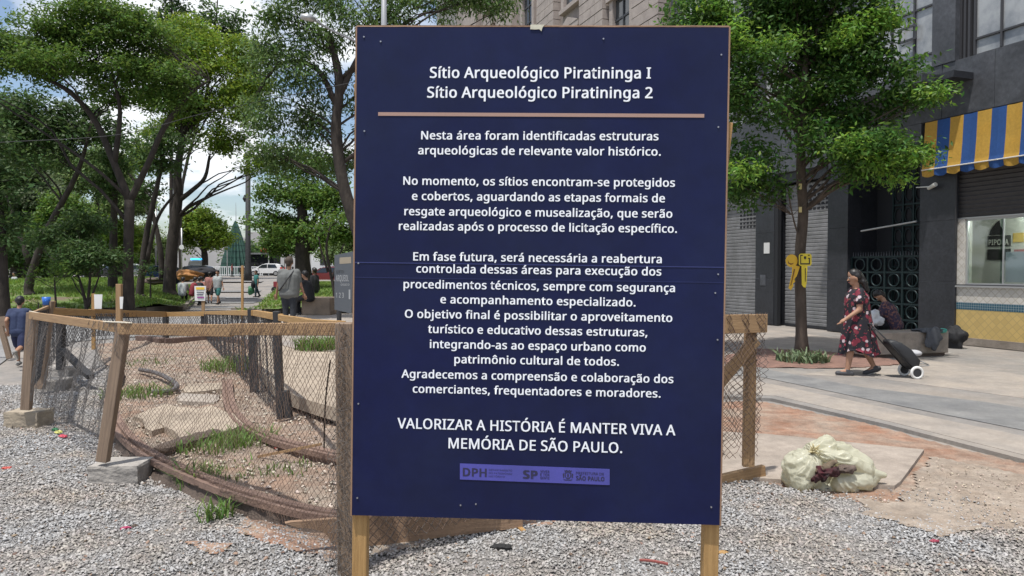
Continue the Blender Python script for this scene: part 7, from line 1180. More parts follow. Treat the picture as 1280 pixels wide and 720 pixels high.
# ------------------------------------------------------------------ VEHICLES (far)
def car(label, loc, rz, paint, group=None, L=4.1, Hh=1.5, van=False, cat='car'):
    t = thing('parked_car', label, cat, loc, rz, group)
    # side profile (x forward), lofted over width with tumblehome
    if van: prof = [(-2.1, .35), (-2.15, .9), (-2.1, 1.75), (-1.9, 1.9), (.7, 1.9), (1.35, 1.15), (2.05, .95), (2.15, .6), (2.1, .3)]
    else: prof = [(-2.0, .35), (-2.05, .75), (-1.98, 1.0), (-1.72, 1.38), (-1.3, 1.5), (-.1, 1.52), (.35, 1.42), (1.05, .98), (1.8, .82), (2.03, .62), (2.05, .35)]
    ny = 7; b = MB(); n = len(prof); rows = []
    for j in range(ny):
        y = -.85+1.7*j/(ny-1); e = abs(y)/.85; rows.append(len(b.v))
        for x, z in prof:
            top = max(0, (z-.95)/.6); b.v.append(Vector((x*(1-.04*e**3), y*(1-.16*top), z-.05*e**4*(z > 1))))
    for j in range(ny-1):
        for i in range(n): b.quadface([rows[j]+i, rows[j]+(i+1) % n, rows[j+1]+(i+1) % n, rows[j+1]+i])
    b.quadface([rows[0]+i for i in range(n)][::-1]); b.quadface([rows[-1]+i for i in range(n)])
    b.build('body', paint, t, world=False, loc=(0, 0, 0))
    MGl = mat('car_glass', (.02, .024, .028), .08, spec=.7)
    sidew = [[(-1.45, 1.0), (-.35, .98), (-.35, 1.42), (-1.2, 1.40)], [(-.27, .98), (.85, .97), (.28, 1.38), (-.27, 1.42)]]
    if van: sidew = [[(-1.9, 1.1), (-.4, 1.1), (-.4, 1.7), (-1.85, 1.7)], [(-.3, 1.1), (1.15, 1.1), (.62, 1.7), (-.3, 1.7)]]
    for s in (-1, 1):
        for w_ in sidew:
            b = MB(); f0 = lambda p: (p[0], s*.85*(1-.16*max(0, (p[1]-.95)/.6))+s*.002, p[1]); f1 = lambda p: (p[0], s*.85*(1-.16*max(0, (p[1]-.95)/.6))+s*.014, p[1])
            b.prism(w_, f0, f1); b.build('side_window', MGl, t, world=False, loc=(0, 0, 0))
    zt = 1.38 if not van else 1.8
    b = MB(); a0, a1 = ((.98, 1.03), (.42, 1.40)) if not van else ((1.3, 1.22), (.78, 1.85)); b.hexa([(a0[0]+.01, -.66, a0[1]), (a0[0]+.03, -.66, a0[1]), (a0[0]+.03, .66, a0[1]), (a0[0]+.01, .66, a0[1]), (a1[0]+.01, -.6, a1[1]), (a1[0]+.03, -.6, a1[1]), (a1[0]+.03, .6, a1[1]), (a1[0]+.01, .6, a1[1])]); b.build('windscreen', MGl, t, world=False, loc=(0, 0, 0))
    b = MB(); b.hexa([(-2.03, -.6, 1.02), (-2.0, -.6, 1.02), (-2.0, .6, 1.02), (-2.03, .6, 1.02), (-1.80, -.55, 1.34), (-1.76, -.55, 1.34), (-1.76, .55, 1.34), (-1.80, .55, 1.34)]); b.build('rear_window', MGl, t, world=False, loc=(0, 0, 0))
    for s in (-1, 1):
        b = MB(); b.box(-2.06, -1.80, s*.86-.03, s*.86+.03, .82, 1.08); b.build('tail_light', mat('red_lens', (.5, .03, .02), .3), t, world=False, loc=(0, 0, 0))
        b = MB(); b.box(1.78, 2.04, s*.78-.1, s*.78+.06, .62, .78); b.build('headlight', mat('clear_lens', (.6, .62, .62), .2), t, world=False, loc=(0, 0, 0))
        for x in (-1.28, 1.30):
            b = MB(); b.tube([(x, s*.70, .31), (x, s*.87, .31)], .31, 18); wh = b.build('wheel', mat('tyre', (.02, .02, .02), .8), t, world=False, loc=(0, 0, 0))
            b = MB(); b.tube([(x, s*.868, .31), (x, s*.885, .31)], .19, 14)
            for k in range(5): q = 2*PI*k/5; b.beam((x, s*.889, .31), (x+.18*math.cos(q), s*.889, .31+.18*math.sin(q)), .04, .01, up=(0, 1, 0))
            b.build('rim', M_ALU, wh, world=False, loc=(0, 0, 0))
        b = MB(); b.ball((.75, s*.93, 1.0), .09, 8, 6, (.8, 1, .7)); b.build('mirror', paint, t, world=False, loc=(0, 0, 0))
    return t
P_WHITE = mat('car_white', (.72, .72, .72), .25, spec=.6); P_BLACK = mat('car_black', (.02, .02, .024), .2, spec=.6); P_BLUE = mat('car_blue', (.03, .06, .16), .25); P_SILV = mat('car_silver', (.4, .41, .42), .3, metal=.5)
def gl(px, py, Y): v = P(px, py, Y); v.z = float(tz(v.x, v.y)); return v
car('white hatchback parked across the end of the paved path', gl(333, 345, 87), PI+.10, P_WHITE)
pv_ = car('white patrol van with a blue roof light left of the path', gl(246, 340, 78), PI*.62, P_WHITE, van=True, cat='van')
b = MB(); b.box(-.2, .2, -.6, .6, 1.92, 2.1); b.build('roof_light', mat('blue_beacon', (.02, .3, .8), .3, emit=((.05, .45, 1), 2.0)), pv_, world=False, loc=(0, 0, 0))
car('black car in front of the patrol van', gl(240, 345, 70), PI, P_BLACK)
car('dark blue car between the tree trunks left of the path', gl(212, 343, 68), .1, P_BLUE)
car('black car farther left beyond the lawn', gl(128, 345, 72), 0, P_BLACK)
car('white car with blue tint beside the far black car', gl(171, 342, 76), .2, P_SILV)
car('dark red car showing between the stems right of the stout tree', gl(409, 348, 64), PI, mat('car_red', (.15, .02, .02), .3))

# ------------------------------------------------------------------ PEOPLE
def cap_pts(prims, n=10):
    b = MB()
    for p0, r0, p1, r1 in prims:
        p0 = Vector(p0); p1 = Vector(p1); d = p1-p0
        if d.length < 1e-5: b.ball(p0, r0, n, 8); continue
        t = d.normalized(); pts = [p0-t*r0*.95, p0-t*r0*.8, p0-t*r0*.45, p0, p1, p1+t*r1*.45, p1+t*r1*.8, p1+t*r1*.95]; rr = [r0*.28, r0*.6, r0*.9, r0, r1, r1*.9, r1*.6, r1*.28]
        b.tube(pts, rr, n)
    return b
def blob(name, prims, voxel, m, parent, smooth=4, extra=None, shape=None, loc=(0, 0, 0)):
    b = cap_pts(prims); me = add_mesh(name, b.v, b.f)
    o = bpy.data.objects.new('tmp', me); COL.objects.link(o)
    md = o.modifiers.new('r', 'REMESH'); md.mode = 'VOXEL'; md.voxel_size = voxel
    if smooth: s = o.modifiers.new('s', 'SMOOTH'); s.iterations = smooth; s.factor = .5
    dg = bpy.context.evaluated_depsgraph_get(); me2 = bpy.data.meshes.new_from_object(o.evaluated_get(dg)); bpy.data.objects.remove(o)
    if extra:
        bm = bmesh.new(); bm.from_mesh(me2); me3 = add_mesh('x', extra.v, extra.f); bm.from_mesh(me3); bm.to_mesh(me2); bm.free()
    me2.materials.clear(); me2.materials.append(m)
    me2.polygons.foreach_set('use_smooth', [True]*len(me2.polygons)); 
    if shape:
        for v in me2.vertices: v.co = shape(v.co.copy())
    me2.update(); me2.name = name
    return link(name, me2, parent, loc=loc, world=False)
def rotx(v, a): c, s = math.cos(a), math.sin(a); return Vector((v.x, v.y*c-v.z*s, v.y*s+v.z*c))
SKIN = mat('skin_light_brown', (.36, .20, .13), .55, spec=.3); SKIN2 = mat('skin_brown', (.22, .12, .08), .55, spec=.3); HAIRB = mat('black_hair', (.012, .010, .010), .45, bump=.3, bscale=60)
def person(label, loc, rz, height=1.7, lean=0, thigh=(0, 0), knee=(0, 0), sh=(0, 0), elbow=(10, 10), abd=(8, 8), pelvis_z=None, head_pitch=0, head_turn=0, build_=1.0, skin=SKIN, hair=HAIRB, hair_long=False,
           top=None, bottom=None, shorts=False, skirt=None, shoe=None, vox=.014, group=None, bald=False, sleeve=.55, face=True, no_legs=False):
    """facing +Y locally; L is -x, R is +x; angles in degrees, forward positive"""
    t = thing('person', label, 'person', loc, rz, group); k = height/1.7; D = math.radians; W = build_
    ankle = .08
    legs = []
    for s, th, kn in ((-1, thigh[0], knee[0]), (1, thigh[1], knee[1])):
        d1 = Vector((0, math.sin(D(th)), -math.cos(D(th)))); d2 = Vector((0, math.sin(D(th-kn)), -math.cos(D(th-kn)))); legs.append((s, d1, d2))
    low = min((d1*.43+d2*.42).z for _, d1, d2 in legs); hz = pelvis_z/k if pelvis_z is not None else -low+ankle
    hip = Vector((0, 0, hz)); up = rotx(Vector((0, 0, 1)), -D(lean)); fw = rotx(Vector((0, 1, 0)), -D(lean)); X_ = Vector((1, 0, 0))
    T = lambda x, y, z: (hip+X_*x+fw*y+up*z)
    chest = T(0, 0, .36); neck = T(0, .0, .50); hd = neck+up*.13+fw*.02
    a = D(head_turn); hf0 = fw*math.cos(a)-X_*math.sin(a)*1.0; hf = (hf0*math.cos(D(head_pitch))-up*math.sin(D(head_pitch))).normalized(); hx = hf.cross(up).normalized(); hu = hx.cross(hf).normalized()
    HP = lambda x, y, z: hd+hx*x+hf*y+hu*z
    torso = [(T(-.07*W, 0, .02), .115*W, T(-.08*W, 0, .30), .115*W), (T(.07*W, 0, .02), .115*W, T(.08*W, 0, .30), .115*W), (T(-.08, 0, .38), .085, T(.08, 0, .38), .085), (T(-.13, 0, .435), .055, T(.13, 0, .435), .055)]
    prims = [(q[0]*1, q[1]*.92, q[2]*1, q[3]*.92) for q in torso]
    prims += [(neck-up*.06, .055, neck+up*.06, .05), (HP(0, -.01, .045), .088, HP(0, .005, .03), .088), (HP(0, .02, -.03), .062, HP(0, .035, -.055), .045), (HP(0, -.02, .07), .085, HP(0, .02, .08), .075)]
    prims += [(HP(0, .09, .01), .012, HP(0, .105, -.012), .016)]
    for s in (-1, 1): prims += [(HP(s*.086, 0, .02), .016, HP(s*.09, -.008, -.015), .013)]
    hands = MB(); wr = []; sleeves = []; eye = MB()
    for s, sa, el, ab in ((-1, sh[0], elbow[0], abd[0]), (1, sh[1], elbow[1], abd[1])):
        S = T(s*.175*(.9+.1*W), 0, .425); dv = (-up*math.cos(D(sa))+fw*math.sin(D(sa)))*math.cos(D(ab))+X_*s*math.sin(D(ab)); dv.normalize(); E = S+dv*.28
        ax = X_; q = Matrix.Rotation(D(el), 3, 'X'); dv2 = (q @ dv); dv2 = (dv2-X_*s*.12*(el > 40)).normalized(); Wp = E+dv2*.25
        prims += [(S, .052*W, E, .040), (E, .040, Wp, .027), (Wp, .026, Wp+dv2*.05, .032), (Wp+dv2*.05, .034, Wp+dv2*.085, .028)]
        sleeves.append((S, .068*W, S+dv*.28*sleeve, .062)); wr.append((Wp, dv2))
        side = dv2.cross(fw); side = side.normalized() if side.length > .1 else X_.copy()
        for i, (o_, ln) in enumerate(((-.028, .062), (-.009, .075), (.010, .070), (.028, .055))):
            b0 = Wp+dv2*.09+side*o_; m1 = b0+dv2*ln*.5; e1 = m1+(dv2*.8+fw*.5).normalized()*ln*.5; hands.tube([b0-dv2*.02, b0, m1, e1], [.010, .0095, .009, .006], 6)
        th0 = Wp+dv2*.03+side*(-.03*1); hands.tube([th0, th0-side*.02+dv2*.03, th0-side*.022+dv2*.06+fw*.012], [.012, .011, .008], 6)
    feet = []
    for s, d1, d2 in legs:
        h_ = hip+Vector((s*.09, 0, 0)); kn_ = h_+d1*.43; an = kn_+d2*.42
        prims += [(h_, .092*W, kn_, .058), (kn_, .058, kn_+d2*.14, .056), (kn_+d2*.14, .056, an, .036)]
        tip = Vector((0, 1, 0)); pt = math.atan2(-d2.y, -d2.z); ft = Vector((0, math.cos(pt*.6), -math.sin(abs(pt))*.6*(1 if d2.y < 0 else -1))).normalized() if abs(d2.y) > .1 else Vector((0, 1, 0))
        feet.append((h_, kn_, an, ft, d2)); prims += [(an, .036, an+ft*.10-Vector((0, 0, .03)), .03)]
    SC = lambda v: v*k
    def sc(pr): return [(Vector(a_)*k, r0*k, Vector(c_)*k, r1*k) for a_, r0, c_, r1 in pr]
    for v in range(len(hands.v)): hands.v[v] = hands.v[v]*k
    blob('body', sc(prims), vox, skin, t, 3, extra=hands)
    if top: blob('shirt', sc([(p, r+.014, q, r2+.014) for p, r, q, r2 in torso]+[(T(-.06*W, 0, -.06), .128*W, T(.06*W, 0, -.06), .128*W)]+sleeves), vox, top, t, 3)
    if bottom:
        pr = [(T(-.06*W, 0, -.06), .112*W, T(.06*W, 0, -.06), .112*W)]
        for h_, kn_, an, ft, d2 in feet:
            pr.append((h_, .105*W, kn_, .075))
            if not shorts: pr += [(kn_, .074, an, .058)]
            else: pr.append((h_.lerp(kn_, .5), .10*W, kn_, .088))
        blob('trousers' if not shorts else 'shorts', sc(pr), vox, bottom, t, 3)
    for h_, kn_, an, ft, d2 in feet:
        sl_ = ft; b0 = an-Vector((0, 0, .045)); o = blob('shoe', sc([(b0-sl_*.06+Vector((0, 0, .008)), .048, b0+sl_*.15-Vector((0, 0, .006)), .038), (b0-sl_*.03, .045, an-Vector((0, 0, .0)), .045)]), max(.008, vox*.7), shoe or M_BLACKP, t, 2)
        sb = cap_pts(sc([(b0-sl_*.055-Vector((0, 0, .022)), .026, b0+sl_*.15-Vector((0, 0, .028)), .024)])); link('sole', add_mesh('sole', [Vector((v.x*1.0, v.y, v.z)) for v in sb.v], sb.f, mat('pale_rubber', (.6, .6, .58), .6), smooth=True), o, loc=(0, 0, 0), world=False)
    if not bald:
        hp = [(HP(0, -.035, .065), .092, HP(0, .0, .085), .09), (HP(-.035, -.03, .05), .07, HP(.035, -.03, .05), .07), (HP(0, -.06, .0), .06, HP(0, -.05, -.03), .05)]
        if hair_long: hp += [(HP(0, -.09, .02), .06, HP(0, -.15, -.08), .055), (HP(.0, -.14, -.06), .05, HP(0, -.19, -.20), .03), (HP(-.03, -.12, -.05), .045, HP(-.03, -.14, -.18), .02)]
        blob('hair', sc(hp), max(.010, vox*.8), hair, t, 2)
    if face:
        for s in (-1, 1):
            b = MB(); b.ball(HP(s*.033, .082, .028)*k, .0105*k, 8, 6); e_ = b.build('eye', mat('eye_white', (.6, .58, .55), .3), t, world=False, loc=(0, 0, 0), smooth=True); b = MB(); b.ball(HP(s*.033, .0895, .028)*k, .0062*k, 6, 5); b.build('iris', HAIRB, e_, world=False, loc=(0, 0, 0))
            b = MB(); b.tube([HP(s*.018, .090, .050)*k, HP(s*.034, .092, .054)*k, HP(s*.050, .082, .048)*k], .0035*k, 5); b.build('eyebrow', HAIRB, t, world=False, loc=(0, 0, 0))
        b = MB(); b.tube([HP(-.022, .084, -.047)*k, HP(0, .094, -.045)*k, HP(.022, .084, -.047)*k], [.003*k, .0065*k, .003*k], 6); b.build('mouth', mat('lips', (.30, .09, .08), .5), t, world=False, loc=(0, 0, 0))
    t['k'] = k; INFO[t.name] = dict(k=k, wr=[(w_[0]*k, w_[1]) for w_ in wr], hip=hip*k, up=up, fw=fw, feet=feet, T=lambda x, y, z: T(x, y, z)*k, HP=lambda x, y, z: HP(x, y, z)*k)
    del t['k']; return t
INFO = {}
def dress(t, m, rows, folds=9, amp=.05, nm='dress'):
    """rows: (centre(x,y,z), rx, ry, fold)"""
    b = MB(); n = 56; r_ = len(rows)
    rows2 = []
    for i in range(r_-1):
        for q in range(4): f_ = q/4; rows2.append(tuple(Vector(rows[i][0]).lerp(Vector(rows[i+1][0]), f_) if j == 0 else rows[i][j]*(1-f_)+rows[i+1][j]*f_ for j in range(4)))
    rows2.append((Vector(rows[-1][0]),)+tuple(rows[-1][1:]))
    for i, (c, rx, ry, fo) in enumerate(rows2):
        for j in range(n):
            q = 2*PI*j/n; w_ = 1+fo*(math.sin(q*folds+math.sin(q*2)*1.3)*.6+mnoise.noise(Vector((math.cos(q)*2, math.sin(q)*2, i*.12)))*.9)
            b.v.append(Vector((c.x+rx*w_*math.cos(q), c.y+ry*w_*math.sin(q), c.z+.02*fo/.05*math.sin(q*3)*(i == len(rows2)-1))))
    for i in range(len(rows2)-1):
        for j in range(n): j2 = (j+1) % n; b.quadface([i*n+j, i*n+j2, (i+1)*n+j2, (i+1)*n+j])
    return b.build(nm, m, t, world=False, loc=(0, 0, 0), smooth=True)
def floral():
    m = bpy.data.materials.new('floral_fabric'); m.use_nodes = True; n = m.node_tree.nodes; l = m.node_tree.links; t = n.new('ShaderNodeTexCoord'); p = n['Principled BSDF']; p.inputs['Roughness'].default_value = .8
    base = None
    for i, (sc_, c0, c1, th) in enumerate(((9, (.012, .010, .016), (.17, .018, .035), .40), (10.5, None, (.50, .40, .42), .26), (17, None, (.33, .05, .07), .22), (24, None, (.42, .30, .12), .12))):
        v = n.new('ShaderNodeTexVoronoi'); v.inputs['Scale'].default_value = sc_; mp = n.new('ShaderNodeMapping'); mp.inputs['Location'].default_value = (i*3.1, i*1.7, i); l.new(t.outputs['Object'], mp.inputs[0])
        nzz = n.new('ShaderNodeTexNoise'); nzz.inputs['Scale'].default_value = sc_*3; ad = n.new('ShaderNodeMix'); ad.data_type = 'VECTOR'; ad.inputs[0].default_value = .035; l.new(t.outputs['Object'], nzz.inputs['Vector']); l.new(mp.outputs[0], ad.inputs[4]); l.new(nzz.outputs[1], ad.inputs[5]); l.new(ad.outputs[1], v.inputs['Vector'])
        mt = n.new('ShaderNodeMath'); mt.operation = 'LESS_THAN'; mt.inputs[1].default_value = th; l.new(v.outputs['Distance'], mt.inputs[0])
        mx_ = n.new('ShaderNodeMix'); mx_.data_type = 'RGBA'; l.new(mt.outputs[0], mx_.inputs[0]); mx_.inputs[7].default_value = (*c1, 1)
        if base: l.new(base, mx_.inputs[6])
        else: mx_.inputs[6].default_value = (*c0, 1)
        base = mx_.outputs[2]
    l.new(base, p.inputs[0]); return m
FLORAL = floral()
# woman walking left with the trolley
wloc = G(1071, 469, .02)
wm = person('woman in a dark red floral dress walking left and pulling a shopping trolley', wloc, math.radians(84), 1.60, lean=3, thigh=(16, -14), knee=(8, 14), sh=(10, -28), elbow=(48, 8), abd=(10, 10), head_pitch=2, build_=1.12, hair_long=True, shoe=mat('dark_sneaker', (.05, .05, .055), .6), vox=.0115)
inf = INFO[wm.name]; T = inf['T']
dress(wm, FLORAL, [(T(0, 0, .475), .10, .075, 0), (T(0, 0, .44), .17, .10, 0), (T(0, -.005, .37), .20, .16, .01), (T(0, 0, .25), .195, .175, .015), (T(0, .0, .14), .19, .18, .02), (T(0, .0, .0), .205, .19, .03), (T(0, .0, -.2), .225, .225, .05), (T(0, .0, -.40), .235, .255, .08), (T(0, .0, -.54), .245, .285, .13)], folds=9)
for s in (-1, 1): blob('sleeve', [(Vector(T(s*.16, 0, .425)), .074, Vector(T(s*.21, .03 if s < 0 else -.07, .30)), .074)], .012, FLORAL, wm, 3)
# trolley: towed behind her (to the right in the photo)
tl = thing('shopping_trolley', 'black two wheeled shopping trolley with white wheels pulled by the walking woman', 'trolley', G(1138, 472, .02))
TB0 = tl.location
wy = TB0.y; axle = Vector((TB0.x, wy, .115)); hand = P(1087, 405, wy); hand.y = wy
dd = (hand-axle).normalized(); nn = Vector((dd.z, 0, -dd.x)); nn = nn if nn.z > 0 else -nn
b = MB()
for s in (-.12, .12): b.tube([axle+Vector((0, s, 0)), axle+dd*.62+Vector((0, s, 0)), hand+Vector((0, s*.25, 0))], .010, 6)
b.tube([hand+Vector((0, -.07, 0)), hand+Vector((0, .07, 0))], .014, 6); b.build('handle_frame', M_BLACKP, tl, smooth=True)
b = MB(); rows = [(.03, .06, .13, .06), (.08, .10, .15, .09), (.28, .105, .15, .09), (.44, .085, .14, .07), (.54, .055, .12, .045), (.58, .02, .09, .03)]; n = 24
for i, (t_, dp, wd, o_) in enumerate(rows):
    c = axle+dd*t_+nn*(o_)
    for j in range(n):
        q = 2*PI*j/n; cx_, cy_ = math.cos(q), math.sin(q); e_ = .45; b.v.append(c+nn*dp*math.copysign(abs(cx_)**e_, cx_)*.9*(1+.05*math.sin(i*3+j))+Vector((0, 1, 0))*wd*math.copysign(abs(cy_)**e_, cy_))
for i in range(len(rows)-1):
    for j in range(n): j2 = (j+1) % n; b.quadface([i*n+j, i*n+j2, (i+1)*n+j2, (i+1)*n+j])
b.quadface(list(range(n))[::-1]); b.quadface([(len(rows)-1)*n+j for j in range(n)])
b.build('bag', mat('black_nylon', (.022, .023, .026), .6, bump=.5, bscale=12), tl, smooth=True)
b = MB(); b.ball(axle+dd*.17+nn*.21, .085, 12, 8, (1.3, 1.2, .6)); b.build('grey_bundle', mat('grey_cloth', (.42, .42, .43), .9), tl, smooth=True)
for s in (-.17, .17):
    b = MB(); c = axle+Vector((0, s, 0)); b.tube([c+Vector((.078*math.cos(q), 0, .078*math.sin(q))) for q in [2*PI*k/20 for k in range(20)]], (.021), 8, closed=True); wh = b.build('wheel', mat('white_rubber', (.68, .67, .64), .6), tl, smooth=True)
    b = MB(); b.tube([c-Vector((0, .012, 0)), c+Vector((0, .012, 0))], .066, 16); b.build('hub', M_BLACKP, wh)
b = MB(); q = axle+dd*.04+nn*.05; b.tube([q, q+Vector((.26, 0, .02)), q+Vector((.27, .12, .03)), q+Vector((.02, .22, .02))], .009, 5); b.tube([q+Vector((.1, 0, .1)), q+Vector((.27, .03, .03))], .008, 5); b.build('foot_bracket', M_ALU, tl, smooth=True)

# concrete bench planter and the seated woman
bc = thing('concrete_bench', 'long weathered concrete bench block on the pavement by the gate', 'bench', G(1135, 446, .02))
bq = [G(1082, 449, .02), G(1186, 445, .02)]; d = (bq[1]-bq[0]).normalized(); s_ = Vector((-d.y, d.x, 0))
M_BEN = mat('bench_concrete', (.34, .29, .24), .95, vscale=5, col2=(.22, .19, .16), bump=.5, bscale=20)
b = MB(); L = (bq[1]-bq[0]).length; o0 = bq[0]
b.hexa([o0+Vector((0, 0, .06)), bq[1]+Vector((0, 0, .06)), bq[1]+s_*.55+Vector((0, 0, .06)), o0+s_*.55+Vector((0, 0, .06)), o0+Vector((0, 0, .46)), bq[1]+Vector((0, 0, .46)), bq[1]+s_*.55+Vector((0, 0, .46)), o0+s_*.55+Vector((0, 0, .46))]); b.build('block', M_BEN, bc, bevel=.015)
b = MB(); b.hexa([o0+d*.05+s_*.04, bq[1]-d*.05+s_*.04, bq[1]-d*.05+s_*.5, o0+d*.05+s_*.5, o0+d*.05+s_*.04+Vector((0, 0, .08)), bq[1]-d*.05+s_*.04+Vector((0, 0, .08)), bq[1]-d*.05+s_*.5+Vector((0, 0, .08)), o0+d*.05+s_*.5+Vector((0, 0, .08))]); b.build('plinth', MATS['dark_soil'], bc)
sp_loc = P(1118, 414, 13.75); sp_loc.z = .02
M_PLAID = mat('dark_patterned_fabric', (.035, .025, .05), .9, vscale=22, col2=(.20, .09, .07), contrast=(.5, .6))
sw_ = person('person in dark patterned clothes seated on the bench with back turned', sp_loc, math.radians(58), 1.5, lean=24, thigh=(78, 82), knee=(80, 86), sh=(48, 40), elbow=(50, 60), abd=(14, 14), pelvis_z=.58, head_pitch=32, build_=1.25, top=M_PLAID, bottom=mat('black_trousers', (.015, .015, .02), .9), sleeve=1.9, vox=.015)
scl = lambda v: v
def cloth_lump(name, c, r, sq, m, label, cat, seed=0, parent=None, sub=4, rough=.45):
    me = bpy.data.meshes.new(name); bm = bmesh.new(); bmesh.ops.create_icosphere(bm, subdivisions=sub, radius=1)
    for v in bm.verts:
        q = v.co.copy(); k = mnoise.noise(q*1.6+Vector((seed*5.7, 1, 0)))*rough+abs(mnoise.noise(q*3.4+Vector((seed*2.1, 8, 3))))*rough*.55; v.co = Vector((q.x*sq[0], q.y*sq[1], q.z*sq[2]))*r*(1+k)
    bm.to_mesh(me); bm.free(); me.materials.append(m); me.polygons.foreach_set('use_smooth', [True]*len(me.polygons)); o = link(name, me, loc=c); return tag(o, label, cat)
cloth_lump('white_bag', P(1090, 398, 13.6), .15, (1.1, .9, 1.0), mat('white_plastic_bag', (.7, .7, .72), .5, trans=.2), 'crumpled white bag on the bench between the two women', 'bag', 1)
cloth_lump('dark_bundle', P(1085, 410, 13.75), .14, (1.3, 1, .6), mat('black_cloth', (.02, .02, .025), .9), 'black bundle on the bench under the white bag', 'bundle', 6)
cloth_lump('hanging_cloth', P(1166, 423, 13.02), .13, (1.0, .35, 1.5), mat('grey_blue_cloth', (.07, .075, .085), .9), 'dark grey cloth hanging over the front of the bench', 'cloth', 2)
cloth_lump('cloth_pile', P(1160, 413.5, 13.2), .16, (1.5, .9, .28), MATS['grey_blue_cloth'], 'dark clothes laid on top of the bench', 'cloth', 3)
cloth_lump('green_bottle_wrap', P(1178, 413.5, 13.2), .06, (1.2, .8, .7), mat('teal_plastic', (.05, .3, .25), .4), 'small teal package at the right end of the bench', 'package', 4)
cloth_lump('black_backpack', P(1193, 424, 14.6), .22, (.85, .8, 1.15), mat('black_pack', (.012, .012, .014), .8), 'black backpack on the ground against the tiled wall', 'backpack', 5)

# yellow keys sign hung on the tree trunk
ky = thing('keys_sign', 'yellow cut out sign of two keys hung on the tree trunk', 'sign', P(1000, 340, 13.3))
MY = mat('yellow_paint', (.72, .56, .03), .4); MYO = mat('orange_yellow_paint', (.70, .42, .02), .4); MK = mat('black_paint', (.015, .013, .01), .5)
def kp(b, pts, d0, d1): b.prism(pts, lambda p: P(p[0], p[1], 13.3+d0), lambda p: P(p[0], p[1], 13.3+d1))
b = MB(); ang = math.radians(18)
head = [(989.5+7.6*math.cos(q), 326+8.2*math.sin(q)) for q in [2*PI*k/14 for k in range(14)]]; kp(b, head, .03, .0)
kp(b, [(990, 331), (1000, 333), (996, 345), (993, 349), (994, 352), (991, 355), (992, 357), (988.5, 363), (985.5, 360), (990, 342)], .028, .002); b.build('left_key', MYO, ky)
b = MB(); hd_ = []
for cx_, cy_, q0 in ((1011.5, 320, -90), (1011.5, 329.5, 0), (1001.5, 329.5, 90), (1001.5, 320, 180)):
    for k in range(4): q = math.radians(q0+k*30); hd_.append((cx_+3*math.cos(q), cy_+3*math.sin(q)))
kp(b, hd_[::1], -.03, -.055); kp(b, [(1001.8, 331), (1009.5, 331), (1008.3, 354), (1007, 359.5), (1004.5, 359), (1002.2, 356)], -.032, -.053); b.build('right_key', MY, ky)
b = MB()
for pts in ([(1000.3, 318.5), (1003.5, 318.5), (1003.5, 319.8), (1001.4, 319.8), (1001.4, 329), (1011.2, 329), (1011.2, 323.5), (1010, 323.5), (1010, 322.3), (1012.5, 322.3), (1012.5, 330.6), (1000.3, 330.6)], [(1005, 320.5), (1007.6, 320.5), (1007.8, 323), (1006.5, 324.4), (1005, 323)], [(1010, 318.6), (1012, 318.4), (1012, 319.8), (1010, 319.8)], [(1006.3, 335), (1007.3, 335), (1007.0, 352), (1006.3, 352)]):
    b.prism(pts, lambda p: P(p[0], p[1], 13.3-.0555), lambda p: P(p[0], p[1], 13.3-.060))
b.build('black_marks', MK, ky)
b = MB(); kp(b, [(985, 325), (986, 328), (989, 329.5), (992, 328.5), (991.5, 330), (988.5, 331), (985, 329)], .0, -.006); kp(b, [(992.5, 336), (994, 336.5), (989, 357), (988, 357)], .0, -.004); b.build('dark_marks', mat('brown_paint', (.2, .08, .01), .5), ky)
for y in (233, 262): b = MB(); c = P(1001, y, 13.26); b.box(c.x-.03, c.x+.02, c.y, c.y+.02, c.z-.05, c.z+.05); tag(b.build('bark_tag', mat('pale_yellow_card', (.55, .45, .2), .7)), 'small pale yellow tag nailed to the pavement tree trunk, %s one' % ('upper' if y < 250 else 'lower'), 'tag')

# running child at the left
G_NAVY = mat('navy_cloth', (.018, .028, .075), .85, vscale=9, col2=(.03, .045, .10))
cl = G(24, 458, .01)
person('child in navy shirt and shorts running away past the left fence', cl, math.radians(18), 1.20, lean=10, thigh=(28, -18), knee=(20, 62), sh=(-30, 40), elbow=(60, 70), top=G_NAVY, bottom=mat('navy_shorts', (.015, .022, .065), .85), shorts=True, shoe=mat('grey_shoe', (.28, .27, .25), .8), vox=.012, face=False)
# man in grey
ml = P(362, 431, 15.8); ml.z = .285
mg = person('heavy man in a grey shirt seen from behind with a strap across his back', ml, math.radians(0), 1.60, thigh=(2, -2), knee=(2, 2), sh=(4, 6), abd=(15, 15), elbow=(8, 8), build_=1.28, skin=SKIN, hair=mat('brown_cap_hair', (.055, .04, .03), .8), top=mat('grey_shirt', (.16, .165, .16), .9, vscale=5, col2=(.12, .125, .12), bump=.4, bscale=9), bottom=mat('dark_jeans', (.03, .034, .042), .9), face=False, vox=.014, sleeve=.75)
Tm = INFO[mg.name]['T']
b = MB(); pts = [Tm(.13, -.04, .47), Tm(.09, -.15, .38), Tm(.0, -.185, .24), Tm(-.10, -.185, .10), Tm(-.20, -.12, .0)]; b.tube([Vector(p) for p in smoothpath(pts, 4)], .014, 5); b.build('bag_strap', M_BLACKP, mg, world=False, loc=(0, 0, 0), smooth=True)
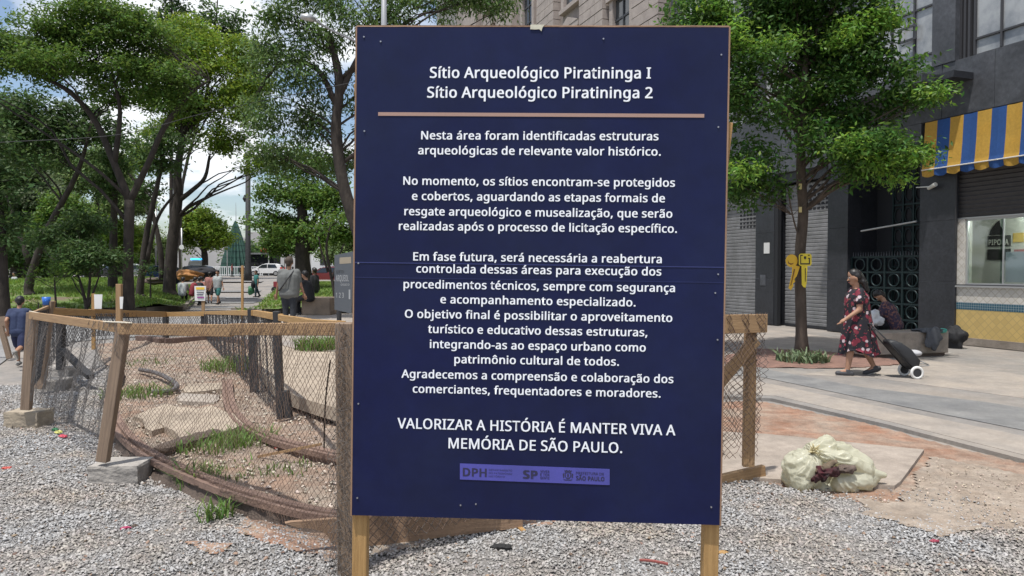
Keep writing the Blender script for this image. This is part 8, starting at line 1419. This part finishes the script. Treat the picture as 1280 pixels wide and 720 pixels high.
# far walkers
def far_person(label, px, py, Y, **k):
    v = P(px, py, Y); v.z = float(tz(v.x, v.y))
    k.setdefault('vox', .03); k.setdefault('face', False); return person(label, v, **k)
M_TEAL = mat('teal_cloth', (.04, .17, .16), .9); M_BLK = mat('black_clothes', (.02, .02, .024), .9); M_GREYC = mat('pale_grey_cloth', (.36, .38, .38), .9); M_PINK = mat('rose_cloth', (.35, .16, .14), .9); M_RED = mat('red_cloth', (.22, .03, .04), .9)
far_person('walker in a black dress on the path, left of the pair', 262.5, 379, 35, rz=.3, height=1.55, thigh=(18, -12), knee=(5, 12), top=M_PINK, bottom=M_BLK, shorts=True)
far_person('walker in grey shirt and teal shorts on the path, right of the pair', 272.5, 381, 34, rz=PI-.2, height=1.62, thigh=(14, -14), knee=(5, 10), top=M_GREYC, bottom=M_TEAL, shorts=True, build_=1.15, abd=(16, 22))
tw = far_person('walker in a teal shirt carrying a green bag along the path', 320.5, 370, 43, rz=2.4, height=1.6, thigh=(10, -12), knee=(5, 12), top=M_TEAL, bottom=mat('dark_teal_trousers', (.015, .035, .045), .9), abd=(10, 24))
cloth_lump('green_carrier_bag', P(314, 363, 43), .22, (.8, .5, 1.1), mat('green_plastic', (.03, .16, .12), .6), 'green carrier bag in the hand of the teal walker', 'bag', 8, sub=3)
cloth_lump('black_shoulder_bag', P(316.5, 355, 42.9), .2, (.6, .5, 1.1), M_BLK, 'black shoulder bag on the teal walker', 'bag', 9, sub=3)
far_person('dark standing figure leaning by the stout tree trunk', 393.5, 380, 28, rz=1.2, height=1.7, thigh=(4, -4), top=M_BLK, bottom=M_BLK, sleeve=1.8, skin=SKIN2)
sb = G(395, 392, .25); sb.z = .29
person('person in dark clothes seated on the low block beside the man in grey', P(386, 396, 21.5)*1 if False else Vector((P(387, 390, 21).x, 21, .3)), math.radians(75), 1.65, lean=12, thigh=(75, 80), knee=(75, 80), sh=(50, 55), elbow=(25, 20), pelvis_z=.55, top=M_BLK, bottom=M_BLK, sleeve=.5, vox=.025, face=False)
b = MB(); c = P(397, 385, 21.3); b.box(c.x-.42, c.x+.42, 21.1, 21.9, .28, .80); tag(b.build('stone_seat', mat('tan_stone', (.30, .23, .17), .9, var=.3, vscale=3, bump=.3), bevel=.02), 'tan stone seat block at the edge of the right lawn', 'seat')
for i, (px, py, Y, m1, m2, lab) in enumerate([(240, 382, 33, M_RED, M_BLK, 'person in dark red seated on the lawn edge behind the poster'), (247, 378, 34, M_BLK, M_BLK, 'person in black seated behind the dark red one'), (228, 383, 33, M_GREYC, M_BLK, 'small figure seated on the grass at the left of the group'), (253, 376, 36, M_PINK, M_BLK, 'person in rose shirt seated nearest the walkers')]):
    v = P(px, py, Y); v.z = .08
    person(lab, v, -.8+.5*i, 1.6, lean=14, thigh=(70, 76), knee=(75, 80), sh=(40, 45), elbow=(50, 40), pelvis_z=.5, top=m1, bottom=m2, vox=.03, face=False, sleeve=1.2)
for px, py, Y, m1, lab, hh in ((290, 346, 82, M_RED, 'distant figure in red clothes by the white railing', 1.5), (300, 346, 82, M_BLK, 'distant dark figure right of the red clothed one', 1.3), (303.5, 346, 82, M_RED, 'distant figure in red and black beside the lamp post', 1.3), (354.5, 350, 62, mat('blue_cloth', (.15, .2, .3), .9), 'distant figure in blue beside the white car', 1.4), (366, 350, 60, M_BLK, 'distant dark figure between the car and the stout tree', 1.6), (18, 350, 40, M_GREYC, 'distant figure in pale shirt far left in the park', 1.5)):
    far_person(lab, px, py, Y, rz=1.0+px*.1, height=hh, thigh=(6, -6), top=m1, bottom=M_BLK, vox=.04)
# stroller-like cart near the lawn tip, tarpaulin bundle and bags on the left lawn
ct = thing('handcart', 'small red and dark cart standing at the tip of the right lawn', 'cart', gl(349, 358, 50))
c = ct.location; b = MB(); b.box(c.x-.35, c.x+.35, c.y-.2, c.y+.2, c.z+.35, c.z+.75); b.build('box', M_RED, ct, bevel=.03)
for s in (-.28, .28): b = MB(); b.tube([c+Vector((s, -.25, .2)), c+Vector((s, -.18, .2))], .2, 14); b.build('wheel', MATS['tyre'], ct)
b = MB(); b.tube([c+Vector((.35, 0, .7)), c+Vector((.6, 0, 1.05))], .025, 5); b.build('handle', M_ALU, ct)
cloth_lump('orange_tarpaulin', P(233, 344, 38), .42, (1.7, 1.0, .6), mat('orange_canvas', (.42, .20, .07), .85, bump=.4, bscale=6), 'orange brown tarpaulin bundle heaped at the lawn edge', 'tarpaulin', 11)
cloth_lump('dark_bundle', P(213, 348, 38), .4, (1.3, 1, .6), G_NAVY, 'navy bundle of belongings left of the orange tarpaulin', 'bundle', 12)
cloth_lump('dark_bundle', P(198, 351, 38), .5, (1.5, 1, .35), MATS['dark_soil'], 'brown heap of belongings at the foot of the thick path tree', 'bundle', 13)
cloth_lump('black_tarpaulin', P(252, 341, 42), .5, (1.7, 1.0, .6), M_BLK, 'black tarpaulin heap behind the orange one', 'tarpaulin', 14)
# left edge: timber bit of another barrier by the child
ob = thing('timber_barrier', 'brown timber barrier end at the far left edge', 'barrier', P(0, 445, 12.5)); b = MB(); b.beam(P(-60, 408, 13), P(16, 402, 13), .05, .22); b.build('rail', M_WOODD, ob)
b = MB(); b.beam(P(12, 448, 12.9), P(1, 408, 12.9), .09, .05, up=(0, 1, 0)); b.build('post', M_WOODD, ob)

# ------------------------------------------------------------------ RUBBISH BAG
def plastic():
    m = bpy.data.materials.new('pale_yellow_plastic'); m.use_nodes = True; n = m.node_tree.nodes; l = m.node_tree.links; p = n['Principled BSDF']
    p.inputs['Base Color'].default_value = (.7, .68, .5, 1); p.inputs['Roughness'].default_value = .28; t = n.new('ShaderNodeTexCoord'); z = n.new('ShaderNodeTexNoise'); z.inputs['Scale'].default_value = 9; z.inputs['Detail'].default_value = 7; z.inputs['Distortion'].default_value = 1.2; l.new(t.outputs['Object'], z.inputs['Vector'])
    bp = n.new('ShaderNodeBump'); bp.inputs['Strength'].default_value = .4; bp.inputs['Distance'].default_value = .02; l.new(z.outputs[0], bp.inputs['Height']); l.new(bp.outputs[0], p.inputs['Normal'])
    z2 = n.new('ShaderNodeTexNoise'); z2.inputs['Scale'].default_value = 5; l.new(t.outputs['Object'], z2.inputs['Vector']); mm = n.new('ShaderNodeMix'); mm.data_type = 'RGBA'; mm.inputs[6].default_value = (.72, .70, .55, 1); mm.inputs[7].default_value = (.58, .58, .47, 1); l.new(z2.outputs[0], mm.inputs[0]); l.new(mm.outputs[2], p.inputs[0])
    tr = n.new('ShaderNodeBsdfTranslucent'); tr.inputs[0].default_value = (.82, .78, .60, 1); ms = n.new('ShaderNodeMixShader'); p.inputs['Roughness'].default_value = .22; ms.inputs[0].default_value = .4; l.new(p.outputs[0], ms.inputs[1]); l.new(tr.outputs[0], ms.inputs[2]); l.new(ms.outputs[0], n['Material Output'].inputs[0]); return m
MPL = plastic()
YB = 5.25; bag = thing('rubbish_bag', 'torn pale yellow plastic rubbish bag spilling dark red cloth on the gravel', 'rubbish bag', G(1040, 616, .01))
def BP(px, py, d=0.0): return P(px, py, YB+d)
def px2(m): return m*YB/900.0
knot = BP(1016, 563, -.05)
def crumple(nm, prims, seed, m=MPL, vox=.0065, creases=None, amp=.014):
    def shp(v):
        w_ = v+bag.location
        r = w_-knot; L_ = r.length; a = math.atan2(r.z, r.x)
        if creases:
            wb = mnoise.noise(w_*5)*.5
            k = 1.5*abs(mnoise.noise(Vector((a*2.6+wb, L_*5, seed))))+1.1*abs(mnoise.noise(Vector((a*6.5+wb*2, L_*9, seed+4))))+.35*abs(mnoise.noise(w_*16))+.2*abs(mnoise.noise(Vector((w_.x*50, w_.z*22, w_.y*40))))-.45
        else: k = abs(mnoise.noise(w_*12+Vector((seed, 0, 0))))*1.8+abs(mnoise.noise(w_*30))-.6
        dirv = (w_-cc).normalized(); v = v+dirv*(-amp*1.6*k)
        if creases:
            f_ = math.exp(-L_/.22)
            v = v+dirv*(.014*math.sin(a*13+math.sin(a*3)*2)*f_*min(1, L_/.03))
        return v
    cc = sum(((Vector(p[0])+Vector(p[2]))/2 for p in prims), Vector())/len(prims)
    o = blob(nm, [(Vector(p[0])-bag.location, p[1], Vector(p[2])-bag.location, p[3]) for p in prims], vox, m, bag, 2, shape=shp); return o
# left lobe with knot, upper right lobe, lower right lobe: separate swollen folds of the bag
crumple('bag_skin', [(BP(1003, 585), px2(25), BP(996, 592, .05), px2(22)), (BP(1014, 576, .05), px2(17), BP(1000, 600, -.05), px2(16)), (BP(988, 588, .02), px2(13), BP(992, 606, .02), px2(9)), (BP(1018, 602, .08), px2(20), BP(1050, 606, .10), px2(18)),
    (BP(1025, 612, .0), px2(11), BP(1062, 613, .0), px2(11)), (BP(1050, 604, -.06), px2(12), BP(1078, 600, -.02), px2(14)), (BP(1082, 603, .0), px2(12), BP(1092, 596, .02), px2(9)), (BP(1045, 595, .18), px2(24), BP(1080, 590, .15), px2(15)),
    (BP(1012, 566, .02), px2(10), BP(1032, 558, .05), px2(14)), (BP(1035, 557, .08), px2(13), BP(1055, 566, .08), px2(13)), (BP(1058, 566, .08), px2(12), BP(1082, 581, .04), px2(10)), (BP(1030, 568, -.04), px2(9), BP(1058, 574, -.05), px2(10)), (BP(1058, 574, -.05), px2(10), BP(1084, 588, -.02), px2(9)), (BP(1086, 590, -.0), px2(7), BP(1104, 594, .0), px2(4))], 3, creases=True)
b = MB()
for k in range(11):
    q = 2*PI*k/11+.2; r_ = .035+.02*math.sin(k*2.3); b.tube([knot, knot+Vector((math.cos(q)*r_*.5, -.03, math.sin(q)*r_*.5+.01)), knot+Vector((math.cos(q)*r_, -.035, math.sin(q)*r_*.9+.02))], [.012, .008, .002], 5)
b.ball(knot, .022, 8, 6); b.build('knot', mat('yellowed_plastic', (.58, .50, .28), .35, trans=.2), bag, smooth=True)
MRC = mat('dark_red_cloth', (.075, .010, .016), .9, vscale=14, col2=(.03, .02, .02), bump=.6, bscale=30); MBC = mat('brown_black_cloth', (.05, .035, .03), .9, vscale=14, col2=(.15, .11, .09))
crumple('spilled_cloth', [(BP(1014, 600, -.12), px2(4), BP(1030, 590, -.13), px2(9)), (BP(1030, 592, -.12), px2(8), BP(1042, 589, -.12), px2(7))], 5, m=MRC, vox=.005, amp=.022)
crumple('spilled_cloth', [(BP(1020, 590, -.13), px2(3), BP(1036, 582, -.13), px2(4)), (BP(1036, 582, -.13), px2(4), BP(1046, 576, -.12), px2(2.5))], 6, m=mat('khaki_cloth', (.16, .12, .08), .9, var=.4, vscale=20), vox=.005, amp=.012)
crumple('spilled_cloth', [(BP(1046, 586, -.12), px2(5), BP(1064, 587, -.11), px2(5))], 8, m=MBC, vox=.005, amp=.02)
